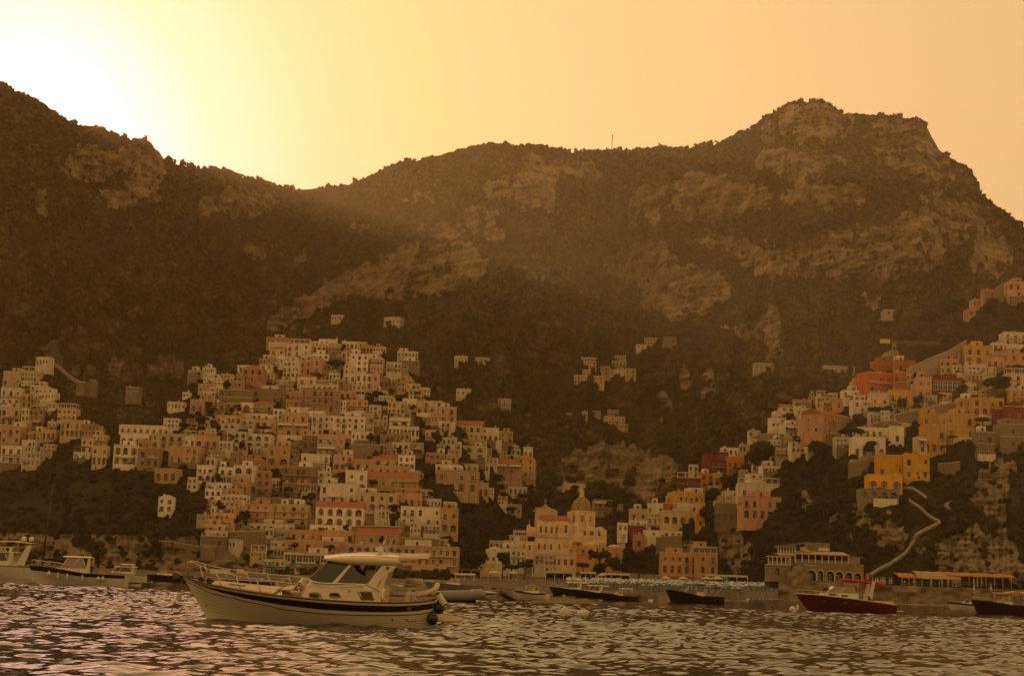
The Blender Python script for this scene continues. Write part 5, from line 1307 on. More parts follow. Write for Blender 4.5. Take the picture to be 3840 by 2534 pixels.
# ------------------------------------------------------------------ hotel sign
def sign(reg, hill, x, y, D, text, size, m, label, rz=0):
    px, py = zx(reg, x, y); cu = bpy.data.curves.new('sign', 'FONT'); cu.body = text; cu.size = size; cu.extrude = .02; cu.align_x = 'CENTER'; cu.space_line = .9
    to = bpy.data.objects.new('sign', cu); COL.objects.link(to); dg = bpy.context.evaluated_depsgraph_get(); me = bpy.data.meshes.new_from_object(to.evaluated_get(dg)); bpy.data.objects.remove(to); me.materials.clear(); me.materials.append(m)
    o = link('hotel_sign', me, None, pt(px, py, D)); o.rotation_euler = (math.pi/2, 0, rz); tag(o, label, 'sign'); return o
Dh = hillD('B', *zx('1', 1245, 1130))-2.3
house('B', *zx('1', 1192, 1046, 1315, 1132), 'o', 1, 2, 'y:0', 'ochre house front carrying the dark hotel lettering')
sign('1', 'B', 1245, 1066, Dh-.1, 'MONTEMARE\nHOTEL', 1.25, IRON, 'dark hotel lettering on the ochre house front left of the cream wing')
# ------------------------------------------------------------------ beach: parasols, loungers, pavilions, people
def parasol_mesh(c1, c2):
    m = MB(); n = 16; r = 1.15; top = (0, 0, 2.45); ring = [(r*math.cos(2*math.pi*k/n), r*math.sin(2*math.pi*k/n), 2.0) for k in range(n)]
    for k in range(n): m.add([top, ring[k], ring[(k+1) % n]], [(0, 1, 2)], 0 if (k//2) % 2 else 1)
    for k in range(n): a, b = ring[k], ring[(k+1) % n]; m.add([a, b, (b[0], b[1], 1.86), (a[0], a[1], 1.86)], [(0, 1, 2, 3)], 0 if (k//2) % 2 else 1)
    m.tube([(0, 0, -.2), (0, 0, 2.45)], .03, 2, 5); m.lathe([(.3, 0), (.3, .12), (.05, .14)], (0, 0, 0), 8, 2); return m.mesh('parasol', [c1, c2, TRIM])
BLUE = mat('cloth_blue', (.13, .22, .34), .9, .2, 1); BLUEP = mat('cloth_pale_blue', (.42, .50, .54), .9, .1, 1); WHT = mat('cloth_white', (.64, .60, .54), .9, .1, 1); ORG = mat('cloth_orange', (.55, .16, .05), .9, .1, 1)
pm = [parasol_mesh(BLUE, BLUEP), parasol_mesh(BLUEP, WHT), parasol_mesh(BLUE, WHT)]
lm = MB(); lm.box(-.32, -.95, .28, .32, .35, .36); lm.add([(-.32, .35, .32), (.32, .35, .32), (.32, .95, .78), (-.32, .95, .78), (-.32, .35, .25), (.32, .35, .25), (.32, .98, .72), (-.32, .98, .72)], [(0, 1, 2, 3), (4, 7, 6, 5), (0, 4, 5, 1), (2, 6, 7, 3), (1, 5, 6, 2), (0, 3, 7, 4)])
for x in (-.28, .28):
    for y in (-.8, .3): lm.box(x-.03, y-.03, 0, x+.03, y+.03, .28, 1)
lme = [lm.mesh('sun_lounger', [BLUE, TRIM]), lm.mesh('sun_lounger', [mat('cloth_deep_blue', (.07, .13, .24), .9), TRIM])]
rb = random.Random(5); cnt = [0, 0]
def onbeach(px, Y): x = float(ray(np.array([px]), np.array([2200.]))[0][0])*Y; return Vector((x, Y, float(groundz(np.array([x]), np.array([Y]))[0])))
for row in range(9):
    for k in range(29):
        Yd = 597+row*5.2+rb.uniform(-.6, .6); px = 2135+k*26.5+rb.uniform(-5, 5)+(row % 2)*12; p = onbeach(px, Yd)
        if p.z < .7 or px > 2905 or (row < 2 and px > 2790): continue
        if rb.random() < .93 and cnt[0] < 260:
            o = link('beach_parasol', pm[rb.choice([0, 0, 1, 1, 2])], None, p); o.rotation_euler = (rb.uniform(-.06, .06), rb.uniform(-.06, .06), rb.uniform(0, 6)); tag(o, 'open blue and white parasol in the dense rows on the main beach', 'parasol', 'parasols in rows on the main beach'); cnt[0] += 1
        for dx in (-.9, .9):
            if rb.random() < .62 and cnt[1] < 290:
                o = link('sun_lounger', rb.choice(lme), None, p+Vector((dx, -.5, 0))); o.rotation_euler = (0, 0, rb.uniform(-.2, .2)); tag(o, 'blue sun lounger under the dense parasol rows on the main beach', 'sun lounger', 'sun loungers in rows on the main beach'); cnt[1] += 1
def closed_mesh():
    m = MB(); n = 10; L = 9
    for k in range(L):
        z0, z1 = .75+1.55*k/L, .75+1.55*(k+1)/L; f = lambda z: .26*(1-((z-.75)/1.62)**1.6)+.02
        m.lathe([(f(z0), z0), (f(z1), z1)], (0, 0, 0), n, k % 2)
    m.tube([(0, 0, -.2), (0, 0, 2.5)], .03, 2, 5); m.lathe([(.3, 0), (.3, .12), (.05, .14)], (0, 0, 0), 8, 2); return m.mesh('closed_parasol', [WHT, mat('cloth_navy', (.05, .05, .06), .9), TRIM])
cm = closed_mesh(); cmw = closed_mesh(); cmw.materials[1] = WHT
def closed(reg, xs, yb, D, label, grp, me):
    for x in xs:
        a = zx(reg, x, yb); o = link('closed_parasol', me, None, pt(a[0], a[1], D)); o.scale = (1.15, 1.15, 1.15); tag(o, label, 'parasol', grp)
closed('h', [38, 130, 152, 185, 238, 264, 524, 730, 856, 928, 990, 1016, 1050, 1230, 1270, 1320], 1085, 521, 'folded parasol with dark stripes standing on the quay terrace', 'folded striped parasols on the quay terrace', cm)
closed('h', [75, 100, 165], 1092, 521.5, 'folded plain white parasol at the left end of the quay terrace', 'folded plain parasols on the quay terrace', cmw)
closed('h', [1232, 1430], 1165, 512, 'large folded cream parasol on the lower step of the quay', 'folded cream parasols on the quay step', cmw)
for px in (2800, 2832, 2855, 2868, 2890, 2905, 2922, 2930, 2940, 2955, 2974, 2990, 3010):
    o = link('closed_parasol', cm, None, onbeach(px, 583+rb.uniform(-3, 5))); o.scale = (1.15, 1.15, 1.1); tag(o, 'folded striped parasol on the sand in front of the stone restaurant', 'parasol', 'folded striped parasols on the sand')
def gazebo(px, Y, w, h, label, roofm, z=None):
    p = onbeach(px, Y); root = empty('beach_pavilion', p, rb.uniform(-.1, .1)); tag(root, label, 'pavilion')
    MB().lathe([(w*.72, h), (w*.72, h+.35), (w*.68, h+.4), (.05, h+1.1)], (0, 0, 0), 4, 0, False, math.pi/4, math.pi/4+2*math.pi).build('canopy', [roofm], root)
    for a in (-1, 1):
        for b in (-1, 1): MB().box(a*w*.46-.08, b*w*.46-.08, -.2, a*w*.46+.08, b*w*.46+.08, h).build('post', [TRIM], root)
GZ = [(1852, 640, 5.0, 2.7, 'cream beach pavilion behind the tilted inflatable boat', CANV), (1922, 642, 3.4, 2.7, 'smaller cream beach pavilion beside the beach pines', CANV), (2255, 650, 3.0, 2.6, 'cream pavilion on the sand in the middle of the beach', CANV), (2470, 636, 2.2, 2.8, 'little blue-roofed beach hut left of the pale beach villa', BLUE), (2495, 640, 4.0, 2.4, 'low tan pavilion in front of the pale beach villa', CANV), (2560, 642, 3.2, 2.4, 'tan pavilion among the small palms on the beach', CANV), (2650, 640, 3.8, 2.7, 'wide tan pavilion at the right of the beach', CANV), (2690, 636, 5.0, 2.9, 'widest tan pavilion at the right of the beach', CANV), (2718, 634, 2.2, 3.2, 'blue-roofed lifeguard hut at the right of the beach', BLUE), (2880, 630, 3.0, 2.5, 'small tan pavilion against the restaurant tower', CANV)]
for g in GZ: gazebo(*g)
def longhut(px0, px1, Y, h, label, m2=CANV):
    a, b = onbeach(px0, Y), onbeach(px1, Y); root = empty('beach_bar', (a+b)/2); tag(root, label, 'beach bar'); hw = (b-a).length/2
    MB().box(-hw, -2.5, h, hw, 3, h+.25).box(-hw, -2.6, h-.5, hw, -2.5, h+.25).build('roof', [m2], root); n = max(3, int(hw*2/3.5))
    for k in range(n+1): x = -hw+2*hw*k/n; MB().box(x-.1, -2.4, -.3, x+.1, -2.2, h).build('post', [TRIM], root)
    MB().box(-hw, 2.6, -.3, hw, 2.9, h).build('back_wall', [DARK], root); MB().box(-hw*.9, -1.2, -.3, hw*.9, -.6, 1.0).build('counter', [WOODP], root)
longhut(2045, 2145, 662, 3.4, 'long cream-roofed beach bar under the glass-door house'); longhut(2175, 2232, 664, 3.6, 'short white-roofed beach bar right of the long one', TRIM); longhut(2255, 2360, 660, 3.4, 'pale-roofed beach bar in front of the dark trees', TRIM); longhut(1660, 1800, 668, 3.2, 'dark-roofed beach bar under the pines', WOODP)
longhut(1340, 1652, 690, 3.6, 'open restaurant terrace along the foot of the salmon-pink hotel', CANV); longhut(2640, 2800, 652, 4.2, 'flat pale roof right of the beach villa', TRIM)
# lamps of the open restaurant, lit
for k in range(9):
    p = onbeach(1360+k*34, 687.6); p.z += 3.0; o = MB().lathe([(.02, .2), (.16, .12), (.2, 0), (.16, -.12), (.02, -.2)], (0, 0, 0), 8).build('globe_lamp', [LAMPM], None, p); tag(o, 'small lit globe lamp in the restaurant below the salmon-pink hotel', 'lamp', 'lit globe lamps under the restaurant roof')
# people: one skinned figure each pose, shared
def person_mesh(name, joints, edges, cols):
    me = bpy.data.meshes.new(name); me.from_pydata([j[:3] for j in joints], edges, []); o = bpy.data.objects.new(name, me); COL.objects.link(o)
    md = o.modifiers.new('skin', 'SKIN'); sv = me.skin_vertices[0].data
    for v, j in zip(sv, joints): v.radius = (j[3], j[4] if len(j) > 4 else j[3])
    sv[0].use_root = True; md.branch_smoothing = .4; s = o.modifiers.new('sub', 'SUBSURF'); s.levels = 1
    dg = bpy.context.evaluated_depsgraph_get(); out = bpy.data.meshes.new_from_object(o.evaluated_get(dg)); bpy.data.objects.remove(o)
    out.materials.clear()
    for c in cols: out.materials.append(c)
    return out
SKIN = mat('skin', (.36, .20, .12), .6, .1, 3); HAIR = mat('hair_dark', (.03, .02, .015), .7)
def stand(bend=0.0, arms=0.0):
    b = bend; J = [(0, 0, .93, .15, .11), (0, -b*.2, 1.15, .14, .10), (0, -b*.5, 1.38, .17, .10), (0, -b*.6, 1.50, .06), (0, -b*.75, 1.66, .095, .11), (0, -b*.8, 1.76, .06)]
    E = [(0, 1), (1, 2), (2, 3), (3, 4), (4, 5)]
    for s in (-1, 1):
        k = len(J); J += [(s*.20, -b*.5, 1.40, .06), (s*.27, -b*.6-arms*.12, 1.14, .045), (s*.27, -b*.7-arms*.35, .95+arms*.2, .035), (s*.26, -b*.7-arms*.42, .86+arms*.24, .04, .02)]; E += [(2, k), (k, k+1), (k+1, k+2), (k+2, k+3)]
        k = len(J); J += [(s*.10, 0, .86, .095), (s*.11, -.02, .50, .065), (s*.11, .02, .08, .045), (s*.12, -.12, .03, .045, .03)]; E += [(0, k), (k, k+1), (k+1, k+2), (k+2, k+3)]
    return J, E
def paint(me, zs):
    """material by height: list of (top z, index)"""
    for p in me.polygons:
        z = p.center.z
        for t, i in zs:
            if z < t: p.material_index = i; break
        p.use_smooth = True
J, E = stand(); CL = [mat('shorts_red', (.45, .03, .03), .8), BLUE, WHT, mat('cloth_dark', (.04, .035, .035), .9), mat('cloth_green', (.06, .14, .08), .9)]
PM = []
for i, (lo, up) in enumerate(((0, None), (1, None), (3, 2), (1, 3), (2, 0), (4, None))):
    me = person_mesh('person', J, E, [SKIN, CL[lo], CL[up] if up is not None else SKIN, HAIR]); paint(me, [(.52, 0), (.99, 1), (1.47, 2), (1.67, 0), (9, 3)]); PM.append(me)
def person(p, k, rz, label, grp=None, sc=1.0): o = link('person', PM[k], None, p); o.rotation_euler = (0, 0, rz); o.scale = (sc,)*3; tag(o, label, 'person', grp); return o
LBL = ['bather in red shorts standing on the crowded sand behind the white motorboats', 'bather in blue shorts standing on the crowded sand behind the white motorboats', 'person in a white shirt on the crowded sand behind the white motorboats', 'person in a dark shirt on the crowded sand behind the white motorboats', 'person in a red top on the crowded sand behind the white motorboats', 'bather in green shorts on the crowded sand behind the white motorboats']
for k in range(54):
    p = onbeach(rb.uniform(1815, 2290), rb.uniform(596, 640)); i = k % 6
    if p.z > .4: person(p, i, rb.uniform(0, 6.28), LBL[i], 'beach-goers '+['in red shorts', 'in blue shorts', 'in white shirts', 'in dark shirts', 'in red tops', 'in green shorts'][i])
a = zx('h', 415, 1083); person(pt(*a, 522), 2, 0, 'person in a pale shirt standing on the quay terrace by the rust canopy')
# beach cabins behind the moored boats at the left
for i, (px, c, lab) in enumerate(((1010, 4, 'green-roofed kiosk behind the foredeck of the big white boat'), (1118, 1, 'blue-roofed kiosk behind the windscreen of the big white boat'))):
    p = onbeach(px, 652); root = empty('beach_kiosk', p); tag(root, lab, 'kiosk'); mm = [TRIM, mat('kiosk_green', (.10, .22, .14), .8) if c == 4 else BLUE]
    MB().box(-1.5, -1.3, -.4, 1.5, 1.3, 2.6).build('booth', [mm[1] if c == 4 else TRIM], root); MB().lathe([(2.6, 2.6), (2.5, 2.8), (.6, 3.6), (.5, 4.0), (.02, 4.5)], (0, 0, 0), 4, 0, False, math.pi/4, math.pi/4+2*math.pi).build('roof', [mm[1]], root); put('recess', 'hatch', root, 0, -1.33, .9, 1.8, 1.4)
for px0, px1, lab in ((788, 862, 'long white lorry box parked on the shore behind the bow rail'), (888, 912, 'square white van body parked on the shore behind the bow rail')):
    a, b = pt(px0, 2147, 640), pt(px1, 2147, 640); L = b.x-a.x; root = empty('delivery_truck', (a+b)/2); tag(root, lab, 'truck'); MB().box(-L/2, -1.1, -1.6, L/2, 1.1, 1.4).build('cargo_box', [TRIM], root)
    MB().box(L/2+.1, -1.0, -1.9, L/2+1.8, 1.0, .3).build('cab', [TRIM], root)
    for x in (-L*.3, L*.3): MB().tube([(x, -1.12, -2.0), (x, 1.12, -2.0)], .45, 0, 12).build('wheel', [mat('rubber_black', (.02, .02, .02), .8)], root)
# ------------------------------------------------------------------ boats
GEL = mat('gelcoat_cream', (.76, .66, .49), .28, .08, .8, coat=.3, spec=.5); GELW = mat('gelcoat_white', (.72, .68, .60), .3, .08, .8, coat=.3)
MAHO = mat('mahogany', (.11, .026, .014), .22, .35, 3.0, coat=.6, spec=.5); MAHOD = mat('mahogany_dark', (.028, .010, .008), .2, .3, 2.0, coat=.6)
BLK = mat('hull_black', (.012, .011, .012), .22, .2, 1, coat=.5); STEEL = mat('stainless_steel', (.62, .58, .52), .16, .05, 4, metal=1.0); TINT = mat('tinted_glass', (.010, .010, .009), .04, .1, 1, spec=.8)
CUSH = mat('cushion_cream', (.60, .50, .34), .7, .1, 2); TEAK = mat('teak', (.30, .17, .08), .7, .35, 6); FEND = mat('fender_white', (.66, .62, .55), .45, .12, 3); FENB = mat('fender_black', (.014, .014, .015), .4, .2, 3); ROPE = mat('rope', (.22, .16, .10), .9, .2, 8)
SEAM = mat('hull_seam', (.34, .27, .17), .5); WATERL = mat('antifoul', (.03, .03, .05), .6); GREYH = mat('hull_grey', (.24, .23, .21), .3, .1, 1, coat=.3); REDH = mat('hull_burgundy', (.115, .008, .010), .14, .08, 1, coat=.8); REDC = mat('canvas_red', (.42, .012, .010), .8, .1, 2); BLUC = mat('canvas_blue', (.035, .06, .16), .85, .2, 2); YELC = mat('canvas_ochre', (.46, .28, .08), .85, .2, 2); CLEAR = mat('windscreen_pale', (.30, .25, .17), .1, .1, 1, spec=.6); RUB = mat('inflatable_grey', (.24, .23, .22), .5, .1, 2); RUBD = mat('inflatable_dark', (.05, .05, .05), .4, .1, 2); GREENH = mat('hull_green', (.04, .075, .045), .5, .2, 1)
FLG, FLW, FLR = mat('flag_green', (.02, .22, .05), .8), mat('flag_white', (.62, .58, .5), .8), mat('flag_red', (.42, .02, .02), .8)
def flag(parent, p, h, w, vert=False, name='flag', rz=0):
    m = MB(); n = 9
    for k in range(n):
        a, b = k/n, (k+1)/n; f = lambda t, z: (t*w*.9+.0, .10*math.sin(t*7+z), p[2]*0+z-h*.28*t)
        m.add([f(a, 0), f(b, 0), f(b, -h), f(a, -h)], [(0, 1, 2, 3)], k*3//n)
    return m.build(name, [FLG, FLW, FLR], parent, p)
def hull_rows(L, W, G, rows, rake, keel=-.5, N=34, round_stern=.0, flare=1.0):
    """sections bow to stern; rows: functions z(t) from keel up; returns list of rings port..keel..starboard"""
    secs = []
    for i in range(N+1):
        t = (i/N)**1.15; w = W(t); g = G(t); ring = []
        for z in rows:
            zz = z(t); u = min(1, max(0, (zz-keel)/(g-keel))); p = .95*(1-t)**1.6*flare+.22; s = u**p
            if round_stern and t > .9: s *= math.sqrt(max(.02, 1-((t-.9)/.1)**2*round_stern))
            x = t*L+rake*(1-max(-.25, zz)/max(g, .2))*(1-t)**2.2
            ring.append((x, w*s, zz))
        secs.append([(x, -y, z) for x, y, z in ring][::-1]+[(x, y, z) for x, y, z in ring])
    return secs
def fender_ball(parent, p, r, m, name='fender'):
    f = MB(); f.lathe([(.02, -r), (r*.5, -r*.9), (r*.86, -r*.5), (r, -.05*r), (r*.9, r*.42), (r*.5, r*.95), (r*.18, r*1.3), (r*.12, r*1.5), (.02, r*1.52)], (0, 0, 0), 14); f.tube([(0, 0, r*1.5), (0, .05, r*2.6)], .012, 1, 4); return f.build(name, [m, ROPE], parent, p)
def fender_cyl(parent, p, h, r, m, rot=(0, 0, 0), m2=None):
    f = MB(); f.lathe([(.02, -h/2), (r*.6, -h/2), (r*.95, -h*.42)], (0, 0, 0), 12, 1 if m2 else 0); f.lathe([(r*.95, -h*.42), (r, -h*.3), (r, h*.3), (r*.95, h*.42)], (0, 0, 0), 12); f.lathe([(r*.95, h*.42), (r*.6, h/2), (r*.2, h*.58), (.02, h*.58)], (0, 0, 0), 12, 1 if m2 else 0)
    o = f.build('fender', [m, m2 or m], parent, p); o.rotation_euler = rot; return o
# ---- the big white boat in the foreground
def hero():
    D = 66.8; u = .46296*D/F; ox = 1080.0
    root = empty('motor_boat', wat(654+ox*.46296, D)+Vector((0, 0, .09)), R(-2.0), R(-5.0)*-1, R(1.15)); tag(root, 'big cream and white cabin motorboat with a dark mahogany band anchored in the foreground', 'motorboat')
    hx = lambda a: (a-ox)*u
    yw = lambda a: 662+(a-290)*25/1780
    hz = lambda a, b: (yw(a)-b)*u
    A = np.array([86, 274, 414, 583, 734, 900, 1200, 1500, 1800, 2000, 2110.])
    G_ = np.array([366, 404, 418, 433, 443.5, 455, 470, 477, 474, 462, 446.]); BT = np.array([16, 19, 21, 22, 23, 22, 22, 22, 22, 22, 22.]); BB = np.array([18, 34, 49, 60, 68, 74, 78, 75, 72, 68, 66.]); LT = np.array([34, 70, 77, 88, 96, 112, 113, 105, 98, 96, 92.])
    L = (2112-66)*u; X0 = hx(66); az = lambda t: 66+t*L/u
    gz = lambda t: float((np.interp(az(t), [66, *A], [yw(66)-361, *(yw(A)-G_)]))*u)
    off = lambda t, T: float(np.interp(az(t), A, T))*u
    Wd = lambda t: float(np.interp(t, [0, .04, .12, .25, .4, .6, .8, .93, 1], [.03, .24, .66, 1.12, 1.42, 1.56, 1.50, 1.34, 1.18]))
    rows = [lambda t: -.6, lambda t: -.2, lambda t: .0]
    mats_of = [4, 4, 4]
    for k in range(6):
        f = (k+1)/7
        rows += [lambda t, f=f: f*(gz(t)-off(t, LT))-.006, lambda t, f=f: f*(gz(t)-off(t, LT))+.006]
    rows += [lambda t: gz(t)-off(t, LT)-.02, lambda t: gz(t)-off(t, LT)+.02, lambda t: gz(t)-off(t, BB), lambda t: gz(t)-off(t, BT), lambda t: gz(t)]
    secs = hull_rows(L, Wd, gz, rows, .98, -.6, 40, .42)
    # shift to the local frame
    secs = [[(x+X0, y, z) for x, y, z in s] for s in secs]; n = len(rows)
    def mf(i, k):
        j = (n-2-k) if k < n-1 else (k-n) if k >= n else -1
        if j < 0: return 0
        if j < 2: return 0
        if j == n-2: return 0
        if j == n-3: return 1
        if j == n-4: return 0
        if j == n-5: return 2
        return 3 if (j-3) % 2 == 0 and 3 <= j < 15 else 0
    h = MB(); h.loft(secs, 0, True, mf=mf); o = len(h.v); h.v += secs[-1]; h.f.append(tuple(range(o, o+len(secs[-1])))); h.m.append(0); h.sm.append(False)
    hull = h.build('hull', [GEL, MAHOD, MAHO, SEAM], root)
    # gunwale rail both sides, deck, cockpit
    tt = np.linspace(0, 1, 44)**1.1; gl = []
    for s in (-1, 1): gl.append([(X0+t*L, s*Wd(t)*(math.sqrt(max(.02, 1-((t-.9)/.1)**2*.42)) if t > .9 else 1), gz(t)+.012) for t in tt])
    g = MB()
    for q in gl: g.tube(q, .033, 0, 6)
    g.tube([gl[0][-1], gl[1][-1]], .033, 0, 6); g.build('gunwale', [MAHO], root)
    d = MB(); t1 = [t for t in tt if t < .79]
    dk = lambda t, z=-.045: [(X0+t*L, s*Wd(t)*.985, gz(t)+z+(.06*(1-s*s))) for s in (-1, -.5, 0, .5, 1)]
    d.loft([dk(t) for t in t1], 0, True); d.build('deck', [GEL], root)
    d = MB(); d.loft([dk(t, -.035) for t in tt if .012 < t < .115], 0, True); d.build('teak_foredeck', [TEAK], root)
    c = MB(); q = [t for t in tt if t > .785]
    c.loft([[(X0+t*L, s*Wd(t)*.93*(math.sqrt(max(.05, 1-((t-.9)/.1)**2*.42)) if t > .9 else 1), gz(t)-.02-dz) for s, dz in ((-1, 0), (-.86, .40), (.86, .40), (1, 0))] for t in q], 0, False); c.build('cockpit', [CUSH], root)
    Z = lambda a, b, y=-1.4: hz(a, b)
    # sun pad and hatch, bow seat
    sp = MB(); dz = lambda a: gz((a-66)*u/L)
    sp.loft([[(hx(a), s*w, dz(a)+z) for s, z in ((-1, -.03), (-.98, .075), (0, .13), (.98, .075), (1, -.03))] for a, w in ((330, .62), (420, .80), (560, 1.0), (720, 1.14), (850, 1.2))], 0, False); sp.build('sun_pad', [CUSH], root)
    MB().cbox((hx(520), -.35, dz(520)+.13), (.62, .30, .04), 0, Matrix.Rotation(.06, 3, 'Y')).build('deck_hatch', [mat('hatch_grey', (.22, .19, .15), .4)], root)
    bs = MB(); z0 = dz(960)
    bs.loft([[(hx(885+k*4), y, z0+.02), (hx(880+k*3), y, z0+.20), (hx(990), y, z0+.26), (hx(1000), y, z0+.34), (hx(1020+k), y, z0+.62-abs(y)*.10), (hx(1060), y, z0+.60-abs(y)*.10), (hx(1085), y, z0+.25)] for k, y in ((6, -1.0), (2, -.7), (0, 0), (2, .7), (6, 1.0))], 0, True); bs.build('bow_seat', [CUSH], root)
    # deckhouse: lower trunk with rounded front
    def side(a, b, y): return (hx(a), y, hz(a, b))
    tk = MB(); prof = [(1010, 462, .55), (1050, 425, .85), (1090, 372, 1.0), (1130, 345, 1.05), (1300, 348, 1.15), (1570, 344, 1.22), (1700, 395, 1.22), (1706, 478, 1.22)]
    tk.loft([[(hx(a), -w-.06, hz(a, 480)), (hx(a), -w, hz(a, b)-.05), (hx(a), -w+.08, hz(a, b)), (hx(a), 0, hz(a, b)+.05), (hx(a), w-.08, hz(a, b)), (hx(a), w, hz(a, b)-.05), (hx(a), w+.06, hz(a, 480))] for a, b, w in prof], 0, True, caps=True); trunk = tk.build('deckhouse', [GEL], root)
    def plate(name, pts, y, m, th=.02, parent=root, far=True, top_in=.16, zb=345, zt=195):
        n = len(pts)
        for s in ((1, -1) if far else (-1,)):
            q = MB()
            f = lambda a, b, e: (hx(a), s*(y-top_in*(zb-b)/(zb-zt)+e), hz(a, b))
            v = [f(a, b, 0) for a, b in pts]+[f(a, b, th) for a, b in pts]; q.add(v, [tuple(range(n)), tuple(range(2*n-1, n-1, -1))]+[(i, (i+1) % n, (i+1) % n+n, i+n) for i in range(n)]); ob = q.build(name, [m], parent)
        return ob
    plate('side_window', [(1335, 341), (1444, 203), (1462, 215), (1488, 245), (1530, 270), (1606, 304), (1570, 338)], 1.16, TINT)
    plate('front_side_window', [(1212, 342), (1140, 330), (1118, 314), (1244, 192), (1420, 198), (1300, 343)], 1.12, TINT, top_in=.2)
    plate('window_pillar', [(1296, 346), (1420, 197), (1444, 197), (1334, 345)], 1.155, GEL, .035)
    plate('window_frame', [(1120, 322), (1140, 336), (1212, 347), (1572, 344), (1572, 338), (1212, 341), (1142, 330), (1122, 316)], 1.165, STEEL, .03)
    wf = MB(); wf.loft([[(hx(1116), -1.10, hz(1116, 316)), (hx(1095), 0, hz(1095, 316)+.04), (hx(1116), 1.10, hz(1116, 316))], [(hx(1246), -.92, hz(1246, 190)), (hx(1228), 0, hz(1228, 190)), (hx(1246), .92, hz(1246, 190))]], 0, False); wf.build('windscreen', [TINT], root)
    wb = MB(); wb.box(hx(1480), -.5, hz(1480, 330), hx(1500), .9, hz(1500, 200)); wb.prism([(hx(1470), hz(1470, 300)), (hx(1590), hz(1590, 196)), (hx(1625), hz(1625, 196)), (hx(1560), hz(1560, 300))], .55, .75); wb.build('helm_bulkhead', [MAHO], root)
    MB().cbox((hx(1570), .1, hz(1570, 300)), (.35, .55, .5)).build('helm_seat', [CUSH], root)
    plate('rear_pillar', [(1572, 344), (1682, 193), (1800, 190), (1768, 232), (1738, 245), (1694, 392), (1648, 372)], 1.2, GEL, .07, zb=392, zt=190)
    # hard top
    ht = MB(); ro = [(1196, 160, 154, .25), (1215, 169, 150, .75), (1260, 179, 143, 1.02), (1340, 188, 131, 1.18), (1500, 194, 121, 1.24), (1650, 194, 119, 1.24), (1780, 190, 124, 1.20), (1832, 180, 138, 1.12)]
    ht.loft([[(hx(a), -w, hz(a, (b+c)/2)), (hx(a), -w*.93, hz(a, c+7)), (hx(a), -w*.5, hz(a, c)), (hx(a), 0, hz(a, c)+.03), (hx(a), w*.5, hz(a, c)), (hx(a), w*.93, hz(a, c+7)), (hx(a), w, hz(a, (b+c)/2)), (hx(a), w*.9, hz(a, b)), (hx(a), 0, hz(a, b)), (hx(a), -w*.9, hz(a, b))] for a, b, c, w in ro], 0, True, close=True, caps=True); ht.build('hard_top', [GEL], root)
    aw = MB(); aw.loft([[(hx(a), -w, hz(a, b)), (hx(a), 0, hz(a, b)+.14), (hx(a), w, hz(a, b)+.02), (hx(a), w, hz(a, b+12)), (hx(a), 0, hz(a, c)), (hx(a), -w, hz(a, b+10))] for a, b, c, w in ((1800, 140, 158, 1.1), (1900, 134, 150, 1.1), (1990, 128, 138, 1.0), (2040, 125, 128, .75))], 0, True, close=True, caps=True); aw.build('stern_awning', [CUSH], root)
    for s in (-1, 1):
        r = MB(); r.tube([side(1410, 162, s*1.08), side(1416, 140, s*1.08), side(1440, 129, s*1.08), side(1590, 126, s*1.08), side(1720, 124, s*1.08), side(2040, 127, s*1.0)], .022, 0, 6); r.tube([side(1590, 126, s*1.08), side(1590, 145, s*1.08)], .015, 0, 5); r.build('roof_rail', [STEEL], root)
    for a, z in ((1700, 205),): MB().tube([side(a+30, z, -1.30), side(a+30, z, -1.20)], .05, 0, 10).build('deck_light', [BLK], root)
    gb = MB(); gb.tube([side(1718, 232, -1.34), side(1690, 290, -1.345), side(1662, 358, -1.34)], .016, 0, 5); gb.build('grab_rail', [STEEL], root)
    gh = MB(); gh.tube([side(1330, 368, -1.23), side(1430, 365, -1.23), side(1552, 358, -1.23)], .014, 0, 5); gh.build('coach_rail', [STEEL], root)
    rd = MB(); rd.lathe([(.02, 0), (.12, .02), (.13, .1), (.05, .16), (.05, .28)], side(1640, 108, 0), 10); rd.cbox(Vector(side(1632, 80, 0)), (.30, .3, .13)); rd.build('radar', [GELW], root)
    an = MB(); an.tube([side(1690, 105, -.2), side(1725, 30, -.2), side(1745, -15, -.2)], [.03, .018, .008], 0, 5); an.tube([side(1700, 105, .2), side(1650, 60, .2)], .012, 0, 4); an.cbox(Vector(side(1708, 75, -.2)), (.06, .06, .18)); an.build('antenna', [STEEL], root)
    fp = MB(); fp.tube([side(1655, 108, .25), side(1672, -28, .25)], .012, 0, 5); fpo = fp.build('flag_pole', [STEEL], root)
    f = MB()
    for k in range(3):
        a, b = side(1672-k*5, -25+k*36, .25), side(1668-k*5, 11+k*36, .25); f.add([a, b, (b[0]-.09, b[1]+.05, b[2]-.02), (a[0]-.05-.02*k, a[1]+.05, a[2]-.03)], [(0, 1, 2, 3)], k)
    f.build('flag', [FLG, FLW, FLR], root)
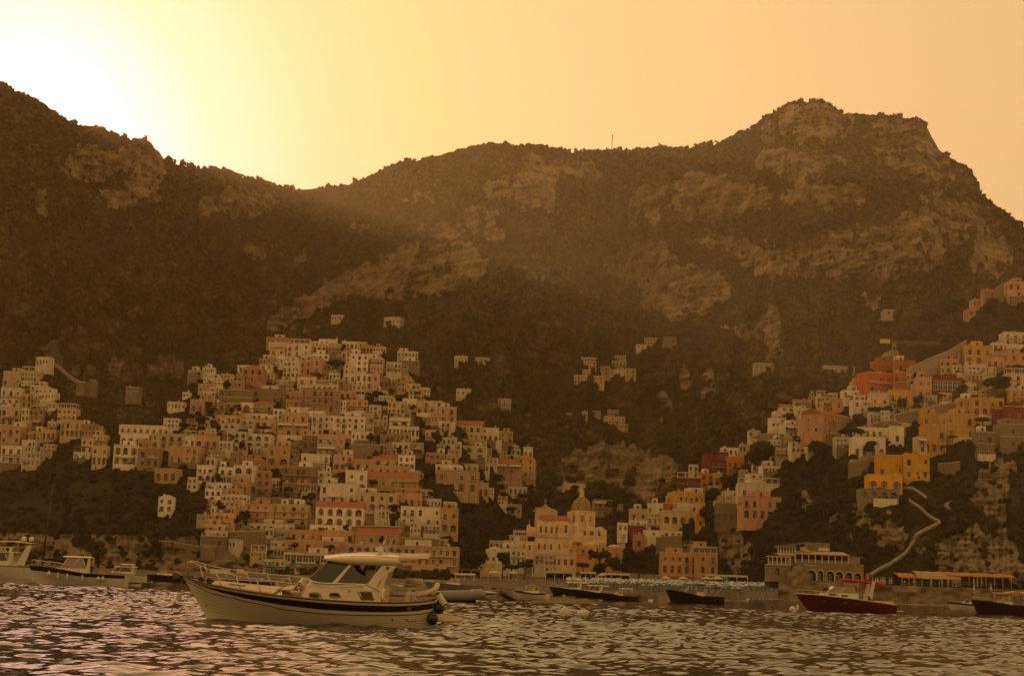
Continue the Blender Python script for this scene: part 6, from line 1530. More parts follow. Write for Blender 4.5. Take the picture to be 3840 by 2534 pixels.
    # portholes, louvre, lettering
    for a0, a1, b0, b1, m in ((1123, 1212, 419, 461, mat('porthole_green', (.05, .05, .03), .1)), (1283, 1371, 413, 456, TINT)):
        c = Vector(side((a0+a1)/2, (b0+b1)/2, -1.225)); w, h = (a1-a0)*u/2, (b1-b0)*u/2; pl = []
        for k in range(20): an_ = 2*math.pi*k/20; ca, sa = math.cos(an_), math.sin(an_); pl.append((c.x+w*abs(ca)**.55*math.copysign(1, ca), c.z+h*abs(sa)**.7*math.copysign(1, sa)))
        po = MB(); po.prism([(c.x+(x-c.x)*1.0, z) for x, z in pl], -1.262, -1.15, 0); pw = po.build('porthole', [STEEL], root); gm = MB(); gm.prism([(c.x+(x-c.x)*.84, c.z+(z-c.z)*.74) for x, z in pl], -1.268, -1.262, 0); gm.build('porthole_glass', [m], pw)
    lv = MB(); q = [(1508, 398), (1616, 396), (1642, 464), (1538, 466)]; lv.prism([(hx(a), hz(a, b)) for a, b in q], -1.275, -1.2, 0); lo = lv.build('engine_vent', [TEAK], root)
    sl_ = MB()
    for k in range(8): a = 1528+k*11; sl_.prism([(hx(a), hz(a, 404)), (hx(a+6), hz(a+6, 404)), (hx(a+28), hz(a+28, 458)), (hx(a+22), hz(a+22, 458))], -1.28, -1.275, 0)
    sl_.build('slats', [mat('vent_dark', (.06, .035, .02), .7)], lo)
    em = MB(); e0 = side(1440, 402, -1.252); em.prism([(e0[0]-.04, e0[2]+.045), (e0[0]+.04, e0[2]+.045), (e0[0], e0[2]-.05)], -1.255, -1.24); em.build('emblem', [mat('emblem_gold', (.40, .26, .10), .3, metal=.8)], root)
    sc = MB(); pts = []
    for k in range(40): t = k/39; pts.append((hx(1392+t*105), -1.262, hz(1440, 430)+.022*math.sin(t*44)*(1-.4*t)+.012*math.sin(t*17)))
    sc.tube(pts, .0065, 0, 4); sc.build('script_lettering', [STEEL], root)
    # bow rail: two long rails and stanchions
    def wy(a): t = (a-66)*u/L; return Wd(min(max(t, 0), 1))*.95
    near = [(112, 372), (103, 300), (101, 258), (108, 240), (130, 238), (215, 262), (300, 286), (430, 307), (600, 328), (850, 345), (1200, 370), (1500, 383), (1640, 387), (1672, 396), (1690, 420), (1706, 472)]
    br = MB(); br.tube([side(a, b, -wy(max(a, 110))*(1 if a < 1640 else .98)) for a, b in near], .015, 0, 7)
    far = [(112, 360), (103, 300), (100, 250), (106, 226), (122, 214), (170, 215), (330, 237), (500, 259), (750, 280), (1000, 294), (1120, 300)]
    # far side lies higher in the picture because the boat leans: build it as the mirror of the near rail
    br.tube([side(a, b, wy(max(a, 110))) for a, b in near[:12]], .015, 0, 7); br.tube([side(103, 290, -wy(110)), side(100, 288, 0), side(103, 290, wy(110))], .015, 0, 6)
    br.tube([side(103, 258, -wy(110)), side(96, 252, 0), side(103, 258, wy(110))], .015, 0, 6); bro = br.build('bow_rail', [STEEL], root)
    wr = MB(); wr.tube([side(a, b+42, -wy(a)) for a, b in ((220, 262), (600, 340), (850, 362), (1200, 385), (1640, 430))], .006, 0, 4); wr.build('guard_wire', [STEEL], root)
    for a, b, c, e in ((262, 400, 216, 263), (416, 417, 352, 295), (580, 432, 530, 320), (748, 443, 700, 335), (913, 455, 870, 347), (1075, 463, 1030, 359), (1238, 470, 1194, 370), (1398, 474, 1356, 378), (1560, 477, 1520, 384)):
        for s in (-1, 1): m = MB(); m.tube([side(a, b, s*wy(a)), side(c, e, s*wy(c))], .016, 0, 6); m.tube([side(a, b, s*wy(a)), side(a, b-4, s*wy(a))], .04, 0, 8); m.build('stanchion', [STEEL], root)
    # windlass, anchor, rope with its white float
    wl = MB(); c = Vector(side(232, 372, -.15)); wl.tube([c+Vector((-.05, -.12, 0)), c+Vector((-.05, .12, 0))], [.10, .10], 0, 12); wl.tube([c+Vector((0, -.16, 0)), c+Vector((0, -.12, 0))], .06, 0, 10); c2 = Vector(side(295, 384, -.2)); wl.tube([c2+Vector((0, -.14, 0)), c2+Vector((0, .14, 0))], .09, 0, 12); wl.cbox(c2+Vector((-.05, .2, .02)), (.2, .16, .18)); wl.build('windlass', [IRON], root)
    ac = MB(); ac.tube([side(150, 360, 0), side(40, 358, 0), side(8, 370, 0)], .05, 0, 6); ac.prism([(hx(2), hz(2, 325)), (hx(50), hz(50, 345)), (hx(40), hz(40, 372)), (hx(-6), hz(-6, 382)), (hx(-14), hz(-14, 350))], -.12, .12); ac.build('anchor', [mat('anchor_grey', (.14, .12, .10), .5, .3, 5, metal=.5)], root)
    rp = MB(); rp.tube([side(66, 372, 0), side(40, 480, -.05), side(18, 570, -.1), side(-6, 650, -.15)], .014, 0, 5); rp.build('anchor_rope', [ROPE], root)
    fender_cyl(root, side(52, 520, -.12), 66*u, 19*u, FEND, (0, .06, 0))
    # stern: padded rail, seats, cleats, fenders, bathing platform
    pr = MB(); pr.tube([side(1968, 415, -1.15), side(2040, 395, -1.05), side(2085, 378, -.8), side(2108, 362, -.3), side(2104, 352, .4)], .105, 0, 10); pr.build('padded_rail', [CUSH], root)
    for a, b, y in ((1962, 468, -1.2), (2090, 440, -.8), (2104, 440, .5)): MB().tube([side(a, b, y), side(a, b-55, y)], .02, 0, 6).build('rail_post', [STEEL], root)
    ps = MB(); ps.tube([side(1838, 345, 1.15), side(1972, 345, 1.15)], .115, 0, 10); ps.build('far_backrest', [CUSH], root)
    rr = MB(); rr.tube([side(1818, 400, 1.2), side(1820, 350, 1.2), side(1838, 338, 1.2), side(2060, 338, 1.2), side(2062, 395, 1.2)], .018, 0, 5); rr.build('far_rail', [STEEL], root)
    for a0, a1 in ((1872, 1920), (1925, 1968)): MB().cbox(Vector(side((a0+a1)/2, 440, -.5)), ((a1-a0)*u, .8, .30)).build('cockpit_seat', [CUSH], root)
    MB().cbox(Vector(side(1728, 462, -1.1)), (.22, .3, .12)).build('step_cushion', [CUSH], root)
    for a in (2040,): c = Vector(side(a, 448, -1.1)); MB().tube([c+Vector((-.12, 0, .06)), c+Vector((.12, 0, .06))], .022, 0, 6).tube([c+Vector((-.05, 0, 0)), c+Vector((-.05, 0, .06))], .018, 0, 5).tube([c+Vector((.05, 0, 0)), c+Vector((.05, 0, .06))], .018, 0, 5).build('cleat', [STEEL], root)
    fender_ball(root, side(2102, 588, -1.15), .235, FENB); fender_ball(root, side(2142, 512, -.75), .235, FENB); fender_cyl(root, side(2160, 440, -.9), 110*u, 26*u, FEND, (0, -.62, 0), FENB)
    bp = MB(); pf = [(2085, 1.0), (2170, 1.08), (2250, .95), (2310, .6), (2332, .2), (2332, -.35), (2310, -.75), (2250, -1.02), (2170, -1.1), (2085, -1.05)]
    bp.prism([(hx(a), y) for a, y in pf], hz(2150, 612), hz(2150, 602), 0, 'z'); pl = bp.build('bathing_platform', [mat('platform_grating', (.42, .33, .22), .7, .4, 18)], root)
    sb = MB()
    for y in (-.9, -.3, .4): sb.tube([(hx(2080), y, hz(2080, 680)), (hx(2240), y, hz(2240, 625)), (hx(2250), y, hz(2250, 612))], .018, 0, 5)
    sb.tube([(hx(2300), -.7, hz(2300, 612)), (hx(2302), -.7, hz(2302, 650)), (hx(2210), -.5, hz(2210, 695))], .016, 0, 5); sb.build('platform_struts', [STEEL], pl)
    hf = MB()
    for a, b, r in ((1905, 605, 8), (1922, 614, 5), (1945, 612, 5), (1968, 609, 5), (1792, 607, 8), (1305, 652, 5), (1330, 652, 5), (276, 578, 5), (1545, 520, 3), (1560, 520, 3)):
        t = (a-66)*u/L; z = hz(a, b); w = Wd(t)*((z+.6)/(gz(t)+.6))**(.95*(1-t)**1.6+.22); hf.tube([(hx(a), -w-.018, z), (hx(a), -w+.08, z)], r*u, 0, 8)
    hf.build('hull_fittings', [IRON], root)
    bd = MB(); t = (1922-66)*u/L; w = Wd(t)*.99; bd.prism([(hx(1922)+.09*math.cos(k*.524), hz(1922, 513)+.06*math.sin(k*.524)) for k in range(12)], -w-.012, -w+.05); bd.build('builder_badge', [mat('badge_bronze', (.16, .12, .06), .4, metal=.6)], root)
hero()
# ---- the other boats
def boat(px0, px1, py, label, hullm, kind, L=None, band=None, deck=None, yaw=None, g=(1.35, .85, .85), name='motor_boat', cat='motorboat', flip=False, Ww=None, line=None, rake=.8, D=None, heel=0.0, group=None, bc=None, beam=.17):
    """bow at px0 (left), stern at px1 on the waterline row py; depth from the row"""
    c = (px0+px1)/2; D = D or watp(c, py).y; span = (px1-px0)*D/F; yaw = 0 if yaw is None else R(yaw); Ls = span/max(.35, math.cos(yaw)); L_ = Ls
    root = empty(name, wat(c, D), yaw, heel); tag(root, label, cat, group); k = L_/8.0
    G = lambda t: float(np.interp(t, [0, .25, .6, 1], [g[0], g[0]*.72+g[1]*.28, g[1], g[2]]))*k*1.0
    bw_ = L_*beam; Wd = lambda t: float(np.interp(t, [0, .05, .15, .3, .5, .8, 1], [.02, .22, .55, .85, 1, .96, .82]))*bw_
    rows = [lambda t: -.5*k, lambda t: 0.0, lambda t: .06*k, lambda t: G(t)*.55, lambda t: G(t)*.72, lambda t: G(t)-.05*k, lambda t: G(t)]
    secs = [[(x-L_/2, y, z) for x, y, z in s] for s in hull_rows(L_, Wd, G, rows, rake*k, -.5*k, 22)]; n = 7
    def mf(i, q):
        j = (n-2-q) if q < n-1 else q-n
        return 2 if j < 2 else 1 if j == 4 and band else 3 if j == 5 else 0
    h = MB(); h.loft(secs, 0, True, mf=mf); o = len(h.v); h.v += secs[-1]; h.f.append(tuple(range(o, o+len(secs[-1])))); h.m.append(0); h.sm.append(False)
    h.build('hull', [hullm, band or hullm, bc or hullm, line or hullm], root); dm = deck or GEL; X = lambda t: -L_/2+t*L_
    tt = np.linspace(0, 1, 16); d = MB(); d.loft([[(X(t), s*Wd(t)*.96, G(t)-.07*k+(.05*k*(1-s*s))) for s in (-1, 0, 1)] for t in tt if t < (.62 if kind != 'open' else .25)], 0, True)
    d.loft([[(X(t), s*Wd(t)*.93, G(t)-.02*k-z*k) for s, z in ((-1, 0), (-.80, .34), (.80, .34), (1, 0))] for t in tt if t >= (.6 if kind != 'open' else .2)], 0, False); d.build('deck', [dm], root)
    gw = MB()
    for s in (-1, 1): gw.tube([(X(t), s*Wd(t), G(t)+.01) for t in tt], .035*k, 0, 5)
    gw.build('gunwale', [line or MAHO], root)
    def rail(t0, t1, h_, st=6):
        r = MB()
        for s in (-1, 1):
            r.tube([(X(t0+(t1-t0)*q/10), s*Wd(t0+(t1-t0)*q/10)*.94, G(t0+(t1-t0)*q/10)+h_*k*(1 if q < 10 else .1)) for q in range(11)], .02*k, 0, 5)
            for q in range(st+1): t = t0+(t1-t0)*q/st*.98; r.tube([(X(t), s*Wd(t)*.94, G(t)), (X(t), s*Wd(t)*.94, G(t)+h_*k)], .014*k, 0, 4)
        r.build('rail', [STEEL], root)
    def house(t0, t1, h0, w, glass=True, rake_=.5, roof=None, h1=1.0, rt0=None, rt1=None, m=None, pillar=True, rooft=.07):
        zb = G((t0+t1)/2)-.08*k; zc = zb+h0*k; zt = zc+h1*k; w *= bw_; hm = m or dm
        b = MB(); b.loft([[(X(t), -w*q, zb), (X(t), -w*q*.96, zc), (X(t), w*q*.96, zc), (X(t), w*q, zb)] for t, q in ((t0-.05, .5), (t0, .9), (t0+.08, 1), (t1, 1))], 0, False, caps=True); ho = b.build('cabin', [hm], root)
        f = rake_*h1*k/L_
        v = MB(); v.loft([[(X(t0+.01), -w*.92, zc), (X(t0-.02), 0, zc), (X(t0+.01), w*.92, zc)], [(X(t0+.01+f), -w*.85, zt), (X(t0-.01+f), 0, zt), (X(t0+.01+f), w*.85, zt)]], 0, False)
        for s in (-1, 1): v.add([(X(t0+.01), s*w*.92, zc), (X(t1-.02), s*w*.93, zc), (X(t1-.06), s*w*.86, zt), (X(t0+.01+f), s*w*.85, zt)], [(0, 1, 2, 3)])
        v.build('windscreen', [CLEAR if glass == 'c' else TINT], ho)
        pp = MB()
        for s in (-1, 1):
            for ta, tb in ((t0+.01, t0+.01+f), (t0+.13, t0+.13+f*.9), (t1-.02, t1-.06)): pp.tube([(X(ta), s*w*.94, zc), (X(tb), s*w*.87, zt)], .04*k, 0, 5)
        pp.build('window_frame', [GELW], ho)
        if roof:
            r0, r1 = X(rt0 if rt0 is not None else t0+f-.05), X(rt1 if rt1 is not None else t1+.02); r = MB(); n_ = 8
            r.loft([[(r0+(r1-r0)*q/n_, -w*e, zt+.02*k), (r0+(r1-r0)*q/n_, -w*e*.8, zt+rooft*k+.03), (r0+(r1-r0)*q/n_, 0, zt+rooft*k*1.5+.05), (r0+(r1-r0)*q/n_, w*e*.8, zt+rooft*k+.03), (r0+(r1-r0)*q/n_, w*e, zt+.02*k)] for q, e in zip(range(n_+1), (.6, .85, .95, 1, 1, 1, 1, .95, .85))], 0, True, close=True, caps=True); r.build('roof', [roof], root)
            if pillar:
                for s in (-1, 1): pl = MB(); pl.prism([(X(t1-.03), zb), (X(t1+.02), zb), (min(X(t1+.05), r1), zt+.03*k), (min(X(t1), r1-.1), zt+.03*k)], s*w*.92-.03, s*w*.92+.03); pl.build('rear_pillar', [hm], root)
        return zc, zt
    def canopy_(t0, t1, h_, m, w=.9, sag=.05):
        z = G((t0+t1)/2)+h_*k; r = MB(); n_ = 6
        r.loft([[(X(t0+(t1-t0)*q/n_), s*bw_*w, z-abs(s)*.12*k-sag*math.sin(q*1.1)*.3*k) for s in (-1, -.5, 0, .5, 1)] for q in range(n_+1)], 0, True)
        r.loft([[(X(t0+(t1-t0)*q/n_), -bw_*w, z-.12*k-sag*math.sin(q*1.1)*.3*k) for q in range(n_+1)], [(X(t0+(t1-t0)*q/n_), -bw_*w, z-.26*k) for q in range(n_+1)]], 0, False); r.build('canopy', [m], root); p = MB()
        for s in (-1, 1):
            for t in (t0+.02, (t0+t1)/2, t1-.02): p.tube([(X(t), s*bw_*w*.96, G(t)-.1*k), (X(t), s*bw_*w*.96, z-.1*k)], .025*k, 0, 5)
        p.build('canopy_poles', [STEEL], root)
    ex = dict(root=root, X=X, G=G, Wd=Wd, k=k, bw=bw_, L=L_)
    if kind == 'gozzo': rail(.03, .55, .45); house(.34, .62, .35, .72, 'c', .6, dm, .85)
    elif kind == 'gozzo_top': rail(.03, .6, .4); house(.36, .66, .35, .74, True, .6, dm, .80, .36, .86)
    elif kind == 'screen': rail(.03, .4, .35); house(.42, .60, .35, .7, 'c', .5, None, .6); canopy_(.5, .85, 1.6, CUSH, .7)
    elif kind == 'cruiser': rail(.02, .42, .32); house(.30, .62, .44, .8, 'c', 1.1, None, .52)
    elif kind == 'fly': rail(.02, .4, .4); zc, zt = house(.30, .72, .45, .82, True, .7, GELW, .75, .30, .80); house(.45, .7, 1.2, .6, 'c', .6, GELW, .5, .44, .74, GELW)
    elif kind == 'open': pass
    elif kind == 'speed': rail(.03, .35, .28); house(.40, .60, .25, .72, True, 1.2, BLK, .62, .44, .74, None, True, .04)
    ex.update(rail=rail, house=house, canopy=canopy_); return ex
def outboard(e, m=GELW): MB().cbox((e['X'](1)+.18, 0, e['G'](1)*.9), (.36, .32, .5)).cbox((e['X'](1)+.16, 0, .1), (.16, .12, .9), 1).build('outboard_motor', [m, IRON], e['root'])
# left group
e = boat(104, 466, 2193, 'white gozzo motorboat with a mahogany band and round white fenders at the left', GELW, 'gozzo', band=MAHOD, line=MAHOD, yaw=3, g=(1.5, .95, .9), deck=GEL)
for t, r in ((.24, .24), (.745, .21), (.79, .21)): fender_ball(e['root'], (e['X'](t), -e['Wd'](t)-.2, e['G'](t)*.62), r, FEND)
for t in (.335, .43, .585): fender_cyl(e['root'], (e['X'](t), -e['Wd'](t)-.12, e['G'](t)*.58), .62, .11, FEND)
fender_ball(e['root'], (e['X'](.36), 0, e['G'](.36)+.32), .26, FEND, 'deck_fender')
MB().box(e['X'](.73), -.9, e['G'](.7)+1.55, e['X'](.93), .9, e['G'](.7)+1.6).tube([(e['X'](.92), -.85, e['G'](.9)), (e['X'](.92), -.85, e['G'](.7)+1.55)], .02, 0, 5).tube([(e['X'](.92), .85, e['G'](.9)), (e['X'](.92), .85, e['G'](.7)+1.55)], .02, 0, 5).build('sun_shade', [REDC], e['root'])
MB().box(e['X'](.735), -1.0, e['G'](.75)-.3, e['X'](.76), .8, e['G'](.7)+1.0).build('bulkhead', [YELC], e['root'])
pr_ = link('person', PM[3], None, e['root'].location+Vector((1.5, -.1, .6))); tag(pr_, 'skipper in a dark shirt standing in the cabin of the white gozzo at the left', 'person')
boat(440, 523, 2196, 'small wooden gozzo stern tied behind the white gozzo at the left', GELW, 'open', band=MAHO, line=MAHO, yaw=4, g=(1.6, 1.5, 1.5), D=185)
e = boat(-190, 128, 2161, 'large white flybridge yacht with radar domes cut off by the left edge', GELW, 'fly', yaw=-4, g=(1.6, 1.25, 1.15), name='yacht', cat='yacht', D=228, deck=GELW)
for x in (.84, .93): MB().lathe([(.02, 0), (.3, .05), (.36, .3), (.28, .6), (.02, .7)], (e['X'](x), -.3, e['G'](.5)+3.35*e['k']*.66), 12).build('radar_dome', [GELW], e['root'])
MB().loft([[(e['X'](t), -e['bw']*.7, e['G'](.5)+z*e['k']), (e['X'](t), 0, e['G'](.5)+(z+.1)*e['k']), (e['X'](t), e['bw']*.7, e['G'](.5)+z*e['k'])] for t, z in ((.55, 2.1), (.75, 2.15), (.97, 2.0))], 0, True).build('hard_top', [CUSH], e['root'])
MB().prism([(e['X'](.80), e['G'](.8)+.2), (e['X'](.92), e['G'](.8)+2.0*e['k']), (e['X'](.98), e['G'](.8)+2.0*e['k']), (e['X'](.9), e['G'](.8)+.2)], -e['bw']*.75, -e['bw']*.7).build('radar_arch', [GELW], e['root'])
e = boat(120, 300, 2168, 'sailing boat with a tall dark mast and black covered boom behind the white gozzo', GELW, 'open', g=(1.1, .9, .9), name='sailing_boat', cat='sailing boat', D=215, yaw=0)
x_ = e['X'](.14); MB().tube([(x_, 0, .3), (x_+.85, 0, 12.6)], [.13, .08], 0, 8).build('mast', [mat('mast_dark', (.02, .018, .016), .4)], e['root'])
MB().tube([(x_+.1, 0, 2.6), (x_+1.5, 0, 2.75), (x_+5.6, 0, 2.3)], [.22, .26, .12], 0, 8).build('boom_cover', [mat('canvas_black', (.016, .014, .012), .9)], e['root'])
MB().tube([(x_-2.2, 0, 1.1), (x_+.8, 0, 12.3)], .02, 0, 4).tube([(x_+6.3, 0, .9), (x_+.86, 0, 12.5)], .015, 0, 4).tube([(x_+.3, -1.2, 1), (x_+.5, 0, 8)], .015, 0, 4).build('rigging', [IRON], e['root'])
e = boat(372, 540, 2180, 'white flybridge motor yacht behind the stern of the white gozzo', GELW, 'fly', yaw=0, g=(1.5, 1.35, 1.1), name='yacht', cat='yacht', D=262, deck=GELW)
def rib(px0, px1, py, label, m, yaw=0, D=None, tilt=0.0, motor=True, z0=0.0, r=.24):
    c = (px0+px1)/2; D = D or watp(c, py).y; L_ = (px1-px0)*D/F/max(.4, math.cos(R(yaw))); root = empty('inflatable_boat', wat(c, D)+Vector((0, 0, z0)), R(yaw), 0, tilt); tag(root, label, 'inflatable boat'); k = L_/3.4; w = .62*k; r *= k
    path = [(L_/2, -w, .28*k), (-L_*.05, -w, .28*k), (-L_*.30, -w*.86, .31*k), (-L_*.44, -w*.45, .38*k), (-L_*.48, 0, .40*k), (-L_*.44, w*.45, .38*k), (-L_*.30, w*.86, .31*k), (-L_*.05, w, .28*k), (L_/2, w, .28*k)]
    MB().tube(path, [r*.5]+[r]*7+[r*.5], 0, 12).build('tube', [m], root); MB().tube([(p[0], p[1]*1.0, p[2]) for p in path], [r*.52]+[r*1.02]*7+[r*.52], 0, 4); f = MB(); f.loft([[(x, -w*q, .12*k), (x, 0, -.12*k), (x, w*q, .12*k)] for x, q in ((-L_*.42, .3), (-L_*.25, .8), (L_*.42, .9))], 0, True); f.box(L_*.40, -w*.9, 0, L_*.43, w*.9, .5*k); f.build('floor', [RUBD], root)
    if motor: MB().cbox((L_*.47, 0, .62*k), (.3*k, .3*k, .5*k)).cbox((L_*.47, 0, .1*k), (.14*k, .1*k, .8*k), 1).build('outboard_motor', [GELW, IRON], root)
    return root
rib(528, 566, 2181, 'grey inflatable tender with an outboard behind the flybridge yacht', RUB, 0, 240)
e = boat(545, 704, 2172, 'dark mahogany speedboat with a red top left of the big boat bow', MAHOD, 'cruiser', line=MAHO, g=(1.25, 1.1, 1.0), D=300); e['canopy'](.5, .78, .95, REDC, .75)
boat(676, 735, 2168, 'small white motorboat just left of the big boat bow', GELW, 'screen', D=315)
# seen through the rails of the big boat
boat(738, 800, 2170, 'small grey-white motorboat seen through the bow rail of the big boat', GELW, 'screen', D=330)
boat(790, 845, 2176, 'long low grey motorboat seen through the bow rail of the big boat', GREYH, 'screen', D=340, line=MAHO)
boat(838, 1024, 2192, 'dark green flat-sided boat behind the foredeck of the big boat', GREENH, 'open', D=270, g=(.9, .75, .75), line=GELW)
boat(930, 1010, 2172, 'white motorboat with a raised dark windscreen behind the bow rail of the big boat', GELW, 'speed', D=360)
boat(1020, 1090, 2174, 'white motorboat with sun shade beside the kiosks behind the bow rail', GELW, 'screen', D=360)
e = boat(1136, 1186, 2190, 'motorboat under a folded dark red canopy behind the big windscreen', GELW, 'open', D=300); e['canopy'](.1, .9, 1.3, REDC, .8, .3)
e = boat(1440, 1560, 2206, 'white motorboat with a black folded bimini behind the cockpit of the big boat', GELW, 'cruiser', D=280); e['canopy'](.45, .8, 1.5, BLK, .7, .2)
boat(1560, 1600, 2190, 'small white motorboat between the cockpit and the grey gozzo', GELW, 'screen', D=380)
e = boat(1590, 1812, 2221, 'grey-hulled gozzo with a white windscreen behind the big boat stern', GREYH, 'screen', band=None, line=MAHO, yaw=-2, g=(1.25, 1.0, .95), deck=GEL)
rib(1612, 1723, 2249, 'grey inflatable tender hanging behind the big boat stern', RUB, 180, 150, motor=False)
rib(1768, 1862, 2222, 'long white inflatable dinghy floating left of the tilted one', FEND, 0, 258, motor=False)
rt = rib(1858, 1945, 2243, 'dark inflatable boat tipped up on its stern tube beside a boy', RUBD, 14, 190, tilt=R(27), motor=False, z0=.15, r=.3)
p = wat(1868, 189); person(p+Vector((0, .2, -.25)), 0, R(200), 'boy in red shorts standing in the shallows by the tipped inflatable', None, .9)
e = boat(1760, 1880, 2214, 'low wooden rowing boat behind the white inflatable dinghy', MAHO, 'open', D=300, g=(.7, .55, .55), name='rowing_boat', cat='rowing boat')
# middle and right
e = boat(1930, 2052, 2239, 'cream gozzo with a beige canvas cabin top left of the black boats', GEL, 'gozzo', band=MAHOD, line=MAHOD, yaw=-26, g=(1.5, 1.05, 1.0), deck=GEL, D=222, beam=.19); e['house'](.36, .66, .5, .8, 'c', .5, YELC, 1.05)
e = boat(2058, 2232, 2226, 'black gozzo with a cream hard top, farthest left of the three black boats', BLK, 'gozzo_top', line=GELW, g=(1.5, 1.0, .95), yaw=-3, deck=GEL, D=300)
e = boat(2144, 2304, 2236, 'black gozzo with a cream hard top, middle one of the three black boats', BLK, 'gozzo_top', line=GELW, g=(1.55, 1.05, 1.0), yaw=2, deck=GEL, D=262)
e = boat(2250, 2392, 2251, 'dark red-brown gozzo with a white bimini, nearest of the three dark boats', MAHOD, 'screen', line=MAHO, g=(1.55, 1.0, 1.0), yaw=0, deck=GEL)
outboard(e, BLK)
e = boat(2496, 2712, 2260, 'dark wooden fishing boat with a blue canopy off the beach', BLK, 'open', line=MAHOD, g=(1.75, .95, .95), yaw=-2, deck=TEAK, bc=mat('antifoul_blue', (.02, .06, .10), .6))
e['canopy'](.36, .68, 1.55, BLUC, .75, .2); e['canopy'](.68, .92, 1.35, BLUC, .8, .3); MB().box(e['X'](.52), -.6, .3, e['X'](.68), .6, e['G'](.6)+.6).build('engine_box', [GELW], e['root'])
MB().lathe([(.16, -.05), (.30, 0), (.16, .05)], (0, 0, 0), 16).build('life_ring', [FEND], e['root'], (e['X'](.36), -.5, e['G'](.36)+.2)).rotation_euler = (R(80), 0, 0)
e = boat(2712, 2800, 2253, 'small white rowing boat with a blue stripe and an outboard by the beach', GELW, 'open', band=BLUC, g=(1.0, .65, .65), name='rowing_boat', cat='rowing boat'); outboard(e)
e = boat(2985, 3350, 2292, 'burgundy cabin cruiser with a bright red canopy at the right', REDH, 'cruiser', line=GELW, g=(1.34, 1.03, .68), yaw=-3, deck=GELW, bc=WATERL, rake=1.0, beam=.165)
k = e['k']; X = e['X']; G = e['G']; b_ = e['bw']; rt_ = e['root']
rc = MB(); zt = G(.5)+1.36*k; rc.loft([[(X(t), -b_*w, zt+a*k), (X(t), 0, zt+(a+.09)*k), (X(t), b_*w, zt+a*k), (X(t), b_*w*.97, zt+(a-.13)*k), (X(t), -b_*w*.97, zt+(a-.13)*k)] for t, w, a in ((.455, .55, .10), (.48, .8, .10), (.58, .86, .06), (.70, .86, .02), (.76, .8, -.02))], 0, True, close=True, caps=True); rc.build('canopy', [REDC], rt_)
for s in (-1, 1):
    MB().prism([(X(.70), G(.7)), (X(.745), G(.74)-.2*k), (X(.785), zt+.0*k), (X(.755), zt+.04*k)], s*b_*.86-.05, s*b_*.86+.05).build('radar_arch', [GELW], rt_)
    MB().prism([(X(.71), G(.71)-.02), (X(.76), G(.76)-.02), (X(.725), G(.7)+.36*k), (X(.705), G(.7)+.4*k)], s*b_*.96-.02, s*b_*.96+.02).build('side_fin', [REDH], rt_)
MB().tube([(X(.79), 0, zt-.1*k), (X(.86), .1, zt-.2*k), (X(.91), .1, zt-.33*k)], [.18*k, .16*k, .1*k], 0, 8).build('folded_cover', [REDC], rt_)
MB().tube([(X(.49), -b_*.6, G(.5)+.6*k), (X(.455+.03), -b_*.7, zt)], .03, 0, 5).tube([(X(.6), -b_*.84, G(.6)+.5*k), (X(.62), -b_*.84, zt)], .03, 0, 5).build('canopy_struts', [STEEL], rt_)
fo = flag(rt_, (X(.755), 0, zt+.75*k), .5*k, -.4*k); MB().tube([(X(.755), 0, zt), (X(.755), 0, zt+.8*k)], .015, 0, 4).build('flag_pole', [STEEL], rt_)
for q in range(3): MB().loft([[(X(.275+q*.022), -.35, G(.3)), (X(.272+q*.022), -.35, G(.3)+.62*k), (X(.28+q*.022), -.25, G(.3)+.74*k), (X(.289+q*.022), -.35, G(.3)+.62*k), (X(.292+q*.022), -.35, G(.3))], [(X(.275+q*.022), .35, G(.3)), (X(.272+q*.022), .35, G(.3)+.62*k), (X(.28+q*.022), .25, G(.3)+.74*k), (X(.289+q*.022), .35, G(.3)+.62*k), (X(.292+q*.022), .35, G(.3))]], 0, True, caps=True).build('sun_seat', [BLUC if 0 else BLK], rt_)
for t in (.28, .475, .60): z = G(t)*.62; w_ = e['Wd'](t); MB().cbox((X(t), -w_*.985, z), (.34*k, .10, .10*k)).build('porthole', [TINT], rt_)
for t in (.36, .48): MB().cbox((X(t), -b_*.80, G(t)+.16*k), (.5*k, .06, .12*k)).build('cabin_window', [TINT], rt_)
MB().box(X(.80), -b_*.7, G(.85)-.1, X(.97), b_*.7, G(.85)+.16*k).build('stern_sunpad', [CUSH], rt_); MB().box(X(1), -b_*.7, .22, X(1.07), b_*.7, .32).build('bathing_platform', [GELW], rt_)
e = boat(3552, 3694, 2279, 'white sports boat with a black roof near the right edge', GELW, 'speed', band=BLK, yaw=-4, g=(1.5, 1.15, 1.0), D=300, deck=GELW)
e = boat(3640, 3886, 2301, 'dark gozzo with an ochre canopy cut off by the right edge', MAHOD, 'screen', line=MAHO, yaw=0, g=(1.6, 1.1, 1.0), deck=GEL); e['canopy'](.3, .8, 1.5, YELC, .85, .5)
MB().lathe([(.16, -.06), (.32, 0), (.16, .06)], (0, 0, 0), 16).build('life_ring', [FEND], e['root'], (e['X'](.45), -e['bw']*.7, e['G'](.45)+.3)).rotation_euler = (R(80), 0, 0)
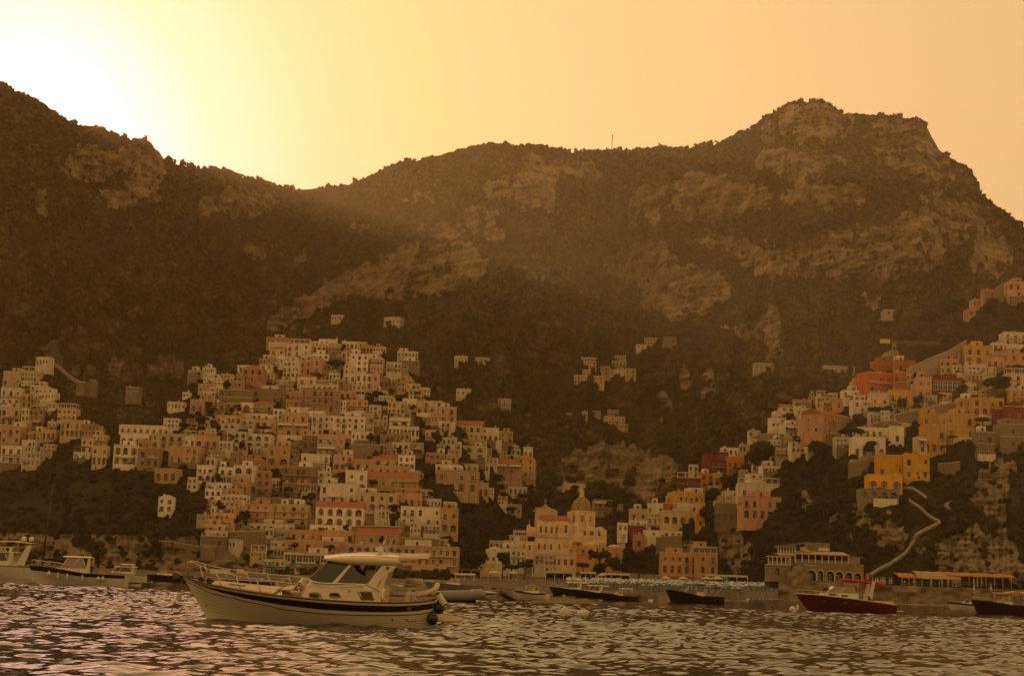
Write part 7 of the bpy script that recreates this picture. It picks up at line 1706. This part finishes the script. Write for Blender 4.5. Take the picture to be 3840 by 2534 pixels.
for px0, px1, py, D_, kd, hm, lab in ((1842, 1880, 2188, 470, 'open', MAHO, 'small brown rowing boat near the sand behind the tipped inflatable'), (1893, 1930, 2189, 460, 'open', YELC, 'small ochre rowing boat near the sand left of the cream gozzo'), (1640, 1690, 2180, 440, 'screen', GELW, 'small white motorboat beyond the grey gozzo'), (1700, 1742, 2182, 470, 'open', GELW, 'white rowing boat beyond the grey gozzo near the sand'), (1100, 1140, 2176, 420, 'screen', GELW, 'white motorboat moored far behind the bow seat of the big boat'), (868, 905, 2166, 420, 'screen', GELW, 'small pale motorboat far behind the middle of the bow rail'), (1500, 1545, 2186, 430, 'open', GREYH, 'grey rowing boat far behind the cockpit of the big boat')):
    boat(px0, px1, py, lab, hm, kd, D=D_)
# moorings
def buoy(px, py, prof, m, label, rot=(0, 0, 0), name='mooring_buoy', z=0.0):
    p = watp(px, py); o = MB().lathe(prof, (0, 0, 0), 16).build(name, [m], None, p+Vector((0, 0, z))); o.rotation_euler = rot; tag(o, label, 'buoy'); return o
cap = [(.02, -.25), (.22, -.22), (.27, 0), (.25, .25), (.16, .42), (.07, .46), (.06, .54), (.02, .55)]
buoy(2117, 2303, cap, FEND, 'upright white mooring buoy with a dark top in the middle of the water')
buoy(2180, 2310, [(r*1.0, z) for r, z in cap], FEND, 'tilted white mooring buoy right of the upright one', (0, R(72), R(8)), z=.12)
buoy(2972, 2291, [(.02, -.3), (.25, -.24), (.36, 0), (.32, .22), (.16, .36), (.02, .4)], FEND, 'round white mooring ball left of the burgundy cruiser', z=.12)
buoy(2991, 2281, [(.02, -.2), (.14, -.15), (.17, .1), (.14, .45), (.02, .5)], FEND, 'slim white float hanging at the bow of the burgundy cruiser')
buoy(2115, 2237, [(.02, -.2), (.25, -.1), (.30, .1), (.2, .3), (.02, .35)], mat('float_orange', (.55, .28, .03), .5), 'small orange float below the middle black boat')
buoy(2440, 2255, [(.3, -.2), (.3, .32), (.02, .33)], FEND, 'pale square float between the dark gozzo and the fishing boat')
buoy(2896, 2275, [(.02, -.1), (.16, 0), (.14, .2), (.02, .25)], BLK, 'tiny dark float right of the white rowing boat')
buoy(172, 2190, [(.02, -.1), (.22, 0), (.2, .2), (.02, .28)], mat('float_pink', (.5, .3, .2), .6), 'small pinkish float by the bow of the white gozzo at the left')
def floats(px0, px1, Y, n, label):
    m = MB(); a, b = wat(px0, Y), wat(px1, Y); 
    for k in range(n): p = a.lerp(b, k/(n-1))-a; m.lathe([(.02, -.12), (.15, -.06), (.17, .05), (.1, .16), (.02, .18)], p+Vector((0, math.sin(k*.7)*.6, 0)), 8)
    m.tube([(a.lerp(b, k/20)-a)+Vector((0, 0, -.03)) for k in range(21)], .02, 1, 4); o = m.build('float_line', [FEND, ROPE], None, a); tag(o, label, 'float line')
floats(2800, 2990, 430, 17, 'line of small white floats on the water left of the burgundy cruiser'); floats(3345, 3560, 420, 22, 'line of small white floats on the water in front of the rock quay')
tr = random.Random(9); TB = []
def tree(reg, hill, cx, cy, rx, ry, kind, label, group=None, off=-4.0, trunk=None):
    """crown centred at cx, cy of a view, half sizes rx, ry; trunk = how far the foot lies below the crown's underside"""
    x, y = zx(reg, cx, cy); s_ = REG[reg][2]; rx *= s_; ry *= s_; tk = (ry*.55 if trunk is None else trunk*s_); yb = y+ry+tk
    D = hillD(hill, x, yb)+off; s = D/F; b = pt(x, yb, D); Hc = (yb-y)*s
    nm = {'palm': 'palm_tree', 'cypress': 'cypress_tree', 'umbrella': 'pine_tree', 'flower': 'flowering_shrub'}.get(kind, 'tree'); root = empty(nm, b, tr.uniform(0, 6.28)); tag(root, label, 'shrub' if kind == 'flower' else 'tree', group)
    c = link('crown', tr.choice(CR[kind]), root, (0, 0, Hc)); c.scale = (rx*s*(1.0 if kind != 'cypress' else 1.3), rx*s*(1.0 if kind != 'cypress' else 1.3), ry*s*1.02)
    r0 = max(.12, min(.45, rx*s*.08)); t = MB(); lean = tr.uniform(-.4, .4); h = Hc-(ry*s*.3 if kind != 'palm' else 0)
    t.tube([(lean*.5, 0, -2), (lean*.3, 0, h*.3), (-lean*.3, .1, h*.65), (0, 0, h)], [r0*1.3, r0, r0*.8, r0*.5], 0, 7)
    if kind in ('umbrella', 'round'):
        for k in range(5): a = k*1.257+.3; t.tube([(0, 0, h*.72), (math.cos(a)*rx*s*.35, math.sin(a)*rx*s*.35, h), (math.cos(a)*rx*s*.6, math.sin(a)*rx*s*.6, Hc+ry*s*.1)], [r0*.5, r0*.35, r0*.15], 0, 5)
    t.build('trunk', [BARK], root); return root
for a in [('3', 'B', 690, 455, 128, 75, 'umbrella', 'big umbrella pine beside the cypress near the ridge top', 110), ('3', 'B', 762, 595, 22, 88, 'cypress', 'dark pencil cypress beside the big umbrella pine', 6), ('3', 'B', 450, 645, 115, 62, 'flower', 'large purple-red creeper mass below the pink tower-like house', 0), ('3', 'B', 1292, 985, 108, 50, 'umbrella', 'umbrella-shaped clipped bush in the middle right of the town', 40), ('3', 'B', 1612, 885, 38, 40, 'palm', 'tall palm left of the cream house on the right shoulder', 150),
          ('3', 'B', 1215, 860, 100, 55, 'round', 'spreading dark tree below the white loggia of three arches', None), ('3', 'B', 560, 1362, 56, 40, 'round', 'round dark bush in front of the long white arcade', 0), ('3', 'B', 790, 262, 34, 60, 'round', 'dark upright tree beside the ridge chapel', 4), ('3', 'B', 1322, 345, 38, 52, 'cypress', 'broad dark cypress at the right end of the ridge', 4), ('3', 'B', 1702, 1042, 46, 40, 'round', 'small dark tree in front of the cream house with the outside stair', None),
          ('5', 'B', 580, 345, 50, 70, 'flower', 'purple bougainvillea climbing between white and peach houses', 0), ('5', 'B', 800, 855, 62, 45, 'round', 'dark bushy tree right of the low white arched house', None), ('2', 'B', 1490, 1298, 105, 42, 'umbrella', 'flat-topped pine in front of the peach block', 40), ('2', 'B', 845, 1255, 62, 70, 'round', 'bright green tree left of the bright yellow house', None), ('2', 'B', 505, 965, 38, 60, 'flower', 'purple shrub at the left corner of the ochre villa', 0),
          ('6', 'B', 868, 975, 72, 90, 'round', 'tall dark tree right of the large pale pink house', None), ('6', 'B', 1052, 1010, 92, 62, 'umbrella', 'spreading pine below the dusky pink villa', 60), ('6', 'B', 1385, 640, 70, 40, 'flower', 'purple bougainvillea beside the white square house', 0), ('6', 'B', 1235, 640, 55, 45, 'flower', 'purple bougainvillea on the white low house', 0), ('4', 'B', 450, 530, 75, 50, 'flower', 'reddish creeper right of the yellow three-arch house', 0),
          ('a', 'C', 1690, 190, 215, 190, 'round', 'very large dark tree beside the bright orange house', None), ('a', 'C', 1055, 700, 105, 120, 'round', 'dark tree right of the long yellow shutter hotel', None), ('a', 'C', 1010, 990, 115, 130, 'round', 'dark green tree left of the stone base with arches', None), ('a', 'C', 1300, 520, 130, 85, 'round', 'broad tree above the white flat villa', None), ('a', 'C', 990, 1225, 80, 110, 'round', 'sunlit green tree on the cliff left of the overhanging rock', None),
          ('c', 'C', 690, 890, 80, 75, 'round', 'dark tree right of the white curved house', None), ('c', 'C', 1775, 930, 110, 105, 'round', 'tall dark round tree in front of the long peach palazzo', None), ('c', 'C', 1640, 1105, 210, 95, 'umbrella', 'leaning umbrella pine in front of the white arcaded house', 250), ('c', 'C', 1160, 1385, 180, 130, 'round', 'big round bright green tree below the garden awnings', None), ('c', 'C', 790, 1235, 90, 62, 'round', 'small dark tree on the road below the white awning house', None), ('c', 'C', 320, 765, 110, 40, 'umbrella', 'lone umbrella pine against the dark slope at the left of the right-hand town', 120),
          ('c', 'C', 170, 1400, 180, 120, 'round', 'dark tree mass below the curved viewpoint wall', None), ('e', 'C', 212, 1120, 98, 82, 'round', 'round olive tree in front of the white arcade of four arches', 60), ('e', 'C', 782, 1275, 92, 90, 'round', 'round tree with bare stems against the bright yellow villa', 130), ('e', 'C', 660, 555, 85, 80, 'round', 'street tree left of the row above the long stone wall', 40), ('e', 'C', 845, 510, 82, 62, 'round', 'street tree in the middle of the row above the long stone wall', 40), ('e', 'C', 1140, 470, 92, 40, 'flower', 'dark red-leaved street tree at the right of the row above the stone wall', 40), ('e', 'C', 300, 640, 115, 65, 'umbrella', 'dark spreading street tree at the left of the stone street wall', 50), ('e', 'C', 440, 640, 90, 60, 'umbrella', 'second dark street tree right of the spreading one', 40),
          ('e', 'C', 1420, 375, 92, 72, 'round', 'round tree right of the dark red house', 50), ('e', 'C', 1870, 290, 190, 130, 'umbrella', 'large spreading pine at the upper right edge', 60), ('e', 'C', 1480, 838, 62, 32, 'umbrella', 'clipped mushroom-shaped bush on the plain side of the yellow villa', 10), ('e', 'C', 1300, 1002, 74, 26, 'umbrella', 'wide clipped mushroom bush right of the three-storey yellow villa', 20), ('e', 'C', 1690, 775, 105, 60, 'umbrella', 'dark pine above the stone house with the fan window', 30), ('e', 'C', 1190, 1120, 100, 50, 'palm', 'palm in front of the terraces right of the yellow villa', 110), ('e', 'C', 1520, 1150, 105, 140, 'round', 'tall dark tree left of the stone house with the fan window', None), ('e', 'C', 430, 1090, 75, 55, 'flower', 'purple bougainvillea right of the arcaded white house', 0),
          ('d', 'C', 1280, 490, 185, 115, 'round', 'huge dark pine on the crest below the pink houses', None), ('d', 'C', 1800, 500, 125, 120, 'round', 'dark tree mass under the high stone wall at the right edge', None), ('d', 'C', 1430, 885, 55, 72, 'round', 'bushy tree at the top of the bare modern wall', None), ('d', 'C', 980, 640, 150, 75, 'round', 'broad dark tree left of the huge pine on the crest', None), ('d', 'C', 1600, 770, 90, 130, 'round', 'tall dark tree right of the top of the bare modern wall', None), ('d', 'C', 850, 1440, 90, 70, 'round', 'bush with pale flowers in front of the bare modern wall', 0),
          ('f', 'C', 1470, 290, 0.1, 0.1, 'round', '', None)]:
    if a[7]: tree(*a[:8], None, -6.0, a[8])
for cx, cy, rx, ry, k, lab, tk in [(70, 940, 140, 95, 'round', 'large beach tree at the left behind the grey moored boat', 60), (370, 945, 85, 85, 'round', 'beach tree with a tall bare trunk left of the church', 70), (470, 1030, 90, 50, 'umbrella', 'low leaning pine left of the grey-white house by the beach', 40), (620, 1010, 100, 55, 'umbrella', 'low spreading pine under the church arcade', 60), (1270, 1010, 78, 50, 'umbrella', 'small pine with a leaning trunk right of the glass-door house', 40), (1455, 900, 128, 75, 'umbrella', 'biggest umbrella pine right of the church', 140), (1460, 1050, 110, 75, 'round', 'dark tree below the biggest umbrella pine', 30), (1610, 1010, 110, 90, 'round', 'dark rounded tree right of the biggest umbrella pine', 40), (1790, 900, 85, 110, 'round', 'tall dark tree in front of the pink tower house', 60), (1900, 960, 110, 110, 'round', 'dark tree at the foot of the cliff right of the church', 40)]:
    tree('7', 668, cx, cy, rx, ry, k, lab, None, 0, tk)
def grove(hill, lst, label, group, kinds=('round', 'round', 'umbrella')):
    for x, y, r in lst: tree('k', hill, x, y, r, r*tr.uniform(.7, .95), tr.choice(kinds), label, group, -6.5)
grove('B', [(440, 965, 13), (462, 975, 15), (485, 968, 14), (425, 985, 12), (470, 995, 14), (500, 990, 12), (452, 1002, 12)], 'dark tree in the grove left of the bright yellow house', 'trees of the grove left of the bright yellow house')
grove('B', [(80, 1120, 15), (140, 1150, 16), (220, 1110, 17), (290, 1130, 15), (330, 1105, 13), (250, 1180, 17), (180, 1200, 16), (320, 1210, 16), (400, 1240, 17), (440, 1180, 15), (430, 1140, 12), (100, 1210, 15), (360, 1260, 15), (460, 1230, 14), (60, 1180, 14)], 'dark tree on the wooded slope below the far-left houses', 'trees on the wooded slope below the far-left houses')
grove('B', [(1000, 1095, 12), (985, 1120, 13), (1005, 1145, 13), (1010, 1010, 11), (980, 985, 13), (990, 1030, 12), (1085, 1180, 14), (1110, 1210, 15), (1080, 1230, 14), (1140, 1230, 15), (1170, 1150, 12), (1160, 1130, 12), (1215, 1150, 14), (1185, 1180, 13), (1230, 1130, 12)], 'dark tree in the wooded gully on the right flank of the left hill', 'trees in the wooded gully of the left hill')
grove('A', [(1290, 1120, 15), (1330, 1135, 14), (1230, 1100, 14), (1260, 1130, 15), (1400, 1125, 14), (1440, 1140, 15), (1420, 1170, 15), (1460, 1160, 13), (1380, 1150, 13), (1300, 1160, 15), (1345, 1110, 12), (1490, 1170, 13)], 'dark tree in the wood behind the church dome', 'trees in the wood behind the church')
grove('C', [(1920, 1170, 15), (1890, 1140, 14), (1950, 1110, 14), (1870, 1100, 13), (1910, 1080, 14), (1850, 1150, 14), (2215, 1125, 14), (2235, 1145, 14), (2240, 1110, 14), (2280, 1080, 15), (2150, 1080, 12), (2190, 1060, 12), (2120, 1070, 10), (1980, 1060, 12)], 'dark tree on the cliff slope around the bright yellow villa', 'trees on the cliff slope around the bright yellow villa')
grove('C', [(1780, 1250, 17), (1760, 1280, 16), (1800, 1290, 16), (1775, 1310, 15), (1800, 1225, 14)], 'dark ivy-like tree in the cliff cleft left of the restaurant', 'trees in the cliff cleft left of the restaurant')
grove('C', [(2200, 1232, 14), (2222, 1225, 14), (2178, 1252, 11)], 'dark bush below the landing of the cliff staircase', 'bushes below the landing of the cliff staircase', ('round',))
rt_ = random.Random(31); lt_ = []
while len(lt_) < 95:
    x_, y_ = rt_.uniform(420, 1050), rt_.uniform(850, 1290)
    if poly_in(np.array([x_]), np.array([y_]), [(480, 1240), (500, 1110), (390, 1020), (430, 950), (520, 880), (640, 820), (860, 820), (950, 880), (1050, 985), (1000, 1050), (985, 1120), (1050, 1190), (1050, 1280), (600, 1290)])[0]: lt_.append((x_, y_, rt_.uniform(5, 12)))
grove('B', lt_, 'small dark tree growing on a terrace between the houses of the left-hand hill', 'small trees between the houses of the left-hand hill', ('round', 'round', 'round', 'umbrella', 'cypress'))
# ------------------------------------------------------------------ scrub and wood: what nobody could count
def scatter(name, label, dep, pts, sizes, variants, m, kind='stuff', rise=.25):
    x, y = pts[:, 0], pts[:, 1]; D = dep(x, y); Pw = P(x*K, y*K, D); n = len(x); r = np.random.default_rng(len(x)); Vs = []; Ts = []; As = []; o = 0; vi = r.integers(0, len(variants), n)
    for k, (V, T, A) in enumerate(variants):
        q = np.where(vi == k)[0]
        if not len(q): continue
        a = r.uniform(0, 6.283, len(q)); ca, sa = np.cos(a)[:, None], np.sin(a)[:, None]; s = sizes[q][:, None]; sz = s*r.uniform(.75, 1.25, (len(q), 1))
        X = (V[None, :, 0]*ca-V[None, :, 1]*sa)*s+Pw[q, 0][:, None]; Y = (V[None, :, 0]*sa+V[None, :, 1]*ca)*s+Pw[q, 1][:, None]; Z = V[None, :, 2]*sz+Pw[q, 2][:, None]+s*rise
        Vs.append(np.stack([X, Y, Z], -1).reshape(-1, 3)); nv = len(V); Ts.append((T[None]+(np.arange(len(q))*nv)[:, None, None]+o).reshape(-1, 3)); o += len(q)*nv
        pt_ = (.42*fbm(x[q]/45, y[q]/38, 13, 3)+.16*fbm(x[q]/11, y[q]/11, 15, 2))[:, None]; As.append(np.clip(A[None]*.7+r.uniform(-.32, .36, (len(q), 1))+pt_, 0, 1).ravel())  # broad tint patches put the look of lit spurs and dark gullies into leaf colour
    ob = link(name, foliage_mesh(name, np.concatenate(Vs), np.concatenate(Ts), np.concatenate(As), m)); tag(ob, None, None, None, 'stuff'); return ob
def variants(k, n, size): return [leaf_cloud(rg, n, [(rg.uniform(-.4, .4), rg.uniform(-.4, .4), rg.uniform(-.1, .35), *rg.uniform(.45, .75, 3)) for _ in range(3)], size) for _ in range(k)]
vf = variants(7, 36, .34); vs = variants(6, 110, .20)
# wood on the mountain
n0 = 95000; x = rg.uniform(-150, 2530, n0); y = rg.uniform(225, 1345, n0); top = SKY(x); rk = rockA(x, y)
cl = fbm(x/60, y/40, 51, 3); keep = (y > top+1) & (rg.random(n0) > np.sqrt(rk)*1.0) & (rg.random(n0) < .66+.6*cl)
keep &= ~((y > TOPB(x)+40) & (x < 1200)) & ~((y > TOPC(x)+40) & (x > 1500))
x, y = x[keep], y[keep]; bd_ = np.zeros(len(x), bool)
for (a, b, c, d, Dh) in HB: bd_ |= (x*K > a-5) & (x*K < c+5) & (y*K > b-4) & (y*K < d+3)
x, y = x[~bd_], y[~bd_]; sz = rg.uniform(1.3, 3.3, len(x))*(1+.9*(rg.random(len(x)) < .16)); xs_ = rg.uniform(-150, 2530, 1500); ok = (fbm(xs_/22, xs_*0, 3, 3) > -.1); xs_ = xs_[ok]; ys_ = SKY(xs_)+rg.uniform(-1, 5, len(xs_))
x = np.concatenate([x, xs_]); y = np.concatenate([y, ys_]); sz = np.concatenate([sz, rg.uniform(.8, 2.6, len(xs_))*np.where(rg.random(len(xs_)) < .10, 1.8, 1)])
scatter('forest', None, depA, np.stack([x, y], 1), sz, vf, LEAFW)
def scrub(name, dep, top, bot, rock, x0, x1, n, hmask, smin, smax):
    x = rg.uniform(x0, x1, n); y = top(x)+(bot(x)-top(x))*rg.random(n); k = rg.random(n) > rock(x, y)*.86; k &= rg.random(n) < .7+.5*fbm(x/30, y/25, 55, 2)
    x, y = x[k], y[k]; s = rg.uniform(smin, smax, len(x)); D = dep(x, y); hp = s*1.6*F/D; bad = np.zeros(len(x), bool); nx, ny = x*K, y*K
    for (a, b, c, d, Dh) in HB: bad |= (nx > a-4) & (nx < c+4) & (ny > b) & (ny < d+hp*.9) & (D < Dh+14)
    bad &= rg.random(len(x)) < .93; sp_ = np.array(STAIR)
    for q in range(0, len(sp_), 1): bad |= (np.abs(nx-sp_[q, 0]) < 15) & (ny > sp_[q, 1]-14) & (ny < sp_[q, 1]+hp*1.1+8)
    x, y, s = x[~bad], y[~bad], s[~bad]; scatter(name, None, dep, np.stack([x, y], 1), s, vs, LEAF)
scrub('shrubbery', depB, lambda x: TOPB(x)+1, botB, rockB, -150, 1330, 6500, None, 1.0, 2.3)
scrub('shrubbery', depC, lambda x: TOPC(x)+1, lambda x: np.minimum(botC(x), 1372), rockC, 1400, 2530, 7500, None, .8, 2.0)
